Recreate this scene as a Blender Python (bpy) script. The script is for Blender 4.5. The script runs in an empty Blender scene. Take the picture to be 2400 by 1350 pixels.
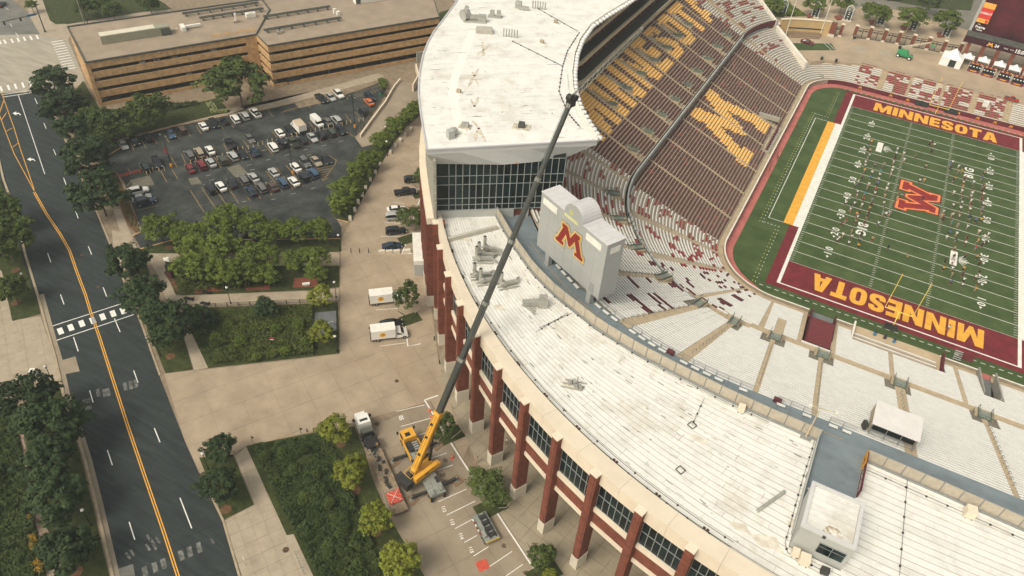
import bpy, math, random, colorsys
import numpy as np
random.seed(7); rng = np.random.default_rng(5)
R = math.radians
SC = bpy.context.scene
COL = SC.collection

# ------------------------------------------------------------------ camera, sky, sun, exposure
FOC = 1729.1657
CAM = np.array([0.1865, -151.3375, 108.8096])
RM = np.array([[0.880032, 0.471066, 0.060338], [0.352453, -0.562658, -0.747792], [-0.31831, 0.679347, -0.661186]])
cd = bpy.data.cameras.new('camera'); cam = bpy.data.objects.new('camera', cd); COL.objects.link(cam)
cd.sensor_width = 36.0; cd.lens = FOC / 2400 * 36; cd.clip_end = 5000; cd.clip_start = 0.5
from mathutils import Matrix, Vector
_m = np.eye(4); _m[:3, 0] = RM[0]; _m[:3, 1] = -RM[1]; _m[:3, 2] = -RM[2]; _m[:3, 3] = CAM
cam.matrix_world = Matrix(_m.tolist()); SC.camera = cam
SUN_EL, SUN_AZ = 50.0, 248.0           # azimuth: direction towards the sun, degrees counter-clockwise from +x
w = bpy.data.worlds.new('World'); SC.world = w; w.use_nodes = True
nt = w.node_tree; bg = nt.nodes['Background']; sky = nt.nodes.new('ShaderNodeTexSky')
sky.sky_type = 'NISHITA'; sky.sun_disc = False; sky.sun_elevation = R(SUN_EL); sky.sun_rotation = R(90 - SUN_AZ)
sky.dust_density = 4.0; sky.air_density = 1.0; sky.ozone_density = 1.0
hs = nt.nodes.new('ShaderNodeHueSaturation'); hs.inputs['Saturation'].default_value = .3; tn = nt.nodes.new('ShaderNodeMix'); tn.data_type = 'RGBA'; tn.blend_type = 'MULTIPLY'; tn.inputs[0].default_value = 1; tn.inputs[7].default_value = (1, .975, .885, 1)
nt.links.new(sky.outputs[0], hs.inputs['Color']); nt.links.new(hs.outputs[0], tn.inputs[6]); nt.links.new(tn.outputs[2], bg.inputs[0]); bg.inputs[1].default_value = 0.15      # thin cloud: the sky's own light, nearly white
sd = bpy.data.lights.new('sun', 'SUN'); sun = bpy.data.objects.new('sun', sd); COL.objects.link(sun)
sd.energy = 1.5; sd.angle = R(26); sd.color = (1.0, 0.92, 0.77)
_d = Vector((math.cos(R(SUN_AZ)) * math.cos(R(SUN_EL)), math.sin(R(SUN_AZ)) * math.cos(R(SUN_EL)), math.sin(R(SUN_EL))))
sun.rotation_euler = _d.to_track_quat('Z', 'Y').to_euler()
SC.view_settings.view_transform = 'Standard'; SC.view_settings.look = 'None'
SC.view_settings.exposure = 0.30; SC.view_settings.gamma = 1.0
SC.view_settings.use_curve_mapping = False

# ------------------------------------------------------------------ helpers
def G(px, py, z=0.0):
    """world point at height z that lies on the sight line of a photo pixel (used to survey the place)"""
    r = RM.T @ np.array([(px - 1200) / FOC, (py - 675) / FOC, 1.0]); t = (z - CAM[2]) / r[2]
    q = CAM + t * r
    return (float(q[0]), float(q[1]), float(z))
def GP(pts, z=0.0, s=1.0, ox=0.0, oy=0.0): return [G(ox + x / s, oy + y / s, z) for x, y in pts]
MATS = {}
def M(name, col, rough=0.85, var=0.12, scale=0.6, bump=0.0, metal=0.0, col2=None, kind='noise', bs=1.0, spec=0.3, rnd=0.0, fac=(0.35, 0.65), detail=5.0, stretch=None):
    """procedural principled material: base colour broken up by noise"""
    if name in MATS: return MATS[name]
    m = bpy.data.materials.new(name); m.use_nodes = True; MATS[name] = m
    t = m.node_tree; N = t.nodes; L = t.links; b = N['Principled BSDF']
    b.inputs['Roughness'].default_value = rough; b.inputs['Metallic'].default_value = metal
    b.inputs['Specular IOR Level'].default_value = spec
    c1 = tuple(max(0, c * (1 - var)) for c in col); c2 = col2 or tuple(min(1, c * (1 + var)) for c in col)
    g = N.new('ShaderNodeNewGeometry'); vec = g.outputs['Position']
    if stretch:
        mp = N.new('ShaderNodeMapping'); mp.inputs['Rotation'].default_value = (0, 0, stretch[3]); mp.inputs['Scale'].default_value = stretch[:3]
        L.new(vec, mp.inputs['Vector']); vec = mp.outputs[0]
    n = N.new('ShaderNodeTexNoise'); n.inputs['Scale'].default_value = scale; n.inputs['Detail'].default_value = detail; n.inputs['Roughness'].default_value = 0.65
    L.new(vec, n.inputs['Vector'])
    rp = N.new('ShaderNodeValToRGB'); rp.color_ramp.elements[0].position = fac[0]; rp.color_ramp.elements[1].position = fac[1]
    rp.color_ramp.elements[0].color = (*c1, 1); rp.color_ramp.elements[1].color = (*c2, 1)
    L.new(n.outputs['Fac'], rp.inputs[0]); out = rp.outputs[0]
    if rnd > 0:
        oi = N.new('ShaderNodeObjectInfo'); hs = N.new('ShaderNodeHueSaturation'); mr = N.new('ShaderNodeMapRange')
        mr.inputs[3].default_value = 1 - rnd; mr.inputs[4].default_value = 1 + rnd
        L.new(oi.outputs['Random'], mr.inputs[0]); L.new(mr.outputs[0], hs.inputs['Value']); L.new(out, hs.inputs['Color']); out = hs.outputs[0]
    L.new(out, b.inputs['Base Color'])
    if bump > 0:
        n2 = N.new('ShaderNodeTexNoise'); n2.inputs['Scale'].default_value = bs; n2.inputs['Detail'].default_value = 4
        L.new(g.outputs['Position'], n2.inputs['Vector'])
        bp = N.new('ShaderNodeBump'); bp.inputs['Strength'].default_value = bump; L.new(n2.outputs['Fac'], bp.inputs['Height']); L.new(bp.outputs[0], b.inputs['Normal'])
    return m
class MB:
    """mesh builder: collects faces, then links them as ONE object"""
    def __init__(s): s.v = []; s.f = []; s.mi = []; s.ms = []
    def _m(s, m):
        if m is None: return 0
        if m not in s.ms: s.ms.append(m)
        return s.ms.index(m)
    def poly(s, pts, m=None):
        k = len(s.v); s.v += [tuple(map(float, p)) for p in pts]; s.f.append(tuple(range(k, k + len(pts)))); s.mi.append(s._m(m))
    def mesh(s, vs, fs, m=None):
        k = len(s.v); s.v += [tuple(map(float, p)) for p in vs]; i = s._m(m)
        for f in fs: s.f.append(tuple(a + k for a in f)); s.mi.append(i)
    def prism(s, pts, z0, z1, m=None, top=None, bottom=False):
        n = len(pts); a = sum(pts[i][0] * pts[(i + 1) % n][1] - pts[(i + 1) % n][0] * pts[i][1] for i in range(n))
        if a < 0: pts = pts[::-1]
        lo = [(p[0], p[1], z0) for p in pts]; hi = [(p[0], p[1], z1) for p in pts]
        s.poly(hi, top or m)
        if bottom: s.poly(lo[::-1], m)
        for i in range(n): j = (i + 1) % n; s.poly([lo[i], lo[j], hi[j], hi[i]], m)
    def box(s, c, d, rz=0.0, m=None, top=None, taper=1.0):
        cx, cy, cz = c; hx, hy, hz = d[0] / 2, d[1] / 2, d[2] / 2; ca, sa = math.cos(rz), math.sin(rz); v = []
        for z, k in ((-hz, 1.0), (hz, taper)):
            for x, y in ((-hx, -hy), (hx, -hy), (hx, hy), (-hx, hy)):
                x *= k; y *= k; v.append((cx + x * ca - y * sa, cy + x * sa + y * ca, cz + z))
        s.mesh(v, [(0, 3, 2, 1), (0, 1, 5, 4), (1, 2, 6, 5), (2, 3, 7, 6), (3, 0, 4, 7)], m); s.mesh(v, [(4, 5, 6, 7)], top or m)
    def bar(s, p, q, wd=0.1, ht=None, m=None, wd2=None, ht2=None):
        """rectangular bar from p to q, width across, height up"""
        p = np.array(p, float); q = np.array(q, float); ht = ht or wd; wd2 = wd2 or wd; ht2 = ht2 or ht
        d = q - p; d /= np.linalg.norm(d) + 1e-9; sd = np.cross(d, [0, 0, 1]); l = np.linalg.norm(sd)
        sd = np.array([1.0, 0, 0]) if l < 1e-4 else sd / l
        u = np.cross(sd, d); v = []
        for c, a, b in ((p, wd / 2, ht / 2), (q, wd2 / 2, ht2 / 2)):
            v += [c - sd * a - u * b, c + sd * a - u * b, c + sd * a + u * b, c - sd * a + u * b]
        s.mesh(v, [(0, 1, 2, 3)[::-1], (4, 5, 6, 7), (0, 1, 5, 4), (1, 2, 6, 5), (2, 3, 7, 6), (3, 0, 4, 7)], m)
    def cyl(s, p, q, r, r2=None, n=8, m=None, caps=True):
        p = np.array(p, float); q = np.array(q, float); r2 = r if r2 is None else r2
        d = q - p; d /= np.linalg.norm(d) + 1e-9; a = np.cross(d, [0, 0, 1]); l = np.linalg.norm(a)
        a = np.array([1.0, 0, 0]) if l < 1e-4 else a / l
        b = np.cross(d, a); v = []
        for c, rr in ((p, r), (q, r2)):
            for i in range(n): t = 2 * math.pi * i / n; v.append(c + rr * (math.cos(t) * a + math.sin(t) * b))
        f = [(i, (i + 1) % n, n + (i + 1) % n, n + i) for i in range(n)]
        if caps: f += [tuple(range(n))[::-1], tuple(range(n, 2 * n))]
        s.mesh(v, f, m)
    def sphere(s, c, r, m=None, n=8, k=5, sz=1.0):
        v = [(c[0], c[1], c[2] - r * sz)]
        for j in range(1, k):
            a = -math.pi / 2 + math.pi * j / k
            for i in range(n): t = 2 * math.pi * i / n; v.append((c[0] + r * math.cos(a) * math.cos(t), c[1] + r * math.cos(a) * math.sin(t), c[2] + r * sz * math.sin(a)))
        v.append((c[0], c[1], c[2] + r * sz)); f = [(0, 1 + (i + 1) % n, 1 + i) for i in range(n)]
        for j in range(k - 2):
            for i in range(n): a0 = 1 + j * n + i; b0 = 1 + j * n + (i + 1) % n; f.append((a0, b0, b0 + n, a0 + n))
        z = len(v) - 1; o = 1 + (k - 2) * n; f += [(o + i, o + (i + 1) % n, z) for i in range(n)]
        s.mesh(v, f, m)
    def me(s, name, mats=None, smooth=False, off=(0, 0, 0)):
        me = bpy.data.meshes.new(name); v = np.array(s.v, float).reshape(-1, 3) - np.array(off, float)
        me.from_pydata(v.tolist(), [], s.f)
        ms = s.ms or ([mats] if mats else [])
        for m in ms: me.materials.append(m)
        if len(ms) > 1: me.polygons.foreach_set('material_index', s.mi)
        if smooth: me.polygons.foreach_set('use_smooth', [True] * len(s.f))
        me.update(); return me
    def build(s, name, mat=None, parent=None, smooth=False, loc=None, local=False):
        """world-space faces; a part is shifted into its parent's frame unless local"""
        off = (0, 0, 0)
        if parent is not None and not local: off = world_loc(parent)
        if parent is None and loc is not None and not local: off = loc
        o = bpy.data.objects.new(name, s.me(name, mat, smooth, off)); COL.objects.link(o)
        if parent is not None: o.parent = parent
        elif loc is not None: o.location = loc
        return o
def world_loc(o):
    l = np.array(o.location)
    while o.parent is not None: o = o.parent; l = l + np.array(o.location)
    return l
def tag(o, label=None, cat=None, group=None, kind=None):
    if label: o['label'] = label
    if cat: o['category'] = cat
    if group: o['group'] = group
    if kind: o['kind'] = kind
    return o
def thing(name, label, cat, loc=(0, 0, 0), rz=0.0, group=None):
    o = bpy.data.objects.new(name, None); COL.objects.link(o); o.location = loc; o.rotation_euler = (0, 0, rz); o.empty_display_size = 0.3
    return tag(o, label, cat, group)
def inst(me, name, parent=None, loc=(0, 0, 0), rz=0.0, scale=None, mats=None):
    o = bpy.data.objects.new(name, me); COL.objects.link(o); o.parent = parent; o.location = loc; o.rotation_euler = (0, 0, rz)
    if scale is not None: o.scale = scale
    if mats:
        for i, m in mats.items(): o.material_slots[i].link = 'OBJECT'; o.material_slots[i].material = m
    return o
def copy_tree(o, parent=None):
    c = o.copy(); COL.objects.link(c); c.parent = parent
    for ch in list(o.children): copy_tree(ch, c)
    return c
def struct(name, mb, mat=None):
    o = mb.build(name, mat); o['kind'] = 'structure'; return o
def sheet(name, pts, z, mat, kind='structure', parent=None):
    mb = MB(); n = len(pts); a = sum(pts[i][0] * pts[(i + 1) % n][1] - pts[(i + 1) % n][0] * pts[i][1] for i in range(n))
    if a < 0: pts = pts[::-1]
    mb.poly([(p[0], p[1], z) for p in pts]); o = mb.build(name, mat, parent)
    if parent is None: o['kind'] = kind
    return o
def strip(mb, pts, wd, z=None, m=None):
    """flat painted strip of a width along a polyline"""
    P = [np.array(p[:2], float) for p in pts]; n = len(P); L = []; Q = []
    for i in range(n):
        a = P[max(i - 1, 0)]; b = P[min(i + 1, n - 1)]; d = b - a; d /= np.linalg.norm(d) + 1e-9; nn = np.array([-d[1], d[0]]) * wd / 2
        zz = z if z is not None else pts[i][2]
        L.append((*(P[i] + nn), zz)); Q.append((*(P[i] - nn), zz))
    for i in range(n - 1): mb.poly([Q[i], Q[i + 1], L[i + 1], L[i]], m)
def kerb(mb, pts, wd, z0, z1, m=None):
    P = [np.array(p[:2], float) for p in pts]; n = len(P); L = []; Q = []
    for i in range(n):
        a = P[max(i - 1, 0)]; b = P[min(i + 1, n - 1)]; d = b - a; d /= np.linalg.norm(d) + 1e-9; nn = np.array([-d[1], d[0]]) * wd / 2
        L.append(P[i] + nn); Q.append(P[i] - nn)
    for i in range(n - 1):
        mb.poly([(*Q[i], z1), (*Q[i + 1], z1), (*L[i + 1], z1), (*L[i], z1)], m)
        mb.poly([(*Q[i], z0), (*Q[i + 1], z0), (*Q[i + 1], z1), (*Q[i], z1)], m)
        mb.poly([(*L[i + 1], z0), (*L[i], z0), (*L[i], z1), (*L[i + 1], z1)], m)
    for i in (0, n - 1):
        mb.poly([(*L[i], z0), (*Q[i], z0), (*Q[i], z1), (*L[i], z1)], m)
def inpoly(x, y, P):
    c = False; n = len(P); j = n - 1
    for i in range(n):
        if (P[i][1] > y) != (P[j][1] > y) and x < (P[j][0] - P[i][0]) * (y - P[i][1]) / (P[j][1] - P[i][1]) + P[i][0]: c = not c
        j = i
    return c
def offset_poly(P, d):
    n = len(P); a = sum(P[i][0] * P[(i + 1) % n][1] - P[(i + 1) % n][0] * P[i][1] for i in range(n)); sg = 1 if a > 0 else -1; out = []
    for i in range(n):
        p0 = np.array(P[i - 1]); p1 = np.array(P[i]); p2 = np.array(P[(i + 1) % n])
        e1 = p1 - p0; e1 = e1 / np.linalg.norm(e1); e2 = p2 - p1; e2 = e2 / np.linalg.norm(e2)
        n1 = np.array([e1[1], -e1[0]]) * sg; n2 = np.array([e2[1], -e2[0]]) * sg; b = n1 + n2; k = max(b @ b, 0.35)
        out.append(tuple(p1 + b * 2 * d / k))
    return out
def clip_cell(P, cell):
    """Sutherland-Hodgman: polygon P clipped to a convex counter-clockwise cell"""
    out = [tuple(p[:2]) for p in P]
    for i in range(len(cell)):
        a = cell[i]; b = cell[(i + 1) % len(cell)]; inp = out; out = []
        if not inp: break
        def side(p): return (b[0] - a[0]) * (p[1] - a[1]) - (b[1] - a[1]) * (p[0] - a[0])
        for k in range(len(inp)):
            p = inp[k - 1]; q = inp[k]; sp = side(p); sq = side(q)
            if sq >= 0:
                if sp < 0: t = sp / (sp - sq); out.append((p[0] + t * (q[0] - p[0]), p[1] + t * (q[1] - p[1])))
                out.append(q)
            elif sp >= 0: t = sp / (sp - sq); out.append((p[0] + t * (q[0] - p[0]), p[1] + t * (q[1] - p[1])))
    return out
def area(P): return abs(sum(P[i][0] * P[(i + 1) % len(P)][1] - P[(i + 1) % len(P)][0] * P[i][1] for i in range(len(P)))) / 2
def slabs(name, parent, P, ang, px, py, z0, z1, mat, gap=0.03, stagger=0.0, jit=0.004):
    """paving slabs clipped to a polygon, each an object of its own with open joints"""
    ca, sa = math.cos(ang), math.sin(ang); Q = [(p[0] * ca + p[1] * sa, -p[0] * sa + p[1] * ca) for p in P]
    x0 = min(q[0] for q in Q); x1 = max(q[0] for q in Q); y0 = min(q[1] for q in Q); y1 = max(q[1] for q in Q); n = 0
    for j in range(int((y1 - y0) / py) + 1):
        for i in range(-1, int((x1 - x0) / px) + 1):
            cx = x0 + i * px + (stagger * px if j % 2 else 0); cy = y0 + j * py; g = gap / 2
            c = clip_cell(Q, [(cx + g, cy + g), (cx + px - g, cy + g), (cx + px - g, cy + py - g), (cx + g, cy + py - g)])
            if len(c) < 3 or area(c) < 0.15: continue
            mb = MB(); mb.prism([(q[0] * ca - q[1] * sa, q[0] * sa + q[1] * ca) for q in c], z0, z1 + random.uniform(-jit, jit)); mb.build(name, mat, parent); n += 1
    return n
def text_faces(txt, size, bold=0.02):
    cu = bpy.data.curves.new('t', 'FONT'); cu.body = txt; cu.size = size; cu.offset = bold * size; cu.fill_mode = 'FRONT'; cu.resolution_u = 2; cu.align_x = 'CENTER'; cu.align_y = 'CENTER'
    o = bpy.data.objects.new('t', cu); me = o.to_mesh(); v = [tuple(p.co) for p in me.vertices]; f = [tuple(p.vertices) for p in me.polygons]
    o.to_mesh_clear(); bpy.data.objects.remove(o); bpy.data.curves.remove(cu); return v, f
def put_text(mb, txt, size, org, ux, uy, m=None, bold=0.02, lift=0.0):
    v, f = text_faces(txt, size, bold); o = np.array(org, float); ux = np.array(ux, float); uy = np.array(uy, float)
    ux /= np.linalg.norm(ux); uy /= np.linalg.norm(uy); nn = np.cross(ux, uy)
    mb.mesh([o + ux * p[0] + uy * p[1] + nn * lift for p in v], f, m)
ORD = ['first', 'second', 'third', 'fourth', 'fifth', 'sixth', 'seventh', 'eighth', 'ninth', 'tenth', 'eleventh', 'twelfth', 'thirteenth', 'fourteenth', 'fifteenth', 'sixteenth', 'seventeenth', 'eighteenth', 'nineteenth', 'twentieth', 'last']
# heavy block capitals: width and list of non-overlapping polygons in a box one unit high
GLY = {
 'M': (1.25, [[(0,0),(0,1),(.38,1),(.625,.45),(.87,1),(1.25,1),(1.25,0),(.95,0),(.95,.55),(.72,0),(.53,0),(.30,.55),(.30,0)]]),
 'I': (.34, [[(0,0),(0,1),(.34,1),(.34,0)]]),
 'N': (.98, [[(0,0),(0,1),(.32,1),(.67,.42),(.67,1),(.98,1),(.98,0),(.66,0),(.31,.58),(.31,0)]]),
 'E': (.72, [[(0,0),(0,1),(.72,1),(.72,.77),(.31,.77),(.31,.62),(.68,.62),(.68,.39),(.31,.39),(.31,.23),(.72,.23),(.72,0)]]),
 'S': (.82, [[(0,.22),(.04,.1),(.15,.02),(.26,0),(.55,0),(.68,.03),(.78,.12),(.82,.25),(.8,.4),(.72,.51),(.6,.57),(.36,.66),(.31,.7),(.31,.76),(.36,.8),(.46,.8),(.5,.76),(.5,.68),(.8,.68),(.79,.84),(.7,.95),(.56,1),(.26,1),(.12,.96),(.03,.87),(.01,.74),(.03,.6),(.12,.49),(.24,.43),(.46,.36),(.51,.32),(.51,.24),(.46,.2),(.36,.2),(.31,.24),(.31,.34),(0,.34)]]),
 'T': (.84, [[(.26,0),(.26,.76),(0,.76),(0,1),(.84,1),(.84,.76),(.58,.76),(.58,0)]]),
 'A': (.96, [[(0,0),(.28,1),(.48,1),(.48,.75),(.42,.38),(.48,.38),(.48,.18),(.37,.18),(.32,0)], [(.96,0),(.64,0),(.59,.18),(.48,.18),(.48,.38),(.54,.38),(.48,.75),(.48,1),(.68,1)]]),
}
def _ring(w, n=20):
    o = []; 
    for i in range(n):
        a = 2 * math.pi * i / n; c, s_ = math.cos(a), math.sin(a); k = lambda v, e: math.copysign(abs(v) ** e, v)
        o.append(((w / 2 + w / 2 * k(c, .7), .5 + .5 * k(s_, .7)), (w / 2 + .12 * k(c, .6), .5 + .29 * k(s_, .6))))
    return [[o[i][0], o[(i + 1) % n][0], o[(i + 1) % n][1], o[i][1]] for i in range(n)]
GLY['O'] = (.86, _ring(.86))
def word_polys(txt, sx=1.0, gap=.14):
    x = 0; out = []
    for ch in txt: w_, ps = GLY[ch]; out += [[((x + p[0]) * sx, p[1]) for p in q] for q in ps]; x += w_ + gap
    return (x - gap) * sx, out
SLABM = [(0,0),(0,.17),(.1,.17),(.4,.83),(.32,.83),(.32,1),(.66,1),(.9,.6),(1.14,1),(1.48,1),(1.48,.83),(1.4,.83),(1.7,.17),(1.8,.17),(1.8,0),(1.27,0),(1.27,.17),(1.39,.17),(1.19,.6),(.96,.2),(.84,.2),(.61,.6),(.41,.17),(.53,.17),(.53,0)]
def put_poly(mb, P, org, ux, uy, m=None, lift=0.0, thick=None):
    o = np.array(org, float); ux = np.array(ux, float); uy = np.array(uy, float); nn = np.cross(ux, uy); nn /= np.linalg.norm(nn)
    if sum(P[i][0] * P[(i + 1) % len(P)][1] - P[(i + 1) % len(P)][0] * P[i][1] for i in range(len(P))) < 0: P = P[::-1]
    T = [o + ux * p[0] + uy * p[1] + nn * lift for p in P]; mb.poly(T, m)
    if thick:
        B = [t - nn * thick for t in T]
        for i in range(len(T)): j = (i + 1) % len(T); mb.poly([B[i], B[j], T[j], T[i]], m)

# ------------------------------------------------------------------ materials of the setting
CONC = M('plaza_concrete', (.345, .27, .188), .9, .13, .22, bump=.05, bs=6)
CONC2 = M('pale_concrete', (.365, .30, .218), .9, .1, .5)
CONC3 = M('drive_concrete', (.285, .232, .165), .9, .14, .15)
JOINT = M('joint_dirt', (.235, .18, .12), .95, .2, .6)
ASPH = M('road_asphalt', (.029, .036, .035), .92, .3, .12, bump=.1, bs=14, stretch=(1, 9, 1, R(60)), detail=7)
ASPH2 = M('lot_asphalt', (.036, .043, .042), .92, .5, .22, col2=(.085, .09, .08), bump=.1, bs=12, fac=(.35, .8), detail=8)
ASPH3 = M('grey_asphalt', (.16, .155, .135), .92, .2, .2)
GRASS = M('lawn_grass', (.034, .046, .011), .95, .35, .9, bump=.25, bs=5, col2=(.058, .070, .017), detail=9)
MULCH = M('bark_mulch', (.13, .07, .035), .95, .3, 1.5)
PAINTW = M('white_road_paint', (.74, .72, .66), .7, .1, 2.5)
PAINTY = M('yellow_road_paint', (.72, .36, .05), .7, .12, 2.5)
WORN = M('worn_white_paint', (.08, .085, .08), .9, .5, 1.2, col2=(.23, .225, .2))
KERBM = M('kerb_concrete', (.36, .285, .19), .9, .15, 1.0)
BRICKP = M('brick_paving', (.20, .065, .04), .9, .25, 3.0)

g = MB(); g.poly([(-900, -700, 0), (900, -700, 0), (900, 900, 0), (-900, 900, 0)]); struct('ground', g, JOINT)
# ---- the street
rl = [(-40, 200), (-40, 230), (0, 232), (0, 400), (30, 470), (45, 540), (60, 600), (85, 690), (105, 760), (130, 840), (150, 930), (175, 1000), (200, 1080), (225, 1180), (250, 1290), (264, 1350), (300, 1500)]
rr = [(100, 215), (160, 350), (227, 503), (260, 583), (287, 657), (328, 757), (380, 897), (433, 1033), (470, 1117), (520, 1220), (558, 1350), (610, 1500)]
LL = [(-60, 232), (-40, 330), (-15, 420), (15, 500), (45, 580), (70, 660)] + rl[8:]
road = GP([(-60, 222), (100, 215)] + rr[1:] + LL[::-1])
sheet('road', road, .006, ASPH)
sheet('intersection', GP([(-300, 90), (95, 80), (160, 95), (200, 190), (150, 222), (100, 214), (-60, 221), (-300, 225)]), .010, M('intersection_concrete', (.34, .30, .235), .9, .14, .12, stretch=(1, 6, 1, R(-25))))
sheet('side_street', GP([(-60, -40), (30, 0), (60, 25), (95, 80), (60, 86), (10, 92), (-300, 92), (-300, -60)]), .008, ASPH3)
# yellow centre lines, lane dashes, crossings: paint sheets a few millimetres up, all parts of one marking set
mk = bpy.data.objects.new('road_markings', None); COL.objects.link(mk); mk['kind'] = 'structure'
def pline(name, pts, wd, mat, z=.012): m_ = MB(); strip(m_, [p[:2] for p in pts], wd, z); return m_.build(name, mat, mk)
yc = [(80, 450), (110, 503), (140, 547), (163, 587), (180, 637), (200, 690), (213, 733), (233, 790), (267, 897), (300, 1000), (343, 1127), (385, 1250), (417, 1350), (450, 1450)]
for dx in (-1, 1):
    Y = [np.array(p[:2]) for p in GP(yc)]; Q = []
    for i in range(len(Y)):
        d = Y[min(i + 1, len(Y) - 1)] - Y[max(i - 1, 0)]; d /= np.linalg.norm(d); Q.append(Y[i] + np.array([-d[1], d[0]]) * .17 * dx)
    pline('centre_line', Q, .17, PAINTY)
pline('median_line', GP([(-4, 262), (10, 300), (33, 360), (80, 447)]), .15, PAINTY); pline('median_line', GP([(3, 216), (33, 300), (48, 350), (80, 444)]), .15, PAINTY)
for a, b in (((-3, 270), (10, 232)), ((3, 282), (15, 264)), ((14, 308), (29, 300)), ((30, 345), (43, 335))): pline('median_bar', GP([a, b]), .18, PAINTY)
for a, b in [((43, 223), (105, 408))]: pline('lane_line', GP([a, b]), .15, PAINTW)
for a, b in [((530,130),(550,185)),((620,380),(645,440)),((725,670),(750,735)),((805,890),(845,985)),((940,1255),(970,1340)),((335,430),(358,495)),((425,720),(450,790)),((517,1020),(550,1120))]: pline('lane_dash', GP([a, b], 0, 3, 0, 450), .16, PAINTW)
for a, b in [((245,690),(262,730)),((308,865),(325,905)),((375,1050),(393,1090)),((447,1250),(465,1300)),((70,165),(85,190)),((110,232),(130,258)),((5,30),(60,70))]: pline('lane_dash', GP([a, b], 0, 3), .16, PAINTW)
for a, b in [((630,45),(655,130)),((755,465),(790,570)),((908,970),(948,1095)),((1085,310),(1125,410)),((1265,800),(1348,1015))]: pline('lane_dash', GP([a, b], 0, 3, 0, 900), .16, PAINTW)
for a, b in [((345,950),(850,787)),((372,1052),(940,862))]: pline('crossing_line', GP([a, b], 0, 3, 0, 450), .2, PAINTW)
for x, y in [(425,978),(498,953),(575,925),(652,903),(722,878),(795,855),(865,835)]: pline('crossing_block', GP([(x - 9, y - 21), (x + 9, y + 21)], 0, 3, 0, 450), .95, PAINTW)
for x, y in [(0,296),(35,293),(85,287),(128,280),(172,273),(218,267),(262,261)]: pline('crossing_bar', GP([(x - 7, y - 14), (x + 7, y + 14)], 0, 3), .55, PAINTW)
for x, y in [(8,625),(60,616),(110,607),(162,598),(213,590),(262,583)]: pline('crossing_bar', GP([(x - 7, y - 18), (x + 7, y + 18)], 0, 3), .55, PAINTW)
for k in range(12): x0 = 360 + k * 8.2; y0 = 297 + k * 17.5; pline('crossing_bar', GP([(x0, y0), (x0 + 84, y0 - 15)], 0, 3), .5, PAINTW)
pline('stop_line', GP([(10,667),(300,622)], 0, 3), .25, PAINTW); pline('stop_line', GP([(20,683),(300,640)], 0, 3), .3, PAINTW)
for ox, oy in ((88, 797), (190, 1120)):      # left-turn arrows
    m_ = MB(); m_.poly([(p[0], p[1], .012) for p in GP([(0,0),(27,-14),(24,-4),(44,-4),(58,8),(56,16),(46,4),(26,6),(28,14)], 0, 3, ox / 3, oy / 3)]); m_.build('turn_arrow', PAINTW, mk)
for x, y in [(690,65),(735,65),(760,60),(880,20),(920,10),(955,0)]: pline('worn_crossing_bar', GP([(x - 5, y - 30), (x + 5, y + 25)], 0, 3, 0, 900), .6, WORN)
for x, y in [(1020,1320),(1090,1290),(1150,1265),(1275,1205),(1335,1180),(1400,1150)]: pline('worn_crossing_bar', GP([(x - 8, y - 35), (x + 8, y + 35)], 0, 3, 0, 900), .7, WORN)
for x, y in [(590,125),(600,175)]: pline('worn_patch', GP([(x - 45, y + 10), (x + 45, y - 10)], 0, 3, 0, 900), 1.1, WORN)
for x, y in [(1045,1080),(1070,1110),(1040,1150),(1085,1145),(1110,1100),(900,1210),(930,1190),(1490,1100)]: pline('worn_sharrow', GP([(x - 14, y - 24), (x + 2, y), (x + 14, y + 20)], 0, 3, 0, 900), .35, WORN)
for a, b in [((520,185),(1080,0)),((940,1230),(1520,985)),((1490,1350),(1650,1290))]: pline('tar_seam', GP([a, b], 0, 3, 0, 900), .12, M('tar', (.012, .013, .014), .6), .009)
m_ = MB(); m_.poly([(p[0], p[1], .009) for p in GP([(430,1185),(530,1155),(560,1260),(440,1285)], 0, 3, 0, 450)]); m_.build('concrete_patch', CONC3, mk)
m_ = MB(); m_.poly([(p[0], p[1], .009) for p in GP([(800,1310),(935,1265),(950,1350),(820,1350)], 0, 3, 0, 900)]); m_.build('concrete_patch', ASPH3, mk)
for x, y in [(575,446),(690,667),(1300,745)]: 
    m_ = MB(); c = G(x / 3, 450 + y / 3); m_.cyl((c[0], c[1], .0), (c[0], c[1], .06), .38, n=12); m_.build('manhole_cover', M('rusty_iron', (.09, .05, .03), .8, .2, 3), mk)
# gutter and kerb strips either side
kb = MB(); kerb(kb, GP([(-12, 330), (8, 420), (30, 480), (47, 545), (61, 602), (88, 690), (107, 760)] + rl[9:]), .45, 0, .14); struct('kerb', kb, KERBM)
kb = MB(); strip(kb, [(*p[:2], .013) for p in GP([(x + 9, y) for x, y in [(88, 690), (107, 760)] + rl[9:]])], .9); struct('gutter', kb, CONC3)
kb = MB(); kerb(kb, GP([(x + 3, y) for x, y in rr[:4]]), .35, 0, .13); kerb(kb, GP([(x + 3, y) for x, y in [(262, 590), (287, 657), (328, 757), (372, 880)]]), .35, 0, .13); kerb(kb, GP([(x + 3, y) for x, y in rr[8:]]), .35, 0, .13); struct('kerb', kb, KERBM)
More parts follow.
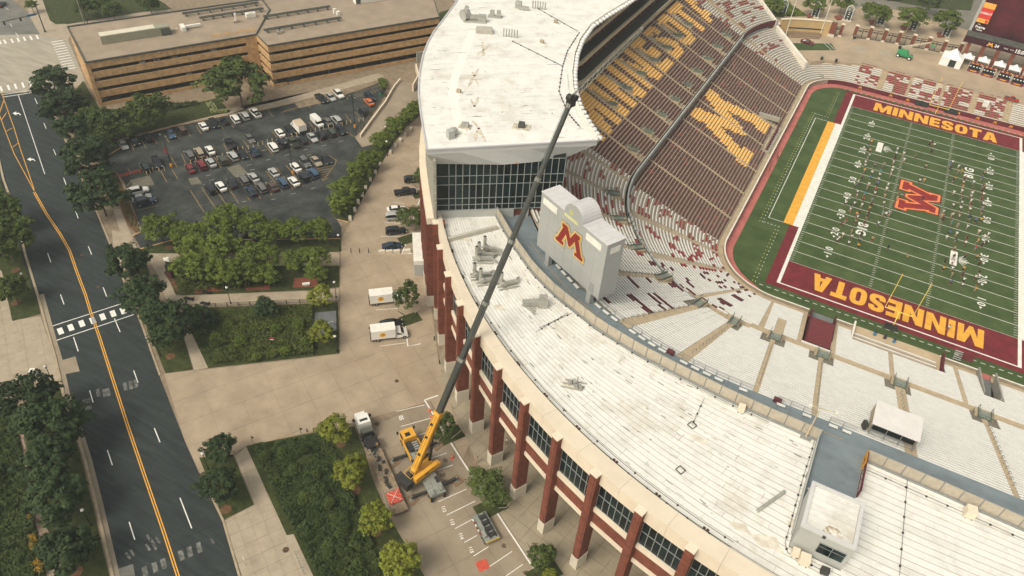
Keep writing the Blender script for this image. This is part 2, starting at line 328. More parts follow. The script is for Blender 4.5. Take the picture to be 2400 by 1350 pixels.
# ---- concrete plaza slabs: pieces of the pavement
def paved(name, pts, ang, px, py, mat, z1=.05, stagger=0, gap=.035):
    o = sheet(name, pts, .004, JOINT); slabs('paving_slab', o, pts, ang, px, py, .004, z1, mat, gap, stagger); return o
ANG = math.atan2(12.2, 7.9)                              # across the street
SQ = R(-31.0)                                            # along the street
paved('plaza', GP([(385, 876), (488, 866), (703, 842), (797, 830), (797, 707), (800, 560), (835, 500), (880, 400), (930, 330), (985, 270), (1000, 360), (985, 500), (1008, 700), (1030, 860), (1060, 960), (1100, 1040), (1085, 1075), (1010, 940), (835, 990), (747, 1008), (575, 1047), (470, 1110), (433, 1033)]), SQ, 5.6, 5.6, CONC)
paved('parking_court', GP([(850, 1010), (1005, 943), (1085, 1078), (1150, 1175), (1262, 1350), (1320, 1450), (1020, 1450), (975, 1340), (905, 1190)]), SQ, 6.2, 6.2, CONC3)
paved('portico_floor', GP([(1020, 865), (1100, 1045), (1160, 1185), (1265, 1350), (1330, 1450), (1700, 1500), (1520, 1290), (1380, 1130), (1240, 1010), (1130, 900), (1080, 820), (1060, 760)]), SQ + R(20), 2.6, 2.6, M('portico_concrete', (.30, .255, .18), .9, .12, .3), gap=.09)
paved('sidewalk', GP([(551, 1070), (577, 1047), (672, 1255), (687, 1250), (735, 1352), (770, 1450), (600, 1450), (525, 1222), (597, 1183)]), SQ, 2.6, 1.9, CONC2)
paved('sidewalk', GP([(330, 584), (345, 594), (422, 595), (422, 615), (385, 622), (412, 693), (432, 722), (405, 712), (388, 700), (372, 645), (345, 606)]), SQ, 2.2, 1.9, CONC2)
paved('sidewalk', GP([(412, 694), (730, 682), (795, 676), (795, 702), (735, 708), (560, 716), (434, 722)]), SQ, 2.2, 1.9, CONC2)
paved('sidewalk', GP([(425, 770), (447, 772), (488, 862), (455, 868)]), SQ, 2.0, 1.8, CONC2)
paved('sidewalk', GP([(795, 592), (650, 592), (640, 622), (796, 622)]), SQ, 2.0, 1.8, CONC2)
paved('sidewalk', GP([(262, 540), (300, 545), (325, 590), (285, 640), (268, 600)]), SQ, 2.2, 2.0, CONC2)
paved('sidewalk', GP([(265, 490), (282, 490), (312, 560), (290, 570)]), SQ, 1.8, 1.8, CONC2)
paved('sidewalk', GP([(0, 755), (95, 742), (128, 840), (142, 910), (110, 905), (60, 895), (0, 925), (-60, 940), (-60, 760)]), SQ, 3.0, 3.0, CONC2)
paved('sidewalk', GP([(0, 610), (20, 700), (28, 755), (-30, 758), (-30, 600)]), SQ, 2.6, 2.6, CONC2)
paved('sidewalk', GP([(45, 990), (58, 1020), (66, 1120), (90, 1220), (108, 1300), (118, 1352), (98, 1352), (78, 1230), (55, 1110)]), SQ, 2.0, 2.2, M('pinkish_concrete', (.36, .25, .19), .9, .12, .5))
paved('sidewalk', GP([(108, 1300), (135, 1300), (150, 1352), (116, 1352)]), SQ, 2.0, 2.2, CONC2)
paved('sidewalk', GP([(60, 0), (100, -10), (118, 45), (158, 58), (330, 30), (400, 22), (400, 35), (170, 66), (160, 95), (95, 82), (70, 40)]), SQ, 3.0, 3.0, CONC2)
paved('sidewalk', GP([(590, 262), (650, 250), (890, 187), (900, 178), (885, 172), (640, 240), (600, 248), (535, 268), (405, 295), (275, 330), (272, 322), (400, 290), (560, 250)]), SQ, 2.2, 2.2, CONC2)
sheet('ramp', GP([(830, 320), (860, 285), (915, 222), (940, 190), (980, 200), (975, 240), (930, 265), (905, 290), (885, 335), (850, 345)]), .014, CONC3)
# ---- lawns and planting beds
def bed(name, pts, z1, mat): m_ = MB(); m_.prism([p[:2] for p in pts], 0, z1); return struct(name, m_, mat)
LAWN = {
 'kerb': [(-30, 420), (0, 425), (22, 480), (40, 545), (55, 610), (83, 700), (95, 736), (30, 753), (17, 697), (5, 637), (-40, 600)],
 'low': [(110, 890), (138, 895), (148, 940), (170, 1005), (192, 1085), (217, 1185), (242, 1295), (256, 1352), (150, 1352), (130, 1290), (100, 1210), (70, 1110), (58, 1000), (62, 930), (90, 905)],
 'kerb2': [(345, 770), (385, 750), (430, 790), (452, 866), (388, 875), (366, 820)],
 'kerb3': [(290, 606), (338, 602), (352, 648), (372, 690), (380, 740), (335, 756)],
 'court': [(467, 1073), (547, 1068), (594, 1183), (525, 1218)],
 'verge': [(330, 582), (393, 566), (800, 560), (800, 590), (342, 594)],
 'trees': [(430, 600), (650, 624), (795, 624), (795, 673), (730, 680), (430, 692), (412, 690), (393, 650), (385, 622)],
 'mid': [(488, 863), (703, 839), (795, 828), (792, 708), (733, 712), (433, 724), (445, 772)],
 'garage': [(175, 215), (195, 190), (240, 265), (467, 240), (510, 230), (540, 262), (405, 294), (278, 326), (285, 345), (240, 372), (200, 330)],
 'drive': [(980, 235), (990, 262), (948, 300), (917, 340), (893, 385), (870, 430), (847, 470), (827, 505), (815, 520), (790, 514), (775, 500), (785, 470), (810, 420), (845, 372), (878, 335), (905, 300)],
 'top': [(97, -8), (117, 48), (130, 57), (160, 56), (330, 28), (402, 22), (385, 8), (330, -20)],
 'tower': [(1030, 30), (1060, 20), (1030, 75), (1008, 120)],
 'court2': [(577, 1046), (747, 1012), (830, 1000), (852, 1050), (872, 1120), (905, 1200), (955, 1285), (1000, 1360), (1010, 1420), (760, 1420), (735, 1352), (688, 1252), (672, 1255)],
 'left': [(-60, 935), (0, 928), (40, 985), (52, 1050), (62, 1120), (82, 1220), (100, 1300), (110, 1352), (-60, 1352)],
}
for k, p in LAWN.items(): bed('lawn', GP(p), .10 if k not in ('drive',) else .3, GRASS)
for pts in ([(1360,670),(1580,660),(1565,695),(1370,715)], [(1700,640),(1900,635),(1895,690),(1735,695)], [(2070,610),(2225,600),(2240,665),(2060,675)]):
    bed('brick_terrace', GP(pts, 0, 3, 0, 450), .13, BRICKP)
bed('mulch_bed', GP([(385, 640), (398, 625), (410, 660), (422, 690), (405, 672)]), .12, MULCH)
bed('mulch_bed', GP([(250, 402), (272, 402), (330, 535), (318, 545), (300, 530)]), .12, MULCH)
for c in [(400,836),(530,1195),(833,1150),(882,1248),(155,1065),(180,1340),(38,634),(38,710),(870,1350),(398,580),(800,1040)]:
    p = G(c[0], c[1]); m_ = MB(); m_.cyl((p[0], p[1], .08), (p[0], p[1], .15), .9, n=14); struct('mulch_ring', m_, MULCH)
# small square tree pits along the stadium drive
for c, hx in [((960, 560), 14), ((962, 748), 12), ((1052, 1022), 14), ((1150, 1190), 15), ((1275, 1345), 14), ((985, 455), 12)]:
    p = G(c[0], c[1]); m_ = MB(); m_.box((p[0], p[1], .06), (3.0, 5.2 if hx > 13 else 4.2, .12), SQ); struct('tree_pit', m_, GRASS)
# ---- parking lot beside the garage
LOT = GP([(240, 372), (283, 347), (275, 332), (405, 297), (535, 270), (600, 262), (690, 242), (700, 254), (760, 240), (893, 192), (907, 212), (893, 240), (852, 300), (832, 322), (848, 345), (880, 337), (845, 372), (810, 420), (785, 470), (775, 500), (790, 516), (800, 532), (800, 560), (393, 566), (330, 582), (312, 552), (330, 536), (290, 425), (272, 402), (250, 402), (228, 392)])
lot = sheet('parking_lot', LOT, .016, ASPH2)
def lline(name, a, b, wd=.11, mat=PAINTY, s=4.5, ox=240, oy=200):
    m_ = MB(); strip(m_, [p[:2] for p in GP([a, b], 0, s, ox, oy)], wd, .022); return m_.build(name, mat, lot)
FADED = M('faded_yellow_paint', (.40, .25, .10), .9, .3, 2.0)
for a, b in [((295,600),(335,690)),((410,575),(460,660)),((530,540),(580,620)),((655,515),(700,600)),((755,480),(815,565)),((880,450),(930,540)),((990,425),(1045,515)),((1225,400),(1275,465)),((1335,370),(1385,445)),
             ((385,840),(415,890)),((265,870),(300,935)),((725,755),(785,860)),((835,725),(880,830)),((1045,1075),(1200,1310)),((1190,1095),(1325,1285)),((1315,1060),(1440,1250)),((925,1105),(1075,1340)),((1275,610),(1320,700)),((1475,1100),(1530,1180)),((1165,640),(1220,725)),((1085,790),(1140,900)),((1180,760),(1250,870)),((1305,735),(1355,830)),((1400,710),(1475,815)),((615,905),(680,1020)),((735,885),(795,990)),((350,1325),(590,1268)),((260,1060),(305,1008)),((290,1085),(340,1030)),((430,920),(640,900))]: lline('bay_line', a, b, mat=FADED)
for a, b in [((300,345),(360,420)),((690,250),(750,325)),((795,230),(860,305)),((1120,190),(1150,240)),((45,665),(95,740)),((345,575),(405,645)),((740,475),(800,560)),((1120,395),(1180,480)),((1220,370),(1310,460)),((275,720),(355,820)),((385,700),(455,795)),((485,670),(560,768)),((600,680),(660,740)),((715,660),(762,716)),((800,640),(865,690)),((905,610),(960,662)),((1020,590),(1065,640)),((280,990),(460,1215)),((395,960),(570,1185)),((495,930),(680,1155)),((610,910),(790,1120)),((35,1190),(118,1310)),((160,1170),(230,1285)),((280,1130),(350,1250)),((1135,565),(1190,620)),((1190,620),(1235,635)),((0,850),(35,905)),((70,770),(140,880))]: lline('bay_line', a, b, mat=FADED, ox=560, oy=180)
for k in range(6): lline('hatch_line', (820 + k * 12, 975 + k * 22), (985 - k * 8, 935 + k * 26), mat=FADED, ox=560, oy=180)
lline('island_line', (890, 1095), (1010, 930), mat=FADED, ox=560, oy=180); lline('island_line', (790, 980), (890, 1095), mat=FADED, ox=560, oy=180); lline('island_line', (1010, 930), (1028, 880), mat=FADED, ox=560, oy=180); lline('island_line', (1028, 880), (945, 828), mat=FADED, ox=560, oy=180)
for k in range(7): lline('hatch_line', (450 + k * 30, 380 - k * 9), (500 + k * 26, 350 - k * 6), mat=FADED, ox=560, oy=180)
for k in range(9): lline('hatch_line', (1200 + k * 33, 140 - k * 8), (1255 + k * 30, 160 - k * 7), mat=FADED, ox=560, oy=180); lline('hatch_line', (1215 + k * 34, 190 - k * 8), (1265 + k * 30, 215 - k * 8), mat=FADED, ox=560, oy=180)
for x, y in [(265,775),(310,875),(105,930),(140,980),(505,825),(740,825),(700,770),(895,725),(1080,680),(785,1175),(575,1232),(362,1293)]: lline('aisle_dash', (x - 25, y + 6), (x + 25, y - 6), .16, M('faded_white_paint', (.36, .35, .31), .9, .3, 2), ox=560, oy=180)
for x, y in [(1120,950),(1150,1000),(1380,1260),(1500,1225)]: lline('aisle_dash', (x - 25, y + 6), (x + 25, y - 6), .16, MATS['faded_white_paint'])
for pts in ([(905,985),(1000,965),(1050,1035),(935,1050)], [(1310,870),(1440,830),(1540,930),(1400,970)], [(290,1000),(500,950),(550,1050),(340,1075)]):
    m_ = MB(); m_.poly([(p[0], p[1], .020) for p in GP(pts, 0, 4.5, 240, 200)]); m_.build('repair_patch', M('patch_asphalt', (.15, .135, .10), .9, .15, .8), lot)
# crack sealing lines wandering over the lot
for k in range(26):
    px, py = random.uniform(300, 860), random.uniform(250, 520); p = np.array(G(px, py)[:2])
    if not inpoly(p[0], p[1], LOT): continue
    a = random.uniform(0, 6.28); Q = [p]
    for i in range(random.randint(4, 9)): a += random.uniform(-.7, .7); Q.append(Q[-1] + np.array([math.cos(a), math.sin(a)]) * random.uniform(.8, 1.8))
    if not all(inpoly(q[0], q[1], LOT) for q in Q): continue
    m_ = MB(); strip(m_, Q, .1, .0185); m_.build('sealed_crack', M('crack_seal', (.017, .018, .018), .6) if k % 2 else M('old_crack', (.13, .125, .105), .9), lot)
lk = MB(); kerb(lk, GP([(240, 372), (283, 347), (275, 332), (405, 297), (535, 270)]), .3, 0, .15); kerb(lk, GP([(880, 338), (845, 374), (812, 420), (788, 470), (778, 500), (792, 514), (818, 522)]), .35, 0, .2); kerb(lk, GP([(395, 565), (600, 562), (798, 560)]), .3, 0, .15); kerb(lk, GP([(312, 553), (352, 533)]), .4, 0, .18); kerb(lk, GP([(330, 584), (395, 566)]), .3, 0, .16); struct('kerb', lk, M('painted_kerb', (.50, .32, .15), .8, .2, 1.5))
# ---- stall lines and numbers of the court beside the stadium
cm = bpy.data.objects.new('court_markings', None); COL.objects.link(cm); cm['kind'] = 'structure'
def cline(name, pts, wd, z=.062, m=PAINTW): m_ = MB(); strip(m_, [p[:2] for p in pts], wd, z); return m_.build(name, m, cm)
cline('border_line', GP([(995, 938), (1045, 1020), (1085, 1083), (1150, 1180), (1262, 1350), (1310, 1425)]), .26); cline('border_line', GP([(995, 938), (1027, 927)]), .26)
for a, b in [((385,195),(585,148)),((420,300),(635,240)),((545,360),(590,345)),((630,525),(740,487)),((670,610),(785,570)),((680,830),(880,740)),((740,923),(940,825)),((800,1018),(1000,910)),((865,1115),(955,1065)),((930,1210),(1035,1145)),((1005,1310),(1200,1178)),((1160,1350),(1275,1270))]: cline('stall_line', GP([a, b], 0, 3, 800, 900), .13)
for n_, (x, y) in zip(('111', '112', '113', '114', '115'), [(663,785),(720,880),(778,972),(842,1070),(912,1167)]):
    p = G(800 + x / 3, 900 + y / 3); q = G(800 + x / 3 + 4, 900 + y / 3 + 12); m_ = MB(); put_text(m_, n_, .8, (p[0], p[1], .062), (q[0] - p[0], q[1] - p[1], 0), (-(q[1] - p[1]), q[0] - p[0], 0), bold=.03); m_.build('stall_number', PAINTW, cm)
for (x, y), a in [(((420, 240)), '05'),]:
    p = G(800 + x / 3, 900 + y / 3); q = G(805 + x / 3, 915 + y / 3); m_ = MB(); put_text(m_, a, 1.1, (p[0], p[1], .062), (q[0] - p[0], q[1] - p[1], 0), (-(q[1] - p[1]), q[0] - p[0], 0), bold=.03); m_.build('stall_number', PAINTW, cm)
cline('border_line', GP([(948, 745), (956, 812), (986, 806)]), .24); cline('border_line', GP([(955, 560), (942, 596), (965, 594)]), .24); cline('border_line', GP([(985, 465), (962, 530)]), .2)
for a, b in [((245,830),(395,820)),((270,1085),(470,1060)),((275,312),(440,318)),((300,212),(430,225)),((365,72),(440,82))]: cline('stall_line', GP([a, b], 0, 3, 800, 450), .12)
for x, y in [(250,283),(435,382),(390,1330),(205,958)]:
    c = G(800 + x / 3, (900 if y == 283 else 450) + y / 3); m_ = MB(); m_.cyl((c[0], c[1], .0), (c[0], c[1], .07), .42, n=12); m_.build('manhole_cover', MATS['rusty_iron'], cm)
c = G(670, 1289); m_ = MB(); m_.cyl((c[0], c[1], 0), (c[0], c[1], .07), .5, n=14); m_.build('manhole_cover', MATS['rusty_iron'], cm)
for x, y in [(730,540),(955,865),(1140,1140),(1300,1330),(715,640),(690,380),(740,690)]:
    c = G(800 + x / 3, 900 + y / 3); m_ = MB(); m_.poly([(c[0] + .6 * math.cos(t) * random.uniform(.5, 1), c[1] + .6 * math.sin(t) * random.uniform(.5, 1), .061) for t in np.linspace(0, 6, 10)]); m_.build('oil_stain', M('oil_stain', (.12, .09, .06), .7, .3, 4), cm)

# ------------------------------------------------------------------ football field
FZ = 3.4; YD = .9144; FW = 160 / 3 * YD
TURF = bpy.data.materials.new('field_turf'); TURF.use_nodes = True
def _turf():
    t = TURF.node_tree; N = t.nodes; L = t.links; b = N['Principled BSDF']; b.inputs['Roughness'].default_value = .9; b.inputs['Specular IOR Level'].default_value = .2
    g = N.new('ShaderNodeNewGeometry'); sx = N.new('ShaderNodeSeparateXYZ'); L.new(g.outputs['Position'], sx.inputs[0])
    a = N.new('ShaderNodeMath'); a.operation = 'MULTIPLY'; a.inputs[1].default_value = 1 / (10 * YD); L.new(sx.outputs['Y'], a.inputs[0])
    f = N.new('ShaderNodeMath'); f.operation = 'FRACT'; L.new(a.outputs[0], f.inputs[0]); s = N.new('ShaderNodeMath'); s.operation = 'GREATER_THAN'; s.inputs[1].default_value = .5; L.new(f.outputs[0], s.inputs[0])
    n = N.new('ShaderNodeTexNoise'); n.inputs['Scale'].default_value = .25; n.inputs['Detail'].default_value = 9; n.inputs['Roughness'].default_value = .7; L.new(g.outputs['Position'], n.inputs['Vector'])
    r = N.new('ShaderNodeValToRGB'); r.color_ramp.elements[0].position = .3; r.color_ramp.elements[1].position = .7; r.color_ramp.elements[0].color = (.042, .068, .021, 1); r.color_ramp.elements[1].color = (.080, .114, .039, 1); L.new(n.outputs['Fac'], r.inputs[0])
    mx = N.new('ShaderNodeMix'); mx.data_type = 'RGBA'; mx.blend_type = 'MULTIPLY'; mx.inputs[7].default_value = (.86, .9, .86, 1); L.new(s.outputs[0], mx.inputs[0]); L.new(r.outputs[0], mx.inputs[6]); L.new(mx.outputs[2], b.inputs['Base Color'])
_turf()
MARO = M('maroon_paint', (.155, .017, .022), .85, .25, .5, detail=8); GOLDP = M('gold_paint', (.72, .36, .045), .85, .1, .8); FWH = M('field_white', (.72, .70, .62), .85, .08, 1.0); FYEL = M('field_yellow_line', (.55, .48, .08), .85)
PINK = M('field_edge_rubber', (.42, .13, .11), .85, .15, .5)
def arc(cx, cy, r, a0, a1, n): return [(cx + r * math.cos(R(a0 + (a1 - a0) * i / n)), cy + r * math.sin(R(a0 + (a1 - a0) * i / n))) for i in range(n + 1)]
XR = 2 * 24.384
inner = arc(.4, -1.5, 15, 180, 270, 16) + arc(XR - .4, -1.5, 15, 270, 360, 16) + arc(XR + 2.6, 93.8, 12, 0, 90, 12) + arc(-2.6, 93.8, 12, 90, 180, 12)
base = [(x, y) for x, y in offset_poly(inner, .8)]
sheet('field_edge', base, FZ, PINK)
turf = [(-12.7, -1.0)] + arc(.4, -1.0, 13.1, 180, 245, 12) + [(0.4, -16.3), (60, -16.3), (60, 102.2), (24, 103.4), (8, 103.2)] + arc(-2.0, 92.6, 10.7, 80, 180, 12)
field = sheet('football_field', turf, FZ + .01, TURF)
def fp(name, polys, mat, z=.02):
    m_ = MB()
    for P in polys: put_poly(m_, P, (0, 0, FZ + z), (1, 0, 0), (0, 1, 0))
    return m_.build(name, mat, field)
def rect(x0, y0, x1, y1): return [(x0, y0), (x1, y0), (x1, y1), (x0, y1)]
def fr(x0, y0, x1, y1, t): return [rect(x0 - t, y0 - t, x1 + t, y0), rect(x0 - t, y1, x1 + t, y1 + t), rect(x0 - t, y0, x0, y1), rect(x1, y0, x1 + t, y1)]
L_ = 100 * YD; E_ = 10 * YD
fp('end_zone', [rect(0, -E_, FW, 0)], MARO); fp('end_zone', [rect(0, L_, FW, L_ + E_)], MARO)
# white border all round, maroon apron round the end zones
fp('white_border', [rect(-.75, -E_ - .35, FW + .75, -E_), rect(-.75, -E_, 0, 0), rect(FW, -E_, FW + .75, 0), rect(-.75, L_ + E_, FW + .75, L_ + E_ + .35), rect(-.75, L_, 0, L_ + E_), rect(FW, L_, FW + .75, L_ + E_)], FWH)
fp('maroon_apron', [rect(-3.0, -E_ - 1.9, FW + 3.0, -E_ - .35), rect(-3.0, -E_ - .35, -.75, 25 * YD - 8), rect(FW + .75, -E_ - .35, FW + 3.0, 16), rect(-3.0, L_ + E_ + .35, FW + 3, L_ + E_ + 1.5), rect(-3.0, 75 * YD + 8, -.75, L_ + E_ + .35), rect(FW + .75, 75 * YD + 5, FW + 3, L_ + E_ + .35)], MARO)
Y0, Y1 = 25 * YD - 8, 75 * YD + 8
fp('side_border', [rect(-2.3, Y0, 0, Y1), rect(-.75, 0, 0, Y0), rect(-.75, Y1, 0, L_), rect(FW, 0, FW + 2.6, L_)], FWH, .024)
fp('bench_strip', [rect(-4.6, Y0, -2.3, Y1)], GOLDP); fp('coach_line', [rect(-8.4, Y0, -8.25, Y1), rect(-8.25, Y0, -4.6, Y0 + .15), rect(-8.25, Y1 - .15, -4.6, Y1)], FWH)
dots = MB(); ydots = MB()
for k in range(70):
    y = -12 + k * 1.6
    for mb_, xx in ((dots, -9.2), (ydots, -9.9)):
        x = xx if Y0 - 3 < y < Y1 + 3 else xx + 4.2
        put_poly(mb_, rect(x - .07, y, x + .07, y + .45), (0, 0, FZ + .02), (1, 0, 0), (0, 1, 0))
for k in range(36):
    put_poly(dots, rect(-4 + k * 1.7, -E_ - 3.2, -3.1 + k * 1.7, -E_ - 3.05), (0, 0, FZ + .02), (1, 0, 0), (0, 1, 0)); put_poly(dots, rect(-4 + k * 1.7, L_ + E_ + 2.4, -3.3 + k * 1.7, L_ + E_ + 2.55), (0, 0, FZ + .02), (1, 0, 0), (0, 1, 0))
for k in range(5): put_poly(dots, rect(-9 + k * .9, Y0 - 2.6, -8.5 + k * .9, Y0 - 2.45), (0, 0, FZ + .02), (1, 0, 0), (0, 1, 0)); put_poly(dots, rect(-9 + k * .9, Y1 + 2.6, -8.5 + k * .9, Y1 + 2.75), (0, 0, FZ + .02), (1, 0, 0), (0, 1, 0))
o = dots.build('dotted_line', FWH, field); o['kind'] = 'stuff'; o = ydots.build('dotted_line', FYEL, field); o['kind'] = 'stuff'
for k in range(21): y = k * 5 * YD; fp('yard_line', [rect(0, y - .07, FW, y + .07)], FWH)
hm = MB()
for k in range(1, 100):
    if k % 5 == 0: continue
    y = k * YD
    for x in (.15, FW - .85, 60 * .3048 - .35, FW - 60 * .3048 - .35): put_poly(hm, rect(x, y - .05, x + .7, y + .05), (0, 0, FZ + .02), (1, 0, 0), (0, 1, 0))
o = hm.build('hash_marks', FWH, field); o['kind'] = 'stuff'
# yard numbers: outline in maroon under white digits, tops towards the middle
for k, n_ in enumerate((10, 20, 30, 40, 50, 40, 30, 20, 10)):
    y = (k + 1) * 10 * YD
    for x, ux, uy in ((7.6, (0, 1, 0), (-1, 0, 0)), (FW - 7.6, (0, -1, 0), (1, 0, 0))):
        x0 = x
        m_ = MB()
        for dgt, dy in zip(str(n_), (-1.05, 1.05)): put_text(m_, dgt, 2.5, (x0, y + dy * ux[1], FZ + .026), ux, (uy[0], uy[1], 0), bold=.02)
        if n_ != 50:
            s_ = -1 if k < 4 else 1; yy = y + 2.1 * s_; m_.poly([(x0 - .35, yy, FZ + .026), (x0 + .35, yy, FZ + .026), (x0, yy + .9 * s_, FZ + .026)][::s_])
        m_.build('yard_number', FWH, field)
# MINNESOTA in both end zones
wd, ps = word_polys('MINNESOTA', 1.0, .11); H_ = 6.2; kx = 36.0 / wd
for (org, ux, uy) in (((6.2 + 36, -1.3, FZ + .026), (-kx, 0, 0), (0, -H_, 0)), ((6.6, L_ + 1.4, FZ + .026), (kx, 0, 0), (0, H_, 0))):
    x = 0
    for ch in 'MINNESOTA':
        w_, gp_ = GLY[ch]; m_ = MB()
        for P in gp_: put_poly(m_, [((x + p[0]), p[1]) for p in P], org, ux, uy)
        m_.build('end_zone_letter', GOLDP, field); x += w_ + .11
# block M at midfield
def big_m(parent, org, ux, uy, specs):
    for name, d, mat, lift in specs:
        m_ = MB(); put_poly(m_, offset_poly(SLABM, d) if d else SLABM, org, ux, uy, lift=lift); m_.build(name, mat, parent)
sM = 7.8
big_m(field, (20.0, 53.2, FZ), (0, -8.1, 0), (9.0, 0, 0), [('midfield_logo_outline', .11, MARO, .022), ('midfield_logo_outline', .075, M('orange_paint', (.75, .22, .07), .85), .028), ('midfield_logo', 0, M('red_paint', (.24, .022, .022), .85, .15), .034)])
# conference and event badges: white blocks with dark lettering
for x, y, s_ in ((13.1, 23.1, -1), (36.0, 68.8, 1)): m_ = MB(); put_text(m_, 'B1G', 3.3, (x, y, FZ + .026), (0, s_, 0), (-s_, 0, 0), bold=.03); m_.build('conference_logo', FWH, field)
for x, y in ((10.8, 66.0), (33.8, 20.0)):
    fp('event_logo', [rect(x, y, x + 1.6, y + 6.2)], FWH); m_ = MB(); cx = x + 2.0
    for k in range(7): a = -1.2 + k * .4; put_poly(m_, [(cx, y + 3.0 + a * .8), (cx + 2.2 - abs(a), y + 3.0 + a * 1.7), (cx + 2.2 - abs(a), y + 3.25 + a * 1.7), (cx, y + 3.25 + a * .8)], (0, 0, FZ + .02), (1, 0, 0), (0, 1, 0))
    m_.build('event_logo', FWH, field)
# goal posts
YELP = M('goalpost_yellow', (.85, .62, .12), .5, .05)
ORNG = M('orange_ribbon', (.9, .25, .05), .8)
for y, s_, nm in ((-E_ - 1.7, 1, 'yellow goal post nearest the white bleachers'), (L_ + E_ + 1.7, -1, 'yellow goal post in front of the maroon end wall')):
    t = thing('goal_post', nm, 'goal post', (24.384, y, FZ))
    m_ = MB(); P = [(24.384, y, FZ), (24.384, y, FZ + 1.6), (24.384, y + .5 * s_, FZ + 2.6), (24.384, y + 1.7 * s_, FZ + 3.05)]
    for a, b in zip(P[:-1], P[1:]): m_.cyl(a, b, .12, n=8)
    m_.build('base_post', YELP, t); m_ = MB(); m_.cyl((24.384 - 2.82, y + 1.7 * s_, FZ + 3.05), (24.384 + 2.82, y + 1.7 * s_, FZ + 3.05), .1, n=8); m_.build('crossbar', YELP, t)
    for e in (-2.82, 2.82):
        m_ = MB(); m_.cyl((24.384 + e, y + 1.7 * s_, FZ + 3.05), (24.384 + e, y + 1.7 * s_, FZ + 12.2), .075, n=8); u = m_.build('upright', YELP, t)
        m_ = MB(); m_.box((24.384 + e, y + 1.7 * s_ + .1, FZ + 11.9), (.14, .16, .8)); m_.build('ribbon', ORNG, u)

# ------------------------------------------------------------------ seating bowl
PZ = 8.0                                                   # level of the open-end plaza
WK = 23.6; DK = 23.8                                       # concourse and roof deck level
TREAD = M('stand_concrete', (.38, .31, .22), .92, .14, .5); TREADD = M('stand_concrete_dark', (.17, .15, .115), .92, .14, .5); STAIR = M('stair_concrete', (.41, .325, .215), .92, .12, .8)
BW = M('white_bench', (.66, .645, .60), .55, .06, .7); BM = M('maroon_seat', (.105, .032, .034), .6, .2, 1.5); BR = M('red_seat', (.27, .045, .045), .6, .2, 2.0); BG = M('gold_seat', (.86, .475, .11), .55, .08, 1.0)
WALLC = M('field_wall_cap', (.72, .67, .57), .8, .08, .6); MWALL = M('maroon_wall', (.11, .018, .025), .7, .15, 1)
RAIL = M('grey_rail', (.28, .29, .28), .5, .1, 2, metal=.3); SHGAP = M('dark_shadow_gap', (.025, .035, .035), .6); MESHP = M('rail_mesh', (.22, .245, .205), .6, .2, 4)
ST = []      # stations: (x, y, nx, ny, kind, key)
for a in np.arange(50.0, -2.7, -1.0): ST.append((a, 105.8, 0, 1, 'far', a))
for k in range(1, 31): a = 90 + 90 * k / 30; ST.append((-2.6 + 12 * math.cos(R(a)), 93.8 + 12 * math.sin(R(a)), math.cos(R(a)), math.sin(R(a)), 'farc', a))
for y in np.arange(93.8 - 1.06, -1.6, -1.0589): ST.append((-14.6, y, -1, 0, 'side', y))
for k in range(1, 46): a = 180 + 90 * k / 45; ST.append((.4 + 15 * math.cos(R(a)), -1.5 + 15 * math.sin(R(a)), math.cos(R(a)), math.sin(R(a)), 'arc', 270 - a))
for x in np.arange(1.3, 66, .9): ST.append((x, -16.5, 0, -1, 'near', x))
def lerp(a, b, t): return a + (b - a) * t
def bl(k, key):
    if k == 'near': return 0.0
    if k == 'arc': return min(1, max(0, (key - 12) / 48))
    return 1.0
def aisle_d(k, key):
    if k == 'near': return 18.3
    if k == 'arc': return lerp(18.3, 25.4, min(1, key / 62))
    return 25.4
def at(s, d): return (s[0] + s[2] * d, s[1] + s[3] * d)
PITCH = .84; D0 = 1.7
def zlow(d): return 4.45 + .327 / PITCH * (d - D0)
def zup(d, b): return 23.2 - (48 - d) * .43 + 2.0 * b
NEAR_LO = [7.4, 13.65, 24.0, 37.0]; NEAR_UP = [2.8, 11.8, 25.5, 39.6, 52]; ARC_LO = [1.0, 23.5, 46, 68]; ARC_UP = [8.6, 19.5, 32.5, 45, 57, 69, 81]
SIDE_LO = [84.6, 71.9, 59.1, 46.3, 33.4, 20.6, 7.8]; SIDE_UP = [86, 75.5, 65, 54.5, 44, 33.5, 23, 12.5, 2]; FAR_LO = [44, 34, 24.4, 14.5, 6.0, -2.4]
def is_aisle(k, key, up, d=0):
    if k == 'near': return any(abs(key - a) < .62 for a in (NEAR_UP if up else NEAR_LO)) or (not up and abs(key - 3.0) < .62 and d > 10)
    if k == 'arc': return any(abs(key - a) < (1.15 if up else 1.3) for a in (ARC_UP if up else ARC_LO))
    if k == 'side': return any(abs(key - a) < .55 for a in (SIDE_UP if up else SIDE_LO))
    if k == 'far': return any(abs(key - a) < .55 for a in FAR_LO)
    return (abs(key - 172) < 1.6 or abs(key - 142) < 1.6) if up or d > 0 else False
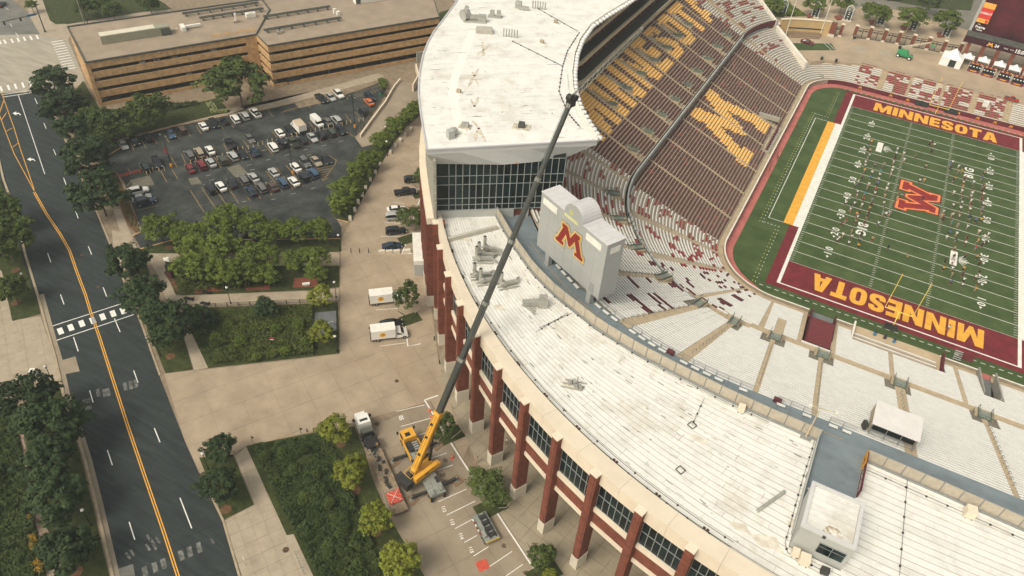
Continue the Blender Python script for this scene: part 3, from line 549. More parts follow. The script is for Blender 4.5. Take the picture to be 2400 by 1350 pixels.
# gold lettering in the maroon seats of the side stand
_w, _ps = word_polys('MINNESOTA', 1.0, .15); _kx = 101.0 / _w
def upper_gold(y, d):
    v = (d - 33.8) / 12.4; u = (y + 3.2) / _kx
    if not 0 <= v <= 1: return False
    x = 0
    for ch in 'MINNESOTA':
        w_, g_ = GLY[ch]
        if x - .01 <= u <= x + w_ + .01: return any(inpoly(u - x, v, P) for P in g_)
        x += w_ + .15
    return False
def lower_gold(y, d):
    v = (d - 4.2) / 18.6; u = (y - 31) / 30 * 1.8
    return 0 <= v <= 1 and 0 <= u <= 1.8 and inpoly(u, v, SLABM)
_nz = rng.random((400, 80)); 
def patchy(i, r, f, sc=3):
    h = math.sin(i * 12.9898 // 1 * .37 + (r // 2) * 4.1) ; a = _nz[(i // sc) % 400, (r // 2) % 80] * .6 + _nz[i % 400, r % 80] * .4
    return a < f
def seat_col(k, key, d, i, r, up):
    if k == 'near':
        return BW
    if k == 'arc':
        if key < (20 if up else 14): return BW
        if key > 84: return BM
        if key < 42: return BM if patchy(i, r, .26) else BW
        return BR if patchy(i, r, .36, 2) else BW
    if k == 'side':
        if up: return BG if upper_gold(key, d) else BM
        return BG if lower_gold(key, d) else (BR if patchy(i, r, .14, 2) else BM)
    if k == 'farc':
        if up: return BR if patchy(i, r, .34, 2) else BW
        return BR if (d > 11 and patchy(i, r, .30, 3)) else BW
    return BR if (key < 45 and patchy(i, r, .56, 4)) else BW
def far_end_angle(d):     # the stair wall that ends the side stand, as an angle on the far corner arc
    x0, y0, x1, y1 = -18.6, 102.9, -35.5, 116.4; best = 90
    for a in range(180, 100, -1):
        px = -2.6 + (12 + d) * math.cos(R(a)); py = 93.8 + (12 + d) * math.sin(R(a))
        if (x1 - x0) * (py - y0) - (y1 - y0) * (px - x0) < 0: return a
    return best
def blocked(k, key, d, up):
    if k == 'near' and not up:
        if 8.0 < key < 13.1 and d < 17.5: return True            # players' tunnel
        if 16.6 < key < 34.2 and d < 6.4: return True            # front terrace
        if 41 < key < 44.3 and d < 10.4: return True             # second tunnel
    if up:                                                        # vomitory openings
        b = d - aisle_d(k, key)
        if k == 'near': return any(abs(key - a) < 2.3 for a in NEAR_UP) and b < 5.4
        if k == 'arc': return any(abs(key - a) < 2.0 for a in ARC_UP) and 1.0 < b < 5.8
        if k == 'side':
            if any(abs(key - a - 1.6) < 1.0 for a in SIDE_UP) and b < 4.6: return True
            if any(abs(key - a - 1.4) < .9 for a in SIDE_UP[1:8]) and 12 < b < 19: return True
    elif k == 'side' and (abs(key - 61) < 1.2 and 2 < d < 8 or 44 < key < 61 and d < 3.0): return True
    return False
# three things: the lower stand, the upper stand, the end stand
lower = thing('lower_stand', 'lower tier of benches, maroon along the sideline and white round the near end', 'stand', (-14.6, -16.5, FZ))
upper = thing('upper_stand', 'upper tier with MINNESOTA in gold seats along the side and white benches beyond', 'stand', (-40, -35, 11))
endst = thing('end_stand', 'low stand of white benches with red seat backs along the open plaza end', 'stand', (20, 108, FZ))
tl, tu, te = MB(), MB(), MB(); sl, su, se = MB(), MB(), MB()
bench = {}
def bget(stand, m): return bench.setdefault((stand, m), MB())
def row_cell(mb, a, b, d, z0, z1, m):
    A0, B0, A1, B1 = at(a, d), at(b, d), at(a, d + PITCH), at(b, d + PITCH)
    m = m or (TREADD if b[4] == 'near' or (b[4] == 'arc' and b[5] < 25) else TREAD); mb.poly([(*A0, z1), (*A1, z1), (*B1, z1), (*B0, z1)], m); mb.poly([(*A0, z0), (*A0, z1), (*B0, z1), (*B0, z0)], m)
def bench_cell(stand, m, a, b, d, z, cap=True):
    wd = (.36 if b[4] == 'near' or (b[4] == 'arc' and b[5] < 22) else .31) if m is BW else (.54 if m is BG else .34); hh = .22 if m is BW else .3; o = .30
    A0, B0, A1, B1 = at(a, d + o), at(b, d + o), at(a, d + o + wd), at(b, d + o + wd); mb = bget(stand, m); t = z + hh + .12; l = z + .1
    mb.mesh([(*A0, l), (*B0, l), (*B0, t), (*A0, t), (*A1, l), (*B1, l), (*B1, t), (*A1, t)], [(0, 3, 2, 1), (3, 7, 6, 2), (4, 5, 6, 7)] + ([(0, 4, 7, 3), (1, 2, 6, 5)] if cap else []), None)
for r in range(60):
    d = D0 + r * PITCH
    for i in range(len(ST) - 1):
        a, b = ST[i], ST[i + 1]; k = b[4]; key = (a[5] + b[5]) / 2 if a[4] == b[4] else b[5]
        if k == 'far' or (k == 'farc' and key < 91): lim = 9.6
        ad = aisle_d(k, key); B_ = bl(k, key)
        if k in ('far', 'farc'):
            ea = far_end_angle(d)
            if k == 'far' or key < max(ea, 128):
                if r < 11:
                    z1 = 4.45 + .32 * r
                    row_cell(te, a, b, d, z1 - .32, z1, None)
                    if is_aisle(k, key, False): row_cell(se, a, b, d - .05, z1 - .32, z1 + .06, STAIR)
                    else: bench_cell('end', seat_col(k, key, d, i, r, False), a, b, d, z1)
                if not (k == 'farc' and key >= ea): 
                    continue
        # lower tier
        if d < ad - .3 and not (k == 'farc' and key < far_end_angle(d)):
            z1 = zlow(d)
            if not (k == 'near' and blocked(k, key, d, False)):
                row_cell(tl, a, b, d, z1 - .327, z1, None)
                if k == 'arc' and key > 30 and is_aisle(k, key, False, d): pass
                elif is_aisle(k, key, False, d): row_cell(sl, a, b, d - .05, z1 - .327, z1 + .07, STAIR); row_cell(sl, a, b, d + .4, z1, z1 + .2, STAIR)
                elif not blocked(k, key, d, False): bench_cell('lower', seat_col(k, key, d, i, r, False), a, b, d, z1)
        # upper tier
        du = ad + lerp(1.5, -.8, B_)
        if du <= d < 48.2 and not (k in ('farc',) and key < 146 + (d - 25) * .1) and k != 'far':
            z1 = zup(d, B_)
            row_cell(tu, a, b, d, z1 - .5, z1, None)
            if k == 'arc' and key > 30 and is_aisle(k, key, True): pass
            elif is_aisle(k, key, True): row_cell(su, a, b, d - .05, z1 - .5, z1 + .07, STAIR); row_cell(su, a, b, d + .4, z1, z1 + .25, STAIR)
            elif not blocked(k, key, d, True): bench_cell('upper', seat_col(k, key, d, i, r, True), a, b, d, z1)
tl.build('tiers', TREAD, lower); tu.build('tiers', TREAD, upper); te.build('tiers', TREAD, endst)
for mb, p in ((sl, lower), (su, upper), (se, endst)): o = mb.build('aisle_steps', STAIR, p); o['kind'] = 'stuff'
for (s_, m), mb in bench.items():
    o = mb.build({'lower': 'bench_rows', 'upper': 'bench_rows', 'end': 'bench_rows'}[s_], m, {'lower': lower, 'upper': upper, 'end': endst}[s_]); o['kind'] = 'stuff'
# cross aisle, front edges and walls that follow the bowl
ca, fw, fc, ug, uf = MB(), MB(), MB(), MB(), MB()
ewm, ewc = MB(), MB(); runs = []
for i in range(len(ST) - 1):
    a, b = ST[i], ST[i + 1]; k = b[4]; key = b[5]; ad = aisle_d(k, key); B_ = bl(k, key)
    end = k == 'far' or (k == 'farc' and key < 128)
    skip = k == 'near' and (8.0 < key < 13.1 or 41 < key < 44.3 or 16.6 < key < 34.2)
    w_, c_ = (ewm, ewc) if end else (fw, fc)
    if skip and fw.f: runs.append((fw, fc)); fw, fc = MB(), MB()
    if not skip:
        top = 4.9
        c_.poly([(*at(a, 0), top), (*at(a, .35), top), (*at(b, .35), top), (*at(b, 0), top)], WALLC)
        w_.poly([(*at(a, 0), FZ), (*at(a, 0), top), (*at(b, 0), top), (*at(b, 0), FZ)]); w_.poly([(*at(b, .35), 4.1), (*at(b, .35), top), (*at(a, .35), top), (*at(a, .35), 4.1)])
        c_.poly([(*at(a, .35), 4.13), (*at(a, D0), 4.13), (*at(b, D0), 4.13), (*at(b, .35), 4.13)], STAIR)
    if not end and k != 'far' and not (k == 'farc' and key < 146):
        z = zlow(ad - .3) + .02; nd = lerp(1.9, 0.2, B_)
        ca.poly([(*at(a, ad - .6), z), (*at(a, ad + nd), z), (*at(b, ad + nd), z), (*at(b, ad - .6), z)])
        du = ad + lerp(1.5, -.8, B_); zt = zup(du, B_) - .43 + 1.1 * B_
        if B_ > .15:
            h = 1.0 * B_
            uf.poly([(*at(a, du - .25), zt - h - .2), (*at(a, du - .25), zt), (*at(b, du - .25), zt), (*at(b, du - .25), zt - h - .2)]); uf.poly([(*at(a, du - .25), zt), (*at(a, du + .1), zt), (*at(b, du + .1), zt), (*at(b, du - .25), zt)])
            uf.poly([(*at(b, du + .1), zt - h), (*at(b, du + .1), zt), (*at(a, du + .1), zt), (*at(a, du + .1), zt - h)])
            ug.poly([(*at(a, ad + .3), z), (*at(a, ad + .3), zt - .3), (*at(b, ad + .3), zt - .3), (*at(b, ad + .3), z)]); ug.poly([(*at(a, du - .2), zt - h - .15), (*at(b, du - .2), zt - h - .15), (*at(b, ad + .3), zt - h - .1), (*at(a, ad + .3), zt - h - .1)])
ca.build('cross_aisle', STAIR, lower)
for a, b in runs + [(fw, fc)]: a.build('field_wall', M('field_wall_concrete', (.30, .25, .18), .9), lower); b.build('wall_cap', WALLC, lower)
uf.build('front_ledge', M('grey_ledge', (.40, .41, .385), .7, .1, .5), upper); ug.build('shaded_gap', SHGAP, upper)  # dark sheets painted as the shade under the upper tier's overhang
ewm.build('field_wall', MWALL, endst); ewc.build('wall_cap', WALLC, endst)
# little gold emblems on the maroon end wall
for x in (0.5, 10.2, 15.5, 30.8, 36.5, 41.5, 46):
    m_ = MB(); put_poly(m_, SLABM, (x + .55, 105.75, FZ + .25), (-.62, 0, 0), (0, 0, .8)); m_.build('gold_emblem', GOLDP, endst)
m_ = MB()
for x in [-2 + 2.6 * k for k in range(19)]: m_.cyl((x, 115.6, PZ), (x, 115.6, PZ + 1.1), .035, n=5)
for z in (.55, 1.1): m_.bar((-2, 115.6, PZ + z), (46, 115.6, PZ + z), .05)
m_.build('guard_rail', RAIL, endst)
# black covers draped on the wall below the far goal post, and a white bin beside the stairs
for x in (19.6, 28.5):
    m_ = MB(); v = []
    for u in range(7):
        for t in range(4): v.append((x - 1.9 + u * .65, 105.6 - t * .28, FZ + 1.5 - t * .42 - .15 * math.sin(u * 1.7)))
    m_.mesh(v, [(u * 4 + t, u * 4 + t + 1, u * 4 + t + 5, u * 4 + t + 4) for u in range(6) for t in range(3)]); o = m_.build('black_cover', M('black_cloth', (.018, .022, .02), .8)); tag(o, 'black cover draped over the end wall %s the far goal post' % ('left of' if x < 24 else 'right of'), 'cover')
# stair wall that ends the side stand, with the sloping cap
m_ = MB(); p0 = (-18.4, 103.2, 8.6); p1 = (-35.0, 116.6, 15.0); q = (.62, .78)
m_.mesh([(p0[0], p0[1], 4), (p1[0], p1[1], 4), (p1[0], p1[1], p1[2]), p0, (p0[0] + q[0], p0[1] + q[1], 4), (p1[0] + q[0], p1[1] + q[1], 4), (p1[0] + q[0], p1[1] + q[1], p1[2]), (p0[0] + q[0], p0[1] + q[1], p0[2])], [(0, 1, 2, 3), (5, 4, 7, 6), (3, 2, 6, 7), (0, 3, 7, 4), (1, 5, 6, 2)]); m_.build('stair_wall', WALLC, lower)
# end wall of the upper tier with maroon fascia
m_ = MB(); e0 = [at(ST[0], 0)]
A_ = R(146.5); f = lambda d: (-2.6 + (12 + d) * math.cos(A_), 93.8 + (12 + d) * math.sin(A_))
v = [f(24.2), f(49)]; u = np.array([-math.sin(A_), math.cos(A_)]) * -.5
m_.mesh([(*v[0], 12.6), (*v[1], 12.6), (*v[1], 26.5), (*v[0], 16.0), (v[0][0] + u[0], v[0][1] + u[1], 12.6), (v[1][0] + u[0], v[1][1] + u[1], 12.6), (v[1][0] + u[0], v[1][1] + u[1], 26.5), (v[0][0] + u[0], v[0][1] + u[1], 16.0)], [(0, 1, 2, 3), (5, 4, 7, 6), (3, 2, 6, 7), (0, 3, 7, 4)]); m_.build('end_wall', WALLC, upper)
m_ = MB()
for k in range(12):
    a0, a1 = R(146 + k * 2.8), R(146 + (k + 1) * 2.8); g_ = lambda a, d: (-2.6 + (12 + d) * math.cos(a), 93.8 + (12 + d) * math.sin(a))
    m_.poly([(*g_(a1, 24.3), 14.4), (*g_(a1, 24.3), 16.1), (*g_(a0, 24.3), 16.1), (*g_(a0, 24.3), 14.4)])
m_.build('maroon_fascia', MWALL, upper)
# vomitories of the end stand: landing, opening and rails
def vom(parent, c, n, z, wd=2.1, dp=2.6):
    """c: point on the aisle line, n: outward direction, z: landing level"""
    n = np.array(n); t = np.array([-n[1], n[0]]); c = np.array(c)
    q = lambda u, v: tuple(c + t * u + n * v)
    m_ = MB(); m_.prism([q(-wd * .7, -.2), q(wd * .7, -.2), q(wd * .7, dp + .8), q(-wd * .7, dp + .8)], z - 1.2, z + .42); o = m_.build('vomitory_landing', STAIR, parent)
    m_ = MB(); m_.poly([(*q(-wd / 2, .2), z + .45), (*q(wd / 2, .2), z + .45), (*q(wd / 2, dp), z + .45), (*q(-wd / 2, dp), z + .45)][::-1] if 0 else [(*q(-wd / 2, .2), z + .45), (*q(wd / 2, .2), z + .45), (*q(wd / 2, dp), z + .45), (*q(-wd / 2, dp), z + .45)]); h = m_.build('vomitory_opening', MESHP, o)
    m_ = MB()
    for u, v in ((-wd / 2, 0), (-wd / 2, dp / 2), (-wd / 2, dp), (0, dp), (wd / 2, dp), (wd / 2, dp / 2), (wd / 2, 0)): m_.cyl((*q(u, v), z + .4), (*q(u, v), z + 1.6), .05, n=5)
    for hh in (1.0, 1.55):
        for p_, q_ in (((-wd / 2, 0), (-wd / 2, dp)), ((-wd / 2, dp), (wd / 2, dp)), ((wd / 2, dp), (wd / 2, 0))): m_.bar((*q(*p_), z + hh), (*q(*q_), z + hh), .07)
    for p_, q_ in (((-wd / 2, 0), (-wd / 2, dp)), ((-wd / 2, dp), (wd / 2, dp)), ((wd / 2, dp), (wd / 2, 0))): m_.poly([(*q(*p_), z + .45), (*q(*q_), z + .45), (*q(*q_), z + 1.0), (*q(*p_), z + 1.0)])
    m_.build('vomitory_rail', M('green_grey_rail', (.16, .185, .15), .5, .2, 3), o)
for x in NEAR_UP[:4]: vom(upper, (x, -16.5 - 19.6), (0, -1), zup(20.6, 0))
for a in ARC_UP[:6]:
    an = R(270 - a); d = aisle_d('arc', a) + 1.2; n = (math.cos(an), math.sin(an)); vom(upper, (.4 + (15 + d) * n[0], -1.5 + (15 + d) * n[1]), n, zup(d + 1, bl('arc', a)), 1.5, 3.4)
for y in SIDE_UP[:9]: vom(upper, (-14.6 - 27.0, y + 1.6), (-1, 0), zup(27.5, 1), 1.3, 3.2)
for y in SIDE_UP[1:8]: vom(upper, (-14.6 - 37.6, y + 1.5), (-1, 0), zup(39.5, 1) - .6, .9, 6.2)
m_ = MB(); m_.box((-20.2, 61.2, 6.9), (6.2, 1.0, 1.2)); m_.box((-16.9, 53, 4.3), (2.6, 16, .35)); m_.build('sideline_platform', M('platform_grey', (.33, .31, .25), .85), lower)
for k in range(9):
    m_ = MB(); m_.box((-16.6, 46.5 + k * 1.6, 4.75), (.5, .9, .7)); m_.build('folding_chair', MWALL, lower)
# aisle hand rails of the near stand
m_ = MB()
for x in NEAR_UP[:4]:
    for r in range(6, 32, 2): d = 20 + r * PITCH; m_.cyl((x, -16.5 - d, zup(d, 0)), (x, -16.5 - d, zup(d, 0) + .95), .04, n=4); m_.bar((x, -16.5 - d, zup(d, 0) + .95), (x, -16.5 - d - PITCH, zup(d, 0) + 1.3), .05)
for a in ARC_UP[:4]:
    n = (math.cos(R(270 - a)), math.sin(R(270 - a)))
    for r in range(6, 30, 2): d = aisle_d('arc', a) + 2 + r * PITCH; P = (.4 + (15 + d) * n[0], -1.5 + (15 + d) * n[1]); m_.cyl((*P, zup(d, bl('arc', a))), (*P, zup(d, bl('arc', a)) + .95), .04, n=4); m_.bar((*P, zup(d, bl('arc', a)) + .95), (P[0] + n[0] * .84, P[1] + n[1] * .84, zup(d, bl('arc', a)) + 1.3), .05)
m_.build('aisle_rail', RAIL, upper)
# wheelchair places along the top of the near stand: benches, dividers and rail
m_ = MB(); b_ = MB(); rd = MB()
def topline(t):      # t in metres along the top of the bowl: negative = round the corner
    if t >= 0: return (t + .4, -16.5 - 48.6), (0, -1)
    a = R(270 + t / 63.6 * 57.3); return (.4 + 63.6 * math.cos(a), -1.5 + 63.6 * math.sin(a)), (math.cos(a), math.sin(a))
t = -47.0; i = 0
while t < 16:
    (x, y), n = topline(t); (x2, y2), n2 = topline(t + 1.9)
    if abs(x - 2.8) > 1.6 and abs(x - 11.8) > 1.6:
        o1, o2 = .9, 1.35; A, B = (x + n[0] * o1, y + n[1] * o1), (x2 + n2[0] * o1, y2 + n2[1] * o1)
        if i % 5 != 3: bm = MB(); bm.bar((*A, WK + .35), (A[0] + (B[0] - A[0]) * .7, A[1] + (B[1] - A[1]) * .7, WK + .35), .45, .12); bm.build('top_bench', BW, upper)
        m_.bar((x, y, WK + .5), (x + n[0] * 2.2, y + n[1] * 2.2, WK + .5), .05, .05); m_.cyl((x, y, WK - .3), (x, y, WK + 1.1), .05, n=5); m_.bar((x, y, WK + 1.05), (x2, y2, WK + 1.05), .06); m_.bar((x, y, WK + .55), (x2, y2, WK + .55), .04)
        if i % 9 == 0: rm = MB(); rm.box((x + n[0] * .4, y + n[1] * .4, WK + .5), (1.2, .6, .7), math.atan2(n[1], n[0]) + 1.57); rm.build('maroon_cushion', BM, upper)
    t += 1.95; i += 1
m_.build('top_rail', RAIL, upper)['kind'] = 'stuff'
# players' tunnel with its maroon roof, the front terrace and the second tunnel
t = thing('players_tunnel', 'maroon roofed tunnel leading down to the field between two white bench blocks', 'tunnel', (10.6, -24, FZ))
m_ = MB(); m_.box((10.6, -19.0, FZ + .05), (4.6, 7.4, .06)); m_.build('ramp', M('grey_ramp', (.16, .17, .165), .9), t)
for x in (8.15, 13.05): m_ = MB(); m_.bar((x, -16.0, 4.0), (x, -33.2, 8.9), .25, 1.9); m_.build('side_wall', MWALL, t)
m_ = MB(); P = [(8.3, -22.2, 7.6), (12.9, -22.2, 7.6), (12.9, -33.2, 10.2), (8.3, -33.2, 10.2)]; m_.poly(P[::-1]); m_.mesh([P[0], P[1], (12.9, -22.2, 7.1), (8.3, -22.2, 7.1)], [(3, 2, 1, 0)]); m_.build('roof', M('tunnel_maroon', (.17, .035, .04), .8, .12, .8), t)
ux = np.array((-1, 0, 0)); uy = np.array((0, 11.0, -2.6)); uy = uy / np.linalg.norm(uy)
m_ = MB(); put_poly(m_, [(p[0] * 1.6, p[1] * 1.4) for p in SLABM], np.array((12.05, -28.3, 9.06)), ux, uy, lift=.04); m_.build('roof_emblem', GOLDP, t)
m_ = MB(); put_text(m_, 'SKI-U-MAH', .82, np.array((10.6, -31.2, 9.75)), ux, uy, bold=.03, lift=.04); m_.build('roof_lettering', GOLDP, t)
m_ = MB(); m_.box((10.6, -19.2, 5.0), (4.4, .2, .25)); m_.build('tunnel_bar', SHGAP, t)
t = thing('front_terrace', 'tan concrete terrace with long aluminium benches cut into the front rows', 'terrace', (25.5, -19, FZ))
m_ = MB(); m_.box((25.4, -19.4, 4.2), (17.6, 6.4, .9)); m_.build('floor', M('terrace_tan', (.47, .36, .23), .9, .08, .4), t)
for y, z in ((-19.2, 4.9), (-20.8, 5.2), (-22.3, 5.5)):
    m_ = MB(); m_.box((25.2, y, z), (16.0, .34, .1)); m_.build('bench', BW, t); m_ = MB(); m_.box((25.2, y - .45, z - .15), (16.4, .5, .3)); m_.build('step', TREAD, t)
for x in (16.8, 34.2): m_ = MB(); m_.box((x, -19.6, 5.2), (.35, 6.2, 1.6)); m_.build('end_wall', WALLC if x < 20 else MWALL, t)
t = thing('side_tunnel', 'narrow open ramp between two bench blocks near the right end of the near stand', 'tunnel', (42.6, -21, FZ))
m_ = MB(); m_.box((42.6, -19.6, FZ + .04), (2.9, 8, .06)); m_.build('ramp', MATS['grey_ramp'], t); m_ = MB(); m_.box((42.6, -16.2, FZ + .08), (2.9, 1.6, .06)); m_.build('ramp_mat', PINK, t)
for x in (41.1, 44.2): m_ = MB(); m_.bar((x, -16.2, 4.0), (x, -26.5, 6.9), .3, 2.2); m_.build('side_wall', M('ramp_wall_grey', (.33, .31, .26), .9), t)
m_ = MB(); m_.box((42.6, -26.6, 5.4), (3.2, .3, 4.0)); m_.build('back_wall', MATS['ramp_wall_grey'], t)

# ------------------------------------------------------------------ end building of the stadium: piers, bays, parapet, roof deck
BRK = bpy.data.materials.new('red_brick'); BRK.use_nodes = True
def brickmat(m, c1, c2, mo, sc):
    t = m.node_tree; N = t.nodes; L = t.links; b = N['Principled BSDF']; b.inputs['Roughness'].default_value = .9
    g = N.new('ShaderNodeNewGeometry'); sp = N.new('ShaderNodeSeparateXYZ'); L.new(g.outputs['Position'], sp.inputs[0])
    ad = N.new('ShaderNodeMath'); ad.operation = 'ADD'; L.new(sp.outputs['X'], ad.inputs[0]); L.new(sp.outputs['Y'], ad.inputs[1]); cb = N.new('ShaderNodeCombineXYZ'); L.new(ad.outputs[0], cb.inputs['X']); L.new(sp.outputs['Z'], cb.inputs['Y'])
    k = N.new('ShaderNodeTexBrick'); k.inputs['Scale'].default_value = sc; k.inputs['Color1'].default_value = (*c1, 1); k.inputs['Color2'].default_value = (*c2, 1); k.inputs['Mortar'].default_value = (*mo, 1); k.inputs['Mortar Size'].default_value = .012; k.inputs['Brick Width'].default_value = .55; k.inputs['Row Height'].default_value = .2; k.inputs['Bias'].default_value = -.2
    L.new(cb.outputs[0], k.inputs['Vector']); n = N.new('ShaderNodeTexNoise'); n.inputs['Scale'].default_value = .8; n.inputs['Detail'].default_value = 8; L.new(g.outputs['Position'], n.inputs['Vector'])
    mx = N.new('ShaderNodeMix'); mx.data_type = 'RGBA'; mx.blend_type = 'MULTIPLY'; mx.inputs[0].default_value = .8; rp = N.new('ShaderNodeValToRGB'); rp.color_ramp.elements[0].position = .3; rp.color_ramp.elements[1].position = .7; rp.color_ramp.elements[0].color = (.66, .6, .58, 1); rp.color_ramp.elements[1].color = (1.15, 1.1, 1.05, 1)
    L.new(n.outputs['Fac'], rp.inputs[0]); L.new(k.outputs['Color'], mx.inputs[6]); L.new(rp.outputs[0], mx.inputs[7]); L.new(mx.outputs[2], b.inputs['Base Color'])
brickmat(BRK, (.23, .062, .032), (.12, .034, .020), (.14, .07, .045), 1.0)
CREAM = M('cream_precast', (.70, .60, .46), .85, .05, .25); STONE = M('limestone', (.60, .54, .43), .85, .07, .5); GLS = M('dark_glass', (.008, .017, .018), .22, .5, .3, spec=.22, rnd=.5); MULL = M('grey_mullion', (.30, .32, .31), .5, .1, 2, metal=.3)
ROOF = M('white_membrane', (.63, .605, .545), .75, .03, .30, col2=(.725, .71, .66), fac=(.30, .52), rnd=.04, detail=10); SEAM = M('membrane_seam', (.30, .255, .185), .9, .3, .5); WALKM = M('blue_grey_coating', (.175, .21, .225), .8, .14, .35, detail=8, stretch=(.6, 1.5, 1, 0)); FENP = M('tan_screen_mesh', (.43, .375, .29), .8, .1, 1.2); GREYW = M('grey_panel', (.40, .40, .37), .6, .06, .3)
def grime(m, sc, lo, hi, c):
    t = m.node_tree; N = t.nodes; L = t.links; b = N['Principled BSDF']; src = b.inputs['Base Color'].links[0].from_socket; g = N.new('ShaderNodeNewGeometry'); n = N.new('ShaderNodeTexNoise'); n.inputs['Scale'].default_value = sc; n.inputs['Detail'].default_value = 12; n.inputs['Roughness'].default_value = .72; L.new(g.outputs['Position'], n.inputs['Vector'])
    r = N.new('ShaderNodeValToRGB'); r.color_ramp.elements[0].position = lo; r.color_ramp.elements[1].position = hi; r.color_ramp.elements[0].color = (1, 1, 1, 1); r.color_ramp.elements[1].color = (*c, 1); L.new(n.outputs['Fac'], r.inputs[0]); x = N.new('ShaderNodeMix'); x.data_type = 'RGBA'; x.blend_type = 'MULTIPLY'; x.inputs[0].default_value = 1; L.new(src, x.inputs[6]); L.new(r.outputs[0], x.inputs[7]); L.new(x.outputs[2], b.inputs['Base Color'])
grime(ROOF, .11, .54, .74, (.74, .68, .59)); grime(ROOF, .9, .56, .7, (.86, .82, .75)); grime(CONC, .09, .5, .7, (.88, .85, .80)); grime(CONC3, .14, .5, .72, (.80, .76, .70)); grime(ASPH, .5, .55, .75, (1.5, 1.45, 1.35)); grime(CREAM, .2, .55, .75, (.90, .87, .82)); grime(WALKM, .3, .5, .7, (.82, .82, .84))
PC = (22.0, 5.2)
def pc(a, r): return (PC[0] + r * math.cos(R(a)), PC[1] + r * math.sin(R(a)))
bld = thing('stadium_building', 'curved stadium end building with brick piers, dark windows and a white roof deck', 'stadium', (-20, -85, 0))
PA = [216.4 + 4.25 * k for k in range(0, 15)]
for k, a in enumerate(PA):
    m_ = MB(); c = pc(a, 102.9); rz = R(a)
    m_.box((c[0], c[1], 14.0), (2.2, 1.25, 21.8), rz); p = m_.build('pier', BRK, bld)
    c2_ = pc(a, 104.03); m_ = MB(); m_.box((c2_[0], c2_[1], 14.0), (.12, .72, 21.6), rz); m_.build('pier_face', BRK, p)
    m_ = MB(); m_.box((c[0], c[1], 1.56), (2.36, 1.4, 3.1), rz); m_.build('stone_base', STONE, p)
    m_ = MB(); c = pc(a, 103.55); m_.box((c[0], c[1], 25.0), (1.3, 1.42, .2), rz, taper=.98); m_.build('cap', CREAM, p)
# bays between the piers
for k in range(len(PA) - 1):
    a0, a1 = PA[k] + .36, PA[k + 1] - .36; A, B = pc(a0, 102.7), pc(a1, 102.7)
    A, B = np.array(A), np.array(B); d = (B - A) / np.linalg.norm(B - A); n = np.array([d[1], -d[0]]); L_ = np.linalg.norm(B - A)
    if n @ (A - np.array(PC)) < 0: n = -n
    q = lambda u, v, z: (*(A + d * u + n * v), z)
    def blk(mb, u0, u1, v0, v1, z0, z1): mb.prism([q(u0, v0, 0)[:2], q(u1, v0, 0)[:2], q(u1, v1, 0)[:2], q(u0, v1, 0)[:2]], z0, z1, bottom=True)
    m_ = MB(); blk(m_, 0, L_, -.5, .2, 13.0, 15.85); sp_ = m_.build('spandrel', BRK, bld)
    m_ = MB(); blk(m_, -.0, L_, -.5, .4, 15.85, 16.8); m_.build('window_sill', CREAM, sp_)
    m_ = MB(); blk(m_, -.0, L_, -.5, .38, 12.1, 13.0); m_.build('lower_trim', CREAM, sp_)
    w_ = MB(); nc, nr = 6, 2; z0, z1 = 16.8, 22.5
    for i in range(nc + 1): u = L_ * i / nc; blk(w_, max(0, u - .05), min(L_, u + .05), -.1, .08, z0, z1)
    for j in range(nr + 1): z = lerp(z0, z1, (0, .52, 1)[j]); blk(w_, 0, L_, -.08, .07, z - .05, z + .05)
    wf = w_.build('window_frame', MULL, bld)
    for i in range(nc):
        for j in range(nr):
            m_ = MB(); za, zb = lerp(z0, z1, (0, .52)[j]), lerp(z0, z1, (.52, 1)[j]); blk(m_, L_ * i / nc + .04, L_ * (i + 1) / nc - .04, -.03, .0, za, zb); m_.build('pane', GLS, wf)
    m_ = MB(); blk(m_, 0, L_, -.6, -.3, 16.8, 22.6); m_.build('window_backing', SHGAP, bld)
# parapet with a broad sloping coping, precast joints left open
def pin(a):     # inner edge of the coping along the ray at angle a
    cx, cy, r = 24.6, 14.4, 109.94; dx, dy = math.cos(R(a)), math.sin(R(a)); fx, fy = PC[0] - cx, PC[1] - cy; b = fx * dx + fy * dy; c = fx * fx + fy * fy - r * r; t = -b + math.sqrt(b * b - c); return (PC[0] + t * dx, PC[1] + t * dy)
for k in range(-1, 15):
    a0, a1 = 218.525 + 4.25 * k + .008, 218.525 + 4.25 * (k + 1) - .008; m_ = MB()
    for s_ in range(4):
        b0, b1 = lerp(a0, a1, s_ / 4), lerp(a0, a1, (s_ + 1) / 4); o0, o1, i0, i1 = pc(b0, 103.15), pc(b1, 103.15), pin(b0), pin(b1); w0, w1 = pc(b0, 102.4), pc(b1, 102.4)
        m_.poly([(*o0, 25.2), (*o1, 25.2), (*i1, 25.0), (*i0, 25.0)]); m_.poly([(*o0, 22.6), (*o1, 22.6), (*o1, 25.2), (*o0, 25.2)]); m_.poly([(*i1, 23.6), (*i0, 23.6), (*i0, 25.0), (*i1, 25.0)]); m_.poly([(*w0, 22.6), (*w1, 22.6), (*o1, 22.6), (*o0, 22.6)])
        if s_ in (0, 3): e_o, e_i = (o0, i0) if s_ == 0 else (o1, i1); m_.poly([(*e_o, 22.6), (*e_o, 25.2), (*e_i, 25.0), (*e_i, 23.6)])
    m_.build('parapet_unit', CREAM, bld)
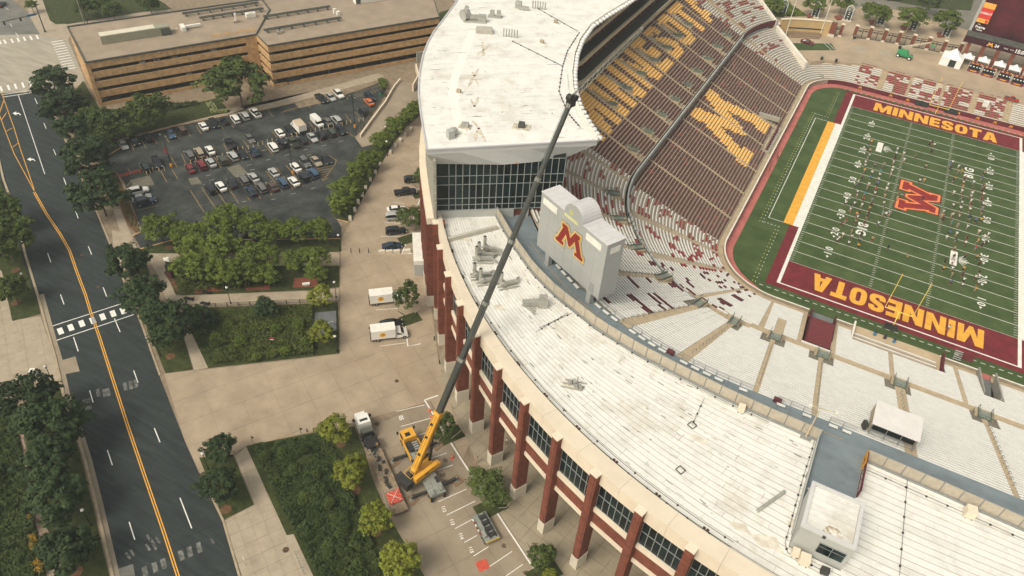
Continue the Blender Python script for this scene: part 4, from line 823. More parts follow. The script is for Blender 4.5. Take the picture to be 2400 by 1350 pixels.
# back wall and soffit of the portico, floor slab under the deck
m_ = MB()
for k in range(30): a0, a1 = 214 + 2.2 * k, 214 + 2.2 * (k + 1); m_.poly([(*pc(a1, 90), 0), (*pc(a0, 90), 0), (*pc(a0, 90), 16), (*pc(a1, 90), 12.4)][::-1]); m_.poly([(*pc(a0, 102.1), 12.4), (*pc(a1, 102.1), 12.4), (*pc(a1, 90), 12.4), (*pc(a0, 90), 12.4)])
m_.build('portico_back_wall', M('portico_wall', (.22, .17, .12), .9), bld)
# roof deck: fence polyline on one side, parapet on the other; membrane sheets are pieces
FEN = [(-54.0, -46.3), (-46.7, -52.8), (-39.4, -58.4), (-33.6, -61.6), (-23.9, -65.4), (-15.7, -67.3), (-8.2, -68.3), (-1, -69.1), (5.6, -69.5), (13.0, -69.7)]
FENX = [(-62, -39.0)]; FEN2 = [(19.5, -69.8), (30, -70.1), (40, -70.5), (62, -71.2)]
def fen(a):
    P = FENX + FEN + FEN2; dx, dy = math.cos(R(a)), math.sin(R(a))
    for p, q in zip(P[:-1], P[1:]):
        ex, ey = q[0] - p[0], q[1] - p[1]; den = dx * ey - dy * ex
        if abs(den) < 1e-9: continue
        rx, ry = p[0] - PC[0], p[1] - PC[1]; t = (rx * ey - ry * ex) / den; u = (rx * dy - ry * dx) / den
        if t > 0 and -1e-6 <= u <= 1.0001: return (PC[0] + t * dx, PC[1] + t * dy)
    return None
deck = MB(); aa = np.arange(214.2, 294, .6)
NOTCH = [(12.95, -66), (19.45, -66), (19.45, -89.2), (12.95, -89.2)]
ri = 0
tot = 0
sheets = []
def dpt(a, f):
    p, q = fen(a), pin(a)
    return (lerp(p[0], q[0], f), lerp(p[1], q[1], f)) if p else None
NR = 23
for r in range(NR):
    f0, f1 = r / NR, (r + 1) / NR; a = 213.6 + (r % 4) * 2.6 + random.uniform(0, 2)
    prev = 213.2
    while prev < 292:
        nx = min(a, 292); P = []
        n_ = max(2, int((nx - prev) / .9)); g_ = .01
        up = [dpt(lerp(prev + g_, nx - g_, i / n_), f0 + .0023) for i in range(n_ + 1)]; lo = [dpt(lerp(prev + g_, nx - g_, i / n_), f1 - .0023) for i in range(n_ + 1)]
        if all(up) and all(lo): sheets.append(up + lo[::-1])
        prev = nx; a = nx + random.choice((9.5, 11.0, 13.0))
def clip_half(P, i, v, keep_less):
    out = []
    for k in range(len(P)):
        p, q = P[k - 1], P[k]; ip = (p[i] < v) == keep_less; iq = (q[i] < v) == keep_less
        if ip != iq: t = (v - p[i]) / (q[i] - p[i]); out.append((p[0] + t * (q[0] - p[0]), p[1] + t * (q[1] - p[1])))
        if iq: out.append(q)
    return out
def tower_cut(P):   # nothing of the deck inside the glass end of the tower
    A, B = np.array((-63.2, -53.9)), np.array((-43.2, -39.2)); d = B - A; out = []
    sd = lambda p: d[0] * (p[1] - A[1]) - d[1] * (p[0] - A[0])
    for k in range(len(P)):
        p, q = P[k - 1], P[k]; ip, iq = sd(p) < -.3, sd(q) < -.3
        if ip != iq: t = (sd(p) + .3) / (sd(p) - sd(q)); out.append((p[0] + t * (q[0] - p[0]), p[1] + t * (q[1] - p[1])))
        if iq: out.append(q)
    return out
roof = thing('roof_deck', 'long curved white membrane roof deck of lapped sheets behind the cream parapet', 'roof', (-20, -76, DK - .1))
ns = 0
def add_sheet(P):
    global ns
    if len(P) < 3 or area(P) < .3: return
    m_ = MB(); m_.prism(P, DK - .06, DK + random.uniform(-.012, .02)); m_.build('membrane_sheet', ROOF, roof); ns += 1
for P in sheets:
    P = tower_cut(P)
    if not P: continue
    xs = [p[0] for p in P]; ys = [p[1] for p in P]
    if max(xs) < 12.9 or min(xs) > 19.5: add_sheet(P); continue
    add_sheet(clip_half(P, 0, 12.95, True)); add_sheet(clip_half(P, 0, 19.45, False)); mid = clip_half(clip_half(P, 0, 12.95, False), 0, 19.45, True); add_sheet(clip_half(mid, 1, -89.2, True))
print('deck sheets', ns)
m_ = MB()
for a in np.arange(213.4, 292, .6):
    p0, p1, q0, q1 = fen(a), fen(a + .6), pin(a), pin(a + .6)
    if p0 and p1:
        P = tower_cut([p0, p1, q1, q0])
        for C_ in (clip_half(P, 0, 12.95, True), clip_half(P, 0, 19.45, False), clip_half(clip_half(clip_half(P, 0, 12.95, False), 0, 19.45, True), 1, -89.2, True)):
            if len(C_) >= 3 and area(C_) > .02: m_.poly([(*c, DK - .062) for c in C_])
m_.build('deck_base', SEAM, roof)
# thin curb across the deck, gutter lines, cables on little feet and small stains that belong to the roof
m_ = MB(); c0, c1 = G(1050, 562, DK + .4), G(1165, 533, DK + .4); m_.bar(c0, c1, .55, .9); m_.build('deck_divider', M('divider_grey', (.47, .44, .37), .8, .08, .6), roof)
CAB = M('black_cable', (.03, .03, .028), .6); FOOT = M('cable_foot', (.05, .05, .045), .8)
def cable(pts, step=2.6, r=.022, nm='cable_run'):
    m_ = MB(); P = [np.array((*p[:2], DK + .16)) for p in pts]
    for p, q in zip(P[:-1], P[1:]): m_.bar(p, q, r * 2)
    o = m_.build(nm, CAB, roof); f_ = MB(); acc = 0
    for p, q in zip(P[:-1], P[1:]):
        l = np.linalg.norm(q - p); s_ = step - acc
        while s_ < l: c = p + (q - p) * s_ / l; f_.box((c[0], c[1], DK + .09), (.24, .24, .16)); s_ += step
        acc = (acc + l) % step
    if f_.f: f_.build('cable_feet', FOOT, o)
# cables beside the fence and along the gutter
off_in = [dpt(a, .035) for a in np.arange(216, 258.5, 1.5)]; cable([p for p in off_in if p[0] < 12.6], 2.9)
cable([dpt(a, .965) for a in np.arange(219, 262, 1.0)], 3.2); cable([dpt(a, .93) for a in np.arange(228, 262, 1.0)], 7)
cable([(12.6, -70.0), (12.4, -78), (12.4, -89), (13.0, -90.2), (17.5, -90.4)], 1.8); cable([(20.0, -71.6), (30, -71.9), (44, -72.4)], 2.7)
cable(GP([(2127, 1110), (2107, 1350)], DK), 2.6); cable(GP([(1650, 935), (1622, 997)], DK), 1.7)
cable([p for p in GP([(1263, 770), (1340, 735)], DK)], 2.0); cable(GP([(1330, 735), (1255, 780)], DK), 1.5)
for a in np.arange(220.5, 262, 4.25):
    for e in (0, .22):
        p = dpt(a + e * 1.3, .952); m_ = MB(); m_.cyl((*p, DK), (*p, DK + .12), .2, n=10); m_.build('roof_drain', M('rusty_drain', (.10, .045, .03), .9, .3, 4), roof)
ROOFST = M('roof_dirt', (.62, .55, .43), .95, .15, 1.1, col2=(.73, .68, .58), detail=9)
for px, py, r0 in [(1800,1270,1.5),(1735,1235,1.0),(1862,1232,.8),(1640,1030,1.0),(1090,560,.9),(1255,720,.8),(1170,720,.9),(1330,900,.8),(1905,1150,.5)]:
    c = G(px, py, DK); m_ = MB(); ph = random.uniform(0, 6); r0 *= .8; zz = DK + .024 + .0015 * random.random()
    m_.poly([(c[0] + r0 * math.cos(t) * (1 + .25 * math.sin(3 * t + ph)) * 1.6, c[1] + r0 * math.sin(t) * (.8 + .2 * math.sin(4 * t + ph)), zz) for t in np.linspace(0, 6.28, 22)[:-1]]); m_.build('dirt_stain', ROOFST, roof)
# short repair strips, hatches and blemishes scattered on the sheets
PATCH = M('patch_tape', (.50, .45, .35), .9, .3, 2); DARKP = M('dark_speck', (.13, .12, .10), .9)
m_ = MB(); m2_ = MB()
for k in range(230):
    a = random.uniform(217, 262); f_ = random.uniform(.05, .93); p = dpt(a, f_); q = dpt(a + random.uniform(.15, .8), f_ + random.uniform(-.004, .004))
    if not p or not q or 12.5 < p[0] < 20 or 12.5 < q[0] < 20: continue
    strip(m_ if k % 3 else m2_, [p, q], random.uniform(.05, .16), DK + .028)
for k in range(60):
    a = random.uniform(217, 262); f_ = random.uniform(.05, .9); p = dpt(a, f_); q = dpt(a, f_ + random.uniform(.03, .08))
    if p and q and not 12.5 < p[0] < 20: strip(m_, [p, q], random.uniform(.05, .12), DK + .029)
o = m_.build('repair_tape', PATCH, roof); o['kind'] = 'stuff'; o = m2_.build('dark_marks', DARKP, roof); o['kind'] = 'stuff'
m_ = MB()
for px, py in [(1622, 997), (1595, 1102)]:
    c = G(px, py, DK)
    for s_ in range(4): t = s_ * math.pi / 2 + .4; m_.bar((c[0] + .7 * math.cos(t), c[1] + .7 * math.sin(t), DK + .06), (c[0] + .7 * math.cos(t + 1.57), c[1] + .7 * math.sin(t + 1.57), DK + .06), .1)
m_.build('square_frame', FOOT, roof)
# ---- concourse walkway behind the seats, its screens
con = thing('concourse', 'blue grey concourse walkway curving behind the white benches', 'walkway', (-20, -64, WK - .5))
inner_ = []
for t in np.arange(-62, 60, 1.5): inner_.append(topline(t)[0])
outer_ = FEN + FEN2
m_ = MB(); P = inner_ + [(62, -65.1)] + outer_[::-1]
for k in range(len(inner_) - 1):
    p0, p1 = inner_[k], inner_[k + 1]
    def proj_(p):
        best = None
        for u, v in zip(outer_[:-1], outer_[1:]):
            u_, v_ = np.array(u), np.array(v); t = np.clip((np.array(p) - u_) @ (v_ - u_) / ((v_ - u_) @ (v_ - u_)), 0, 1); c = u_ + t * (v_ - u_); dd = np.linalg.norm(c - p)
            if best is None or dd < best[0]: best = (dd, tuple(c))
        return best[1]
    m_.poly([(*p0, WK), (*proj_(p0), WK), (*proj_(p1), WK), (*p1, WK)])
m_.build('floor', WALKM, con); m_ = MB(); m_.poly([(12.95, -66.5, WK - .004), (12.95, -89, WK - .004), (19.45, -89, WK - .004), (19.45, -66.5, WK - .004)]); m_.build('side_floor', WALKM, con)
def fence(name, label, pts, h=2.5, step=2.45, cat='fence'):
    t = thing(name, label, cat, (*pts[0], WK)); top = MB(); bot = MB()
    P = [np.array(p) for p in pts]; seg = [np.linalg.norm(q - p) for p, q in zip(P[:-1], P[1:])]; L_ = sum(seg); n = int(L_ / step)
    def pos(s_):
        for p, q, l in zip(P[:-1], P[1:], seg):
            if s_ <= l + 1e-6: return p + (q - p) * s_ / l
            s_ -= l
        return P[-1]
    for i in range(n + 1):
        p = pos(min(L_ * i / n, L_)); m_ = MB(); m_.cyl((*p, WK), (*p, WK + h), .055, n=6); m_.build('post', RAIL, t)
        if i < n:
            q = pos(min(L_ * (i + 1) / n, L_)); d = (q - p) / np.linalg.norm(q - p); a, b = p + d * .07, q - d * .07; m_ = MB(); m_.bar((*a, WK + .35 + (h - .4) / 2), (*b, WK + .35 + (h - .4) / 2), .03, h - .45); m_.build('screen_panel', FENP, t); top.bar((*p, WK + h), (*q, WK + h), .07); bot.bar((*p, WK + .3), (*q, WK + .3), .06)
    top.build('rail', RAIL, t); bot.build('rail', RAIL, t); return t
fence('screen_fence', 'tan screened fence curving between the white roof deck and the concourse', FEN)
fence('screen_fence', 'straight tan screened fence right of the concourse recess', FEN2)
for F_ in (FEN, FEN2): cb_ = MB(); kerb(cb_, [(p[0], p[1] - .25) for p in F_], .3, WK - .3, DK + .28); cb_.build('deck_kerb', RAIL, con)
ml = MB(); strip(ml, [(x + n[0] * 2.4, y + n[1] * 2.4) for (x, y), n in (topline(t) for t in np.arange(-47, 17, 1.5))], .1, WK + .01); ml.build('tan_floor_line', FADED, con)
# walls of the recess
t = thing('recess_wall', 'low grey wall on the left of the concourse recess', 'wall', (12.9, -78, WK)); m_ = MB(); m_.box((12.87, -78.5, WK + .55), (.16, 17.5, 1.3)); m_.build('wall', GREYW, t)
t = thing('banner_wall', 'maroon and gold banner wall on the right of the concourse recess', 'wall', (19.5, -73, WK)); m_ = MB(); m_.box((19.55, -73.2, WK + 1.0), (.16, 7.6, 2.1)); m_.build('wall', MWALL, t); m_ = MB(); m_.box((19.45, -70.7, WK + 1.05), (.05, 2.6, 2.0)); m_.build('gold_panel', GOLDP, t)
m_ = MB(); put_text(m_, 'M', 1.6, (19.42, -70.7, WK + 1.1), (0, -1, 0), (0, 0, 1), bold=.03); m_.build('banner_emblem', M('orange_print', (.5, .15, .03), .8), t); m_ = MB(); put_text(m_, 'GOPHERS', 1.0, (19.46, -74.4, WK + 1.1), (0, -1, 0), (0, 0, 1), bold=.02); m_.build('banner_lettering', FWH, t)
# ---- grey stair house in the recess
t = thing('stair_house', 'grey block house with a flat white roof standing in the concourse recess', 'building', (16.2, -85.5, DK))
m_ = MB(); x0, x1, y0, y1, zt = 13.0, 19.4, -89.0, -81.9, 29.0; m_.prism([(x0, y0), (x1, y0), (x1, y1), (x0, y1)], WK, zt - .5); m_.build('walls', GREYW, t)
m_ = MB()
for a, b, c, d in ((x0 - .1, y0 - .1, x1 + .1, y0 + .35), (x0 - .1, y1 - .35, x1 + .1, y1 + .1), (x0 - .1, y0 + .35, x0 + .35, y1 - .35), (x1 - .35, y0 + .35, x1 + .1, y1 - .35)): m_.prism([(a, b), (c, b), (c, d), (a, d)], zt - .5, zt, bottom=True)
m_.build('parapet', M('light_grey_coping', (.55, .54, .52), .6, .05, .5), t)
for k in range(7): ya = lerp(y0 + .37, y1 - .37, k / 7) + .02; yb = lerp(y0 + .37, y1 - .37, (k + 1) / 7) - .02; m_ = MB(); m_.prism([(x0 + .37, ya), (x1 - .37, ya), (x1 - .37, yb), (x0 + .37, yb)], zt - .5, zt - .3 + random.uniform(0, .015)); m_.build('membrane_sheet', ROOF, t)
m_ = MB(); m_.poly([(x + .0, y, zt - .27) for x, y in [(15.4, -88.6), (16.6, -88.7), (18.0, -88.75), (17.9, -87.9), (17.1, -87.2), (16.0, -87.3), (15.6, -87.9)]]); m_.build('dirt_stain', M('brown_stain', (.33, .25, .14), .95, 0, 1.1, col2=(.75, .72, .64), fac=(.46, .6)), t)
m_ = MB(); m_.box((17.4, y0 - .04, 26.2), (3.3, .12, 2.1)); w_ = m_.build('window_frame', MULL, t)
for u, z, hh in ((16.6, 25.85, 1.2), (18.2, 25.85, 1.2), (16.6, 26.85, .55), (18.2, 26.85, .55)): m_ = MB(); m_.box((u, y0 - .1, z), (1.52, .06, hh)); m_.build('pane', GLS, w_)
m_ = MB(); m_.box((15.8, y0 - .15, 28.6), (.35, .25, .4)); m_.build('wall_lamp', FOOT, t)
for (x, y, sx, sy, sz, mt, lab) in ((13.8, -90.0, .9, .8, 1.1, CREAM, 'small cream condenser box at the left foot of the grey stair house'), (15.0, -90.4, 1.3, 1.2, 1.2, CREAM, 'larger cream condenser box at the foot of the grey stair house'), (17.6, -90.6, 1.0, .7, .9, FOOT, 'black equipment box below the window of the grey stair house'), (33.4, -72.0, 1.3, 1.3, 1.4, CREAM, 'cream box unit beside the straight screened fence'), (1.6, -70.3, 1.0, 1.0, 1.1, CREAM, 'pale box unit beside the curved screened fence')):
    q_ = thing('roof_box', lab, 'equipment box', (x, y, DK)); m_ = MB(); m_.box((x, y, DK + .15 + sz / 2), (sx, sy, sz), .1, taper=.97); m_.build('cabinet', mt, q_); m_ = MB()
    for dx in (-.3, .3): m_.box((x + dx * sx, y, DK + .08), (.12, sy + .2, .15), .1)
    m_.build('skids', RAIL, q_)
# ---- open shed on the concourse
t = thing('camera_shed', 'open shed with a sloping corrugated white roof at the top of the near benches', 'shed', (22.5, -62, WK))
m_ = MB(); za, zb = 26.0, 25.9; xs = np.linspace(19.2, 25.8, 34)
for i in range(33): e = .05 if i % 2 else 0; m_.mesh([(xs[i], -64.4, zb + e), (xs[i + 1], -64.4, zb + e), (xs[i + 1], -59.5, za + e), (xs[i], -59.5, za + e), (xs[i], -64.4, zb - .12), (xs[i + 1], -64.4, zb - .12), (xs[i + 1], -59.5, za - .12), (xs[i], -59.5, za - .12)], [(0, 1, 2, 3), (0, 4, 5, 1), (2, 6, 7, 3), (0, 3, 7, 4), (1, 5, 6, 2)])
m_.build('corrugated_roof', M('white_metal_roof', (.66, .63, .60), .45, .05, .6), t)
m_ = MB(); m_.box((22.5, -63.2, WK + 1.1), (6.1, .1, 2.0)); m_.build('dark_interior', M('dark_interior', (.010, .016, .016), .8), t)
m_ = MB()
for x in (19.4, 21.5, 23.5, 25.5): m_.box((x, -64.2, WK + 1.1), (.09, .09, 2.2))
for z in (.5, 1.0): m_.bar((19.4, -64.6, WK + z), (25.5, -64.6, WK + z), .06)
for x in (19.4, 21.5, 23.5, 25.5): m_.cyl((x, -64.6, WK), (x, -64.6, WK + 1.0), .04, n=5)
m_.build('frame', RAIL, t); 
for x in (25.6, 19.25): m_ = MB(); m_.box((x, -61.9, WK + 1), (.1, 4.4, 2.0)); m_.build('side_wall', TREAD, t)
q_ = thing('tool_case', 'black case leaning at the left corner of the white roofed shed', 'case', (18.6, -63.6, WK)); m_ = MB(); m_.box((18.6, -63.6, WK + .7), (.5, .9, 1.3), .4); m_.box((18.6, -63.6, WK + 1.42), (.3, .5, .14), .4); m_.build('case', FOOT, q_)
# ---- T-shaped light mast on the deck
t = thing('light_mast', 'slim tan T-shaped light mast at the left corner of the concourse recess', 'light mast', (11.3, -69.9, DK))
m_ = MB(); b = np.array((11.3, -70.2, DK)); m_.cyl(b, b + [0, 0, 6.2], .13, .08, n=8); m_.build('pole', M('mast_tan', (.52, .43, .28), .6, .1, 1), t); m_ = MB(); top = b + [0, 0, 6.1]
e0, e1 = np.array(G(1900, 950, top[2])), np.array(G(1962, 968, top[2])); m_.bar(e0, e1, .1); m_.build('cross_arm', MATS['mast_tan'], t)
for e in (e0, e1): m_ = MB(); m_.box(e + [0, 0, -.1], (.45, .35, .45), .4); m_.build('lamp_head', FWH, t)
m_ = MB(); m_.box((11.3, -70.2, DK + .15), (1.5, .9, .3)); m_.build('base', RAIL, t)
# ---- back of the big scoreboard
SBZ = 26.2; A = np.array((-41.35, -53.6)); B = np.array((-25.9, -61.4)); d = (B - A) / np.linalg.norm(B - A); n = np.array([-d[1], d[0]]); Ls = np.linalg.norm(B - A); ztop = 37.75; DP = 3.75
t = thing('scoreboard', 'big grey scoreboard seen from behind with a maroon block M, standing on concrete legs', 'scoreboard', (-33, -56, WK))
sq = lambda u, v, z=0: tuple(A + d * u + n * v) + ((z,) if z else ())
SBG = M('scoreboard_grey', (.36, .365, .345), .55, .04, .3); SBT = M('scoreboard_roof', (.56, .54, .53), .5, .05, .5)
m_ = MB(); m_.prism([sq(0, 0), sq(Ls, 0), sq(Ls, DP), sq(0, DP)], SBZ, ztop, SBG, bottom=True); m_.build('cabinet', None, t)
for k in range(2):
    u0, u1 = ((-.1, Ls * .365), (Ls * .645, Ls + .1))[k]
    m_ = MB(); m_.prism([sq(u0, -.12), sq(u1, -.12), sq(u1, DP + .12), sq(u0, DP + .12)], ztop, ztop + .15); m_.build('roof_sheet', SBT, t)
    for j in range(int((u1 - u0) / 1.5)): m_ = MB(); uu = u0 + .7 + j * 1.5; m_.bar(sq(uu, -.1, ztop + .17), sq(uu, DP + .1, ztop + .155), .03, .03); m_.build('roof_seam', SBT, t)
m_ = MB(); m2_ = MB(); c0, rr_ = Ls * .505, Ls * .14; K = 14
for k in range(K):
    a0, a1 = math.pi * (1 - k / K), math.pi * (1 - (k + 1) / K); p = lambda a, v, r: sq(c0 + r * math.cos(a), v, ztop + r * math.sin(a) * 1.0 + .001)
    m_.poly([p(a0, -.1, rr_), p(a1, -.1, rr_), p(a1, DP + .1, rr_), p(a0, DP + .1, rr_)][::-1]); m2_.poly([sq(c0, -.06, ztop + .001), p(a0, -.06, rr_), p(a1, -.06, rr_)])
    m_.bar(p(a0, -.1, rr_ + .01), p(a0, DP + .1, rr_ + .01), .03, .03)
m_.build('barrel_roof', SBT, t); m2_.build('arched_face', SBG, t)
for u0, u1 in ((.035, .255), (.705, .925)): m_ = MB(); m_.prism([sq(Ls * u0, -.08), sq(Ls * u1, -.08), sq(Ls * u1, .02), sq(Ls * u0, .02)], ztop - 2.0, ztop - .75, bottom=True); m_.build('white_louvre', FWH, t)
m_ = MB(); m_.prism([sq(Ls - .02, .9), sq(Ls + .08, .9), sq(Ls + .08, 2.9), sq(Ls - .02, 2.9)], ztop - 2.1, ztop - .95, bottom=True); m_.build('white_louvre', FWH, t)
org = np.array(sq(Ls * .5 - 3.7, -.02, SBZ + 4.7)); ux = np.array((*d, 0)) * 4.1; uy = np.array((0, 0, 1.0)) * 4.4
for nm, off, mt, lf in (('logo_outline', .17, M('black_print', (.02, .015, .015), .7), .03), ('logo_outline', .14, M('cream_print', (.80, .66, .35), .7), .05), ('logo_outline', .09, MATS['black_print'], .07), ('logo_outline', .065, M('gold_print', (.78, .50, .12), .7), .09), ('logo_letter', 0, M('scoreboard_red', (.23, .022, .018), .7, .08), .11)):
    m_ = MB(); put_poly(m_, [(x, y) for x, y in (offset_poly([(p[0], p[1]) for p in SLABM], off * .6) if off else SLABM)], org, ux, uy, lift=lf); m_.build(nm, mt, t)
JT = M('panel_joint', (.30, .305, .29), .6, .1, .5)
for k in range(1, 7): m_ = MB(); u = Ls * k / 7; m_.bar(sq(u, -.004, SBZ + .1), sq(u, -.004, ztop - .1), .05, .03); m_.build('panel_joint', JT, t)
for z in (29.1, 32.0, 34.9): m_ = MB(); m_.bar(sq(.05, -.003, z), sq(Ls - .05, -.003, z), .03, .05); m_.build('panel_joint', JT, t)
m_ = MB(); m_.prism([sq(Ls * .86, -.05), sq(Ls * .92, -.05), sq(Ls * .92, .02), sq(Ls * .86, .02)], SBZ + .3, SBZ + 2.3, bottom=True); m_.build('access_door', JT, t)
# faded ghost of an old yellow sign
GH = M('ghost_sign', (.46, .46, .20), .8, .15, 2, col2=(.62, .60, .30)); m_ = MB(); 
m_.prism([sq(Ls * .365, -.05), sq(Ls * .575, -.05), sq(Ls * .575, .0), sq(Ls * .365, .0)], ztop - .9, ztop - .25, bottom=True); m_.build('ghost_sign', GH, t); m_ = MB(); cg = np.array(sq(Ls * .465, -.09, ztop + .65))
put_poly(m_, [(.5 * math.cos(k * math.pi / 3 + .5), .6 * math.sin(k * math.pi / 3 + .5)) for k in range(6)], cg, np.array((*d, 0)), (0, 0, 1)); m_.build('ghost_emblem', GH, t)
m_ = MB()
for k in range(7): c_ = np.array(sq(Ls * (.385 + .026 * k), -.06, ztop - .58)); m_.bar(c_ + [0, 0, -.2 - .03 * (k % 3)], c_ + [0, 0, .2 + .04 * (k % 2)], .28, .05)
m_.build('ghost_blotch', M('ghost_pale', (.66, .64, .42), .8), t)
for u in (.18, .86):
    for v in (.5, 2.7): m_ = MB(); c = sq(Ls * u, v); m_.box((c[0], c[1], (WK + SBZ) / 2), (1.05, .9, SBZ - WK), math.atan2(d[1], d[0])); m_.build('leg', SBG, t)
# ---- rooftop plant
ALU = M('galvanised', (.42, .41, .36), .45, .15, 1.0, metal=.4)
def stack_unit(px, py, lab, rz=0.3, flip=1):
    c = G(px, py, DK); t = thing('exhaust_fan_unit', lab, 'rooftop unit', (c[0], c[1], DK)); q = lambda x, y, z: (c[0] + x * math.cos(rz) - y * math.sin(rz), c[1] + x * math.sin(rz) + y * math.cos(rz), DK + z)
    m_ = MB()
    for y in (-.8, 0, .8): m_.bar(q(-1.9, y, .15), q(1.9, y, .15), .22, .3)
    m_.build('skid', ALU, t); m_ = MB(); m_.bar(q(-.8, 0, .7), q(1.6, 0, .7), .6, .6); m_.cyl(q(-.9, -.5, .8), q(-.9, .5, .8), .5, n=12); m_.build('housing', ALU, t)
    m_ = MB(); m_.cyl(q(-1.2, .2, .3), q(-1.2, .2, 3.2), .32, n=10); s_ = m_.build('stack', ALU, t); m_ = MB(); m_.cyl(q(-1.2, .2, 3.19), q(-1.2, .2, 3.23), .27, n=10); m_.build('stack_mouth', FOOT, s_)
    m_ = MB(); m_.bar(q(1.4, 0, .9), q(2.4, .9 * flip, .6), .35); m_.build('duct', ALU, t)
for k, (px, py, lab) in enumerate([(1150, 590, 'exhaust stack unit nearest the screened fence on the upper roof deck'), (1137, 603, 'exhaust stack unit with two pipes beside the deck divider'), (1132, 612, 'exhaust stack unit at the parapet side below the deck divider'), (1128, 650, 'tall exhaust stack unit left of the crane boom'), (1142, 662, 'exhaust stack unit with a wide pipe just left of the crane boom'), (1190, 670, 'exhaust stack unit on skids just right of the crane boom')]): stack_unit(px, py, lab, .35 + .1 * k, 1 if k % 2 else -1)
c = np.array(G(1255, 715, DK)); t = thing('air_handler', 'grey air handler with a hooded duct on the white roof deck below the scoreboard', 'rooftop unit', tuple(c)); m_ = MB(); m_.box(c + [1.1, .6, 1.0], (1.7, 1.7, 1.9), .5, taper=.8); m_.build('hood', ALU, t); m_ = MB(); m_.bar(c + [.6, .3, .7], c + [-1.9, -1.2, .5], 1.0, .9); m_.build('duct', ALU, t); m_ = MB()
for y in (-.6, 0, .6): m_.bar(c + [-2.2 - y * .4, -.6 + y, .12], c + [.8 - y * .4, -1.6 + y, .12], .2, .24)
m_.build('skid', ALU, t)
c = np.array(G(1347, 905, DK)); t = thing('vent_rack', 'low rack of vent boxes with a thin pipe mid way along the white deck', 'rooftop unit', tuple(c)); m_ = MB()
for k in range(4): m_.box(c + [-.9 + .6 * k, .5 * math.sin(k * 2.0), .4], (.5, .8, .5), .6)
m_.build('vent_boxes', ALU, t); m_ = MB(); m_.cyl(c + [.2, .3, 0], c + [.2, .3, 2.0], .1, n=6); m_.build('pipe', ALU, t); m_ = MB()
for y in (-.7, .1, .9): m_.bar(c + [-1.8, y - .5, .1], c + [1.4, y + .4, .1], .18, .2)
m_.build('skid', ALU, t)
c = np.array(G(1812, 1180, DK)); t = thing('pipe_rack', 'narrow grey pipe rack lying on the roof deck beside the recess', 'rooftop unit', tuple(c)); m_ = MB(); m_.bar(c + [-1.6, -2.4, .3], c + [.9, 2.4, .3], .4, .35); m_.build('duct', ALU, t)
for k in range(4): m_ = MB(); m_.box(c + [-1.4 + .7 * k, -2.0 + 1.4 * k, .2], (1.0, .35, .3), 1.1); m_.build('support', ALU, t)
# cream loading shed at the foot of the curved facade
c = np.array(G(980, 625, 0)); t = thing('entrance_canopy', 'white flat roofed entrance box projecting from the brick facade by the drive', 'canopy', tuple(c)); P = [G(966, 545, 4.4), G(996, 545, 4.4), G(1000, 612, 4.4), G(970, 612, 4.4)]; m_ = MB(); m_.prism([p[:2] for p in P], 3.3, 4.4, bottom=True); m_.build('roof', FWH, t); m_ = MB(); m_.prism([(p[0] * .985 + c[0] * .015, p[1] * .985 + c[1] * .015) for p in P], 0, 3.3); m_.build('walls', GREYW, t)

# ------------------------------------------------------------------ press tower along the side stand
RZ = 40.0
RL = GP([(1000, 352), (992, 305), (985, 260), (981, 225), (981, 195), (985, 160), (992, 128), (1002, 102), (1017, 75), (1040, 45), (1060, 18), (1082, -12), (1110, -45)], RZ)
RRt = GP([(1400, 330), (1375, 292), (1352, 250), (1341, 210), (1339, 175), (1345, 130), (1358, 95), (1382, 62), (1420, 36), (1460, 12), (1510, -22), (1570, -60)], RZ)
RLp = [p[:2] for p in RL]; RRp = [p[:2] for p in RRt]
tow = thing('press_tower', 'tall press tower with a broad white roof, grey fascia and a dark glass end wall', 'tower', (-70, -20, 0))
m_ = MB(); P = RLp + RRp[::-1]
m_.prism(P, RZ - .9, RZ - .02, M('fascia_grey', (.50, .50, .475), .5, .04, .3), top=SEAM, bottom=True); m_.build('roof_slab', None, tow)
# membrane strips across the roof, each lying beside the next
n = 0; A_ = math.atan2(RRp[0][1] - RLp[0][1], RRp[0][0] - RLp[0][0]); ca, sa = math.cos(A_), math.sin(A_)
rot = lambda p: (p[0] * ca + p[1] * sa, -p[0] * sa + p[1] * ca); unr = lambda p: (p[0] * ca - p[1] * sa, p[0] * sa + p[1] * ca)
Q = [rot(p) for p in P]; y = min(q[1] for q in Q); ymax = max(q[1] for q in Q); x0 = min(q[0] for q in Q); x1 = max(q[0] for q in Q); row = 0
while y < ymax:
    x = x0 - (row % 4) * 4.5
    while x < x1:
        c = clip_cell(Q, [(x + .015, y + .012), (x + 17.985, y + .012), (x + 17.985, y + 1.788), (x + .015, y + 1.788)])
        if len(c) >= 3 and area(c) > .3: m_ = MB(); m_.prism([unr(q) for q in c], RZ - .02, RZ + .035 + random.uniform(-.01, .015)); m_.build('membrane_strip', ROOF, tow); n += 1
        x += 18
    y += 1.8; row += 1
print('tower strips', n)
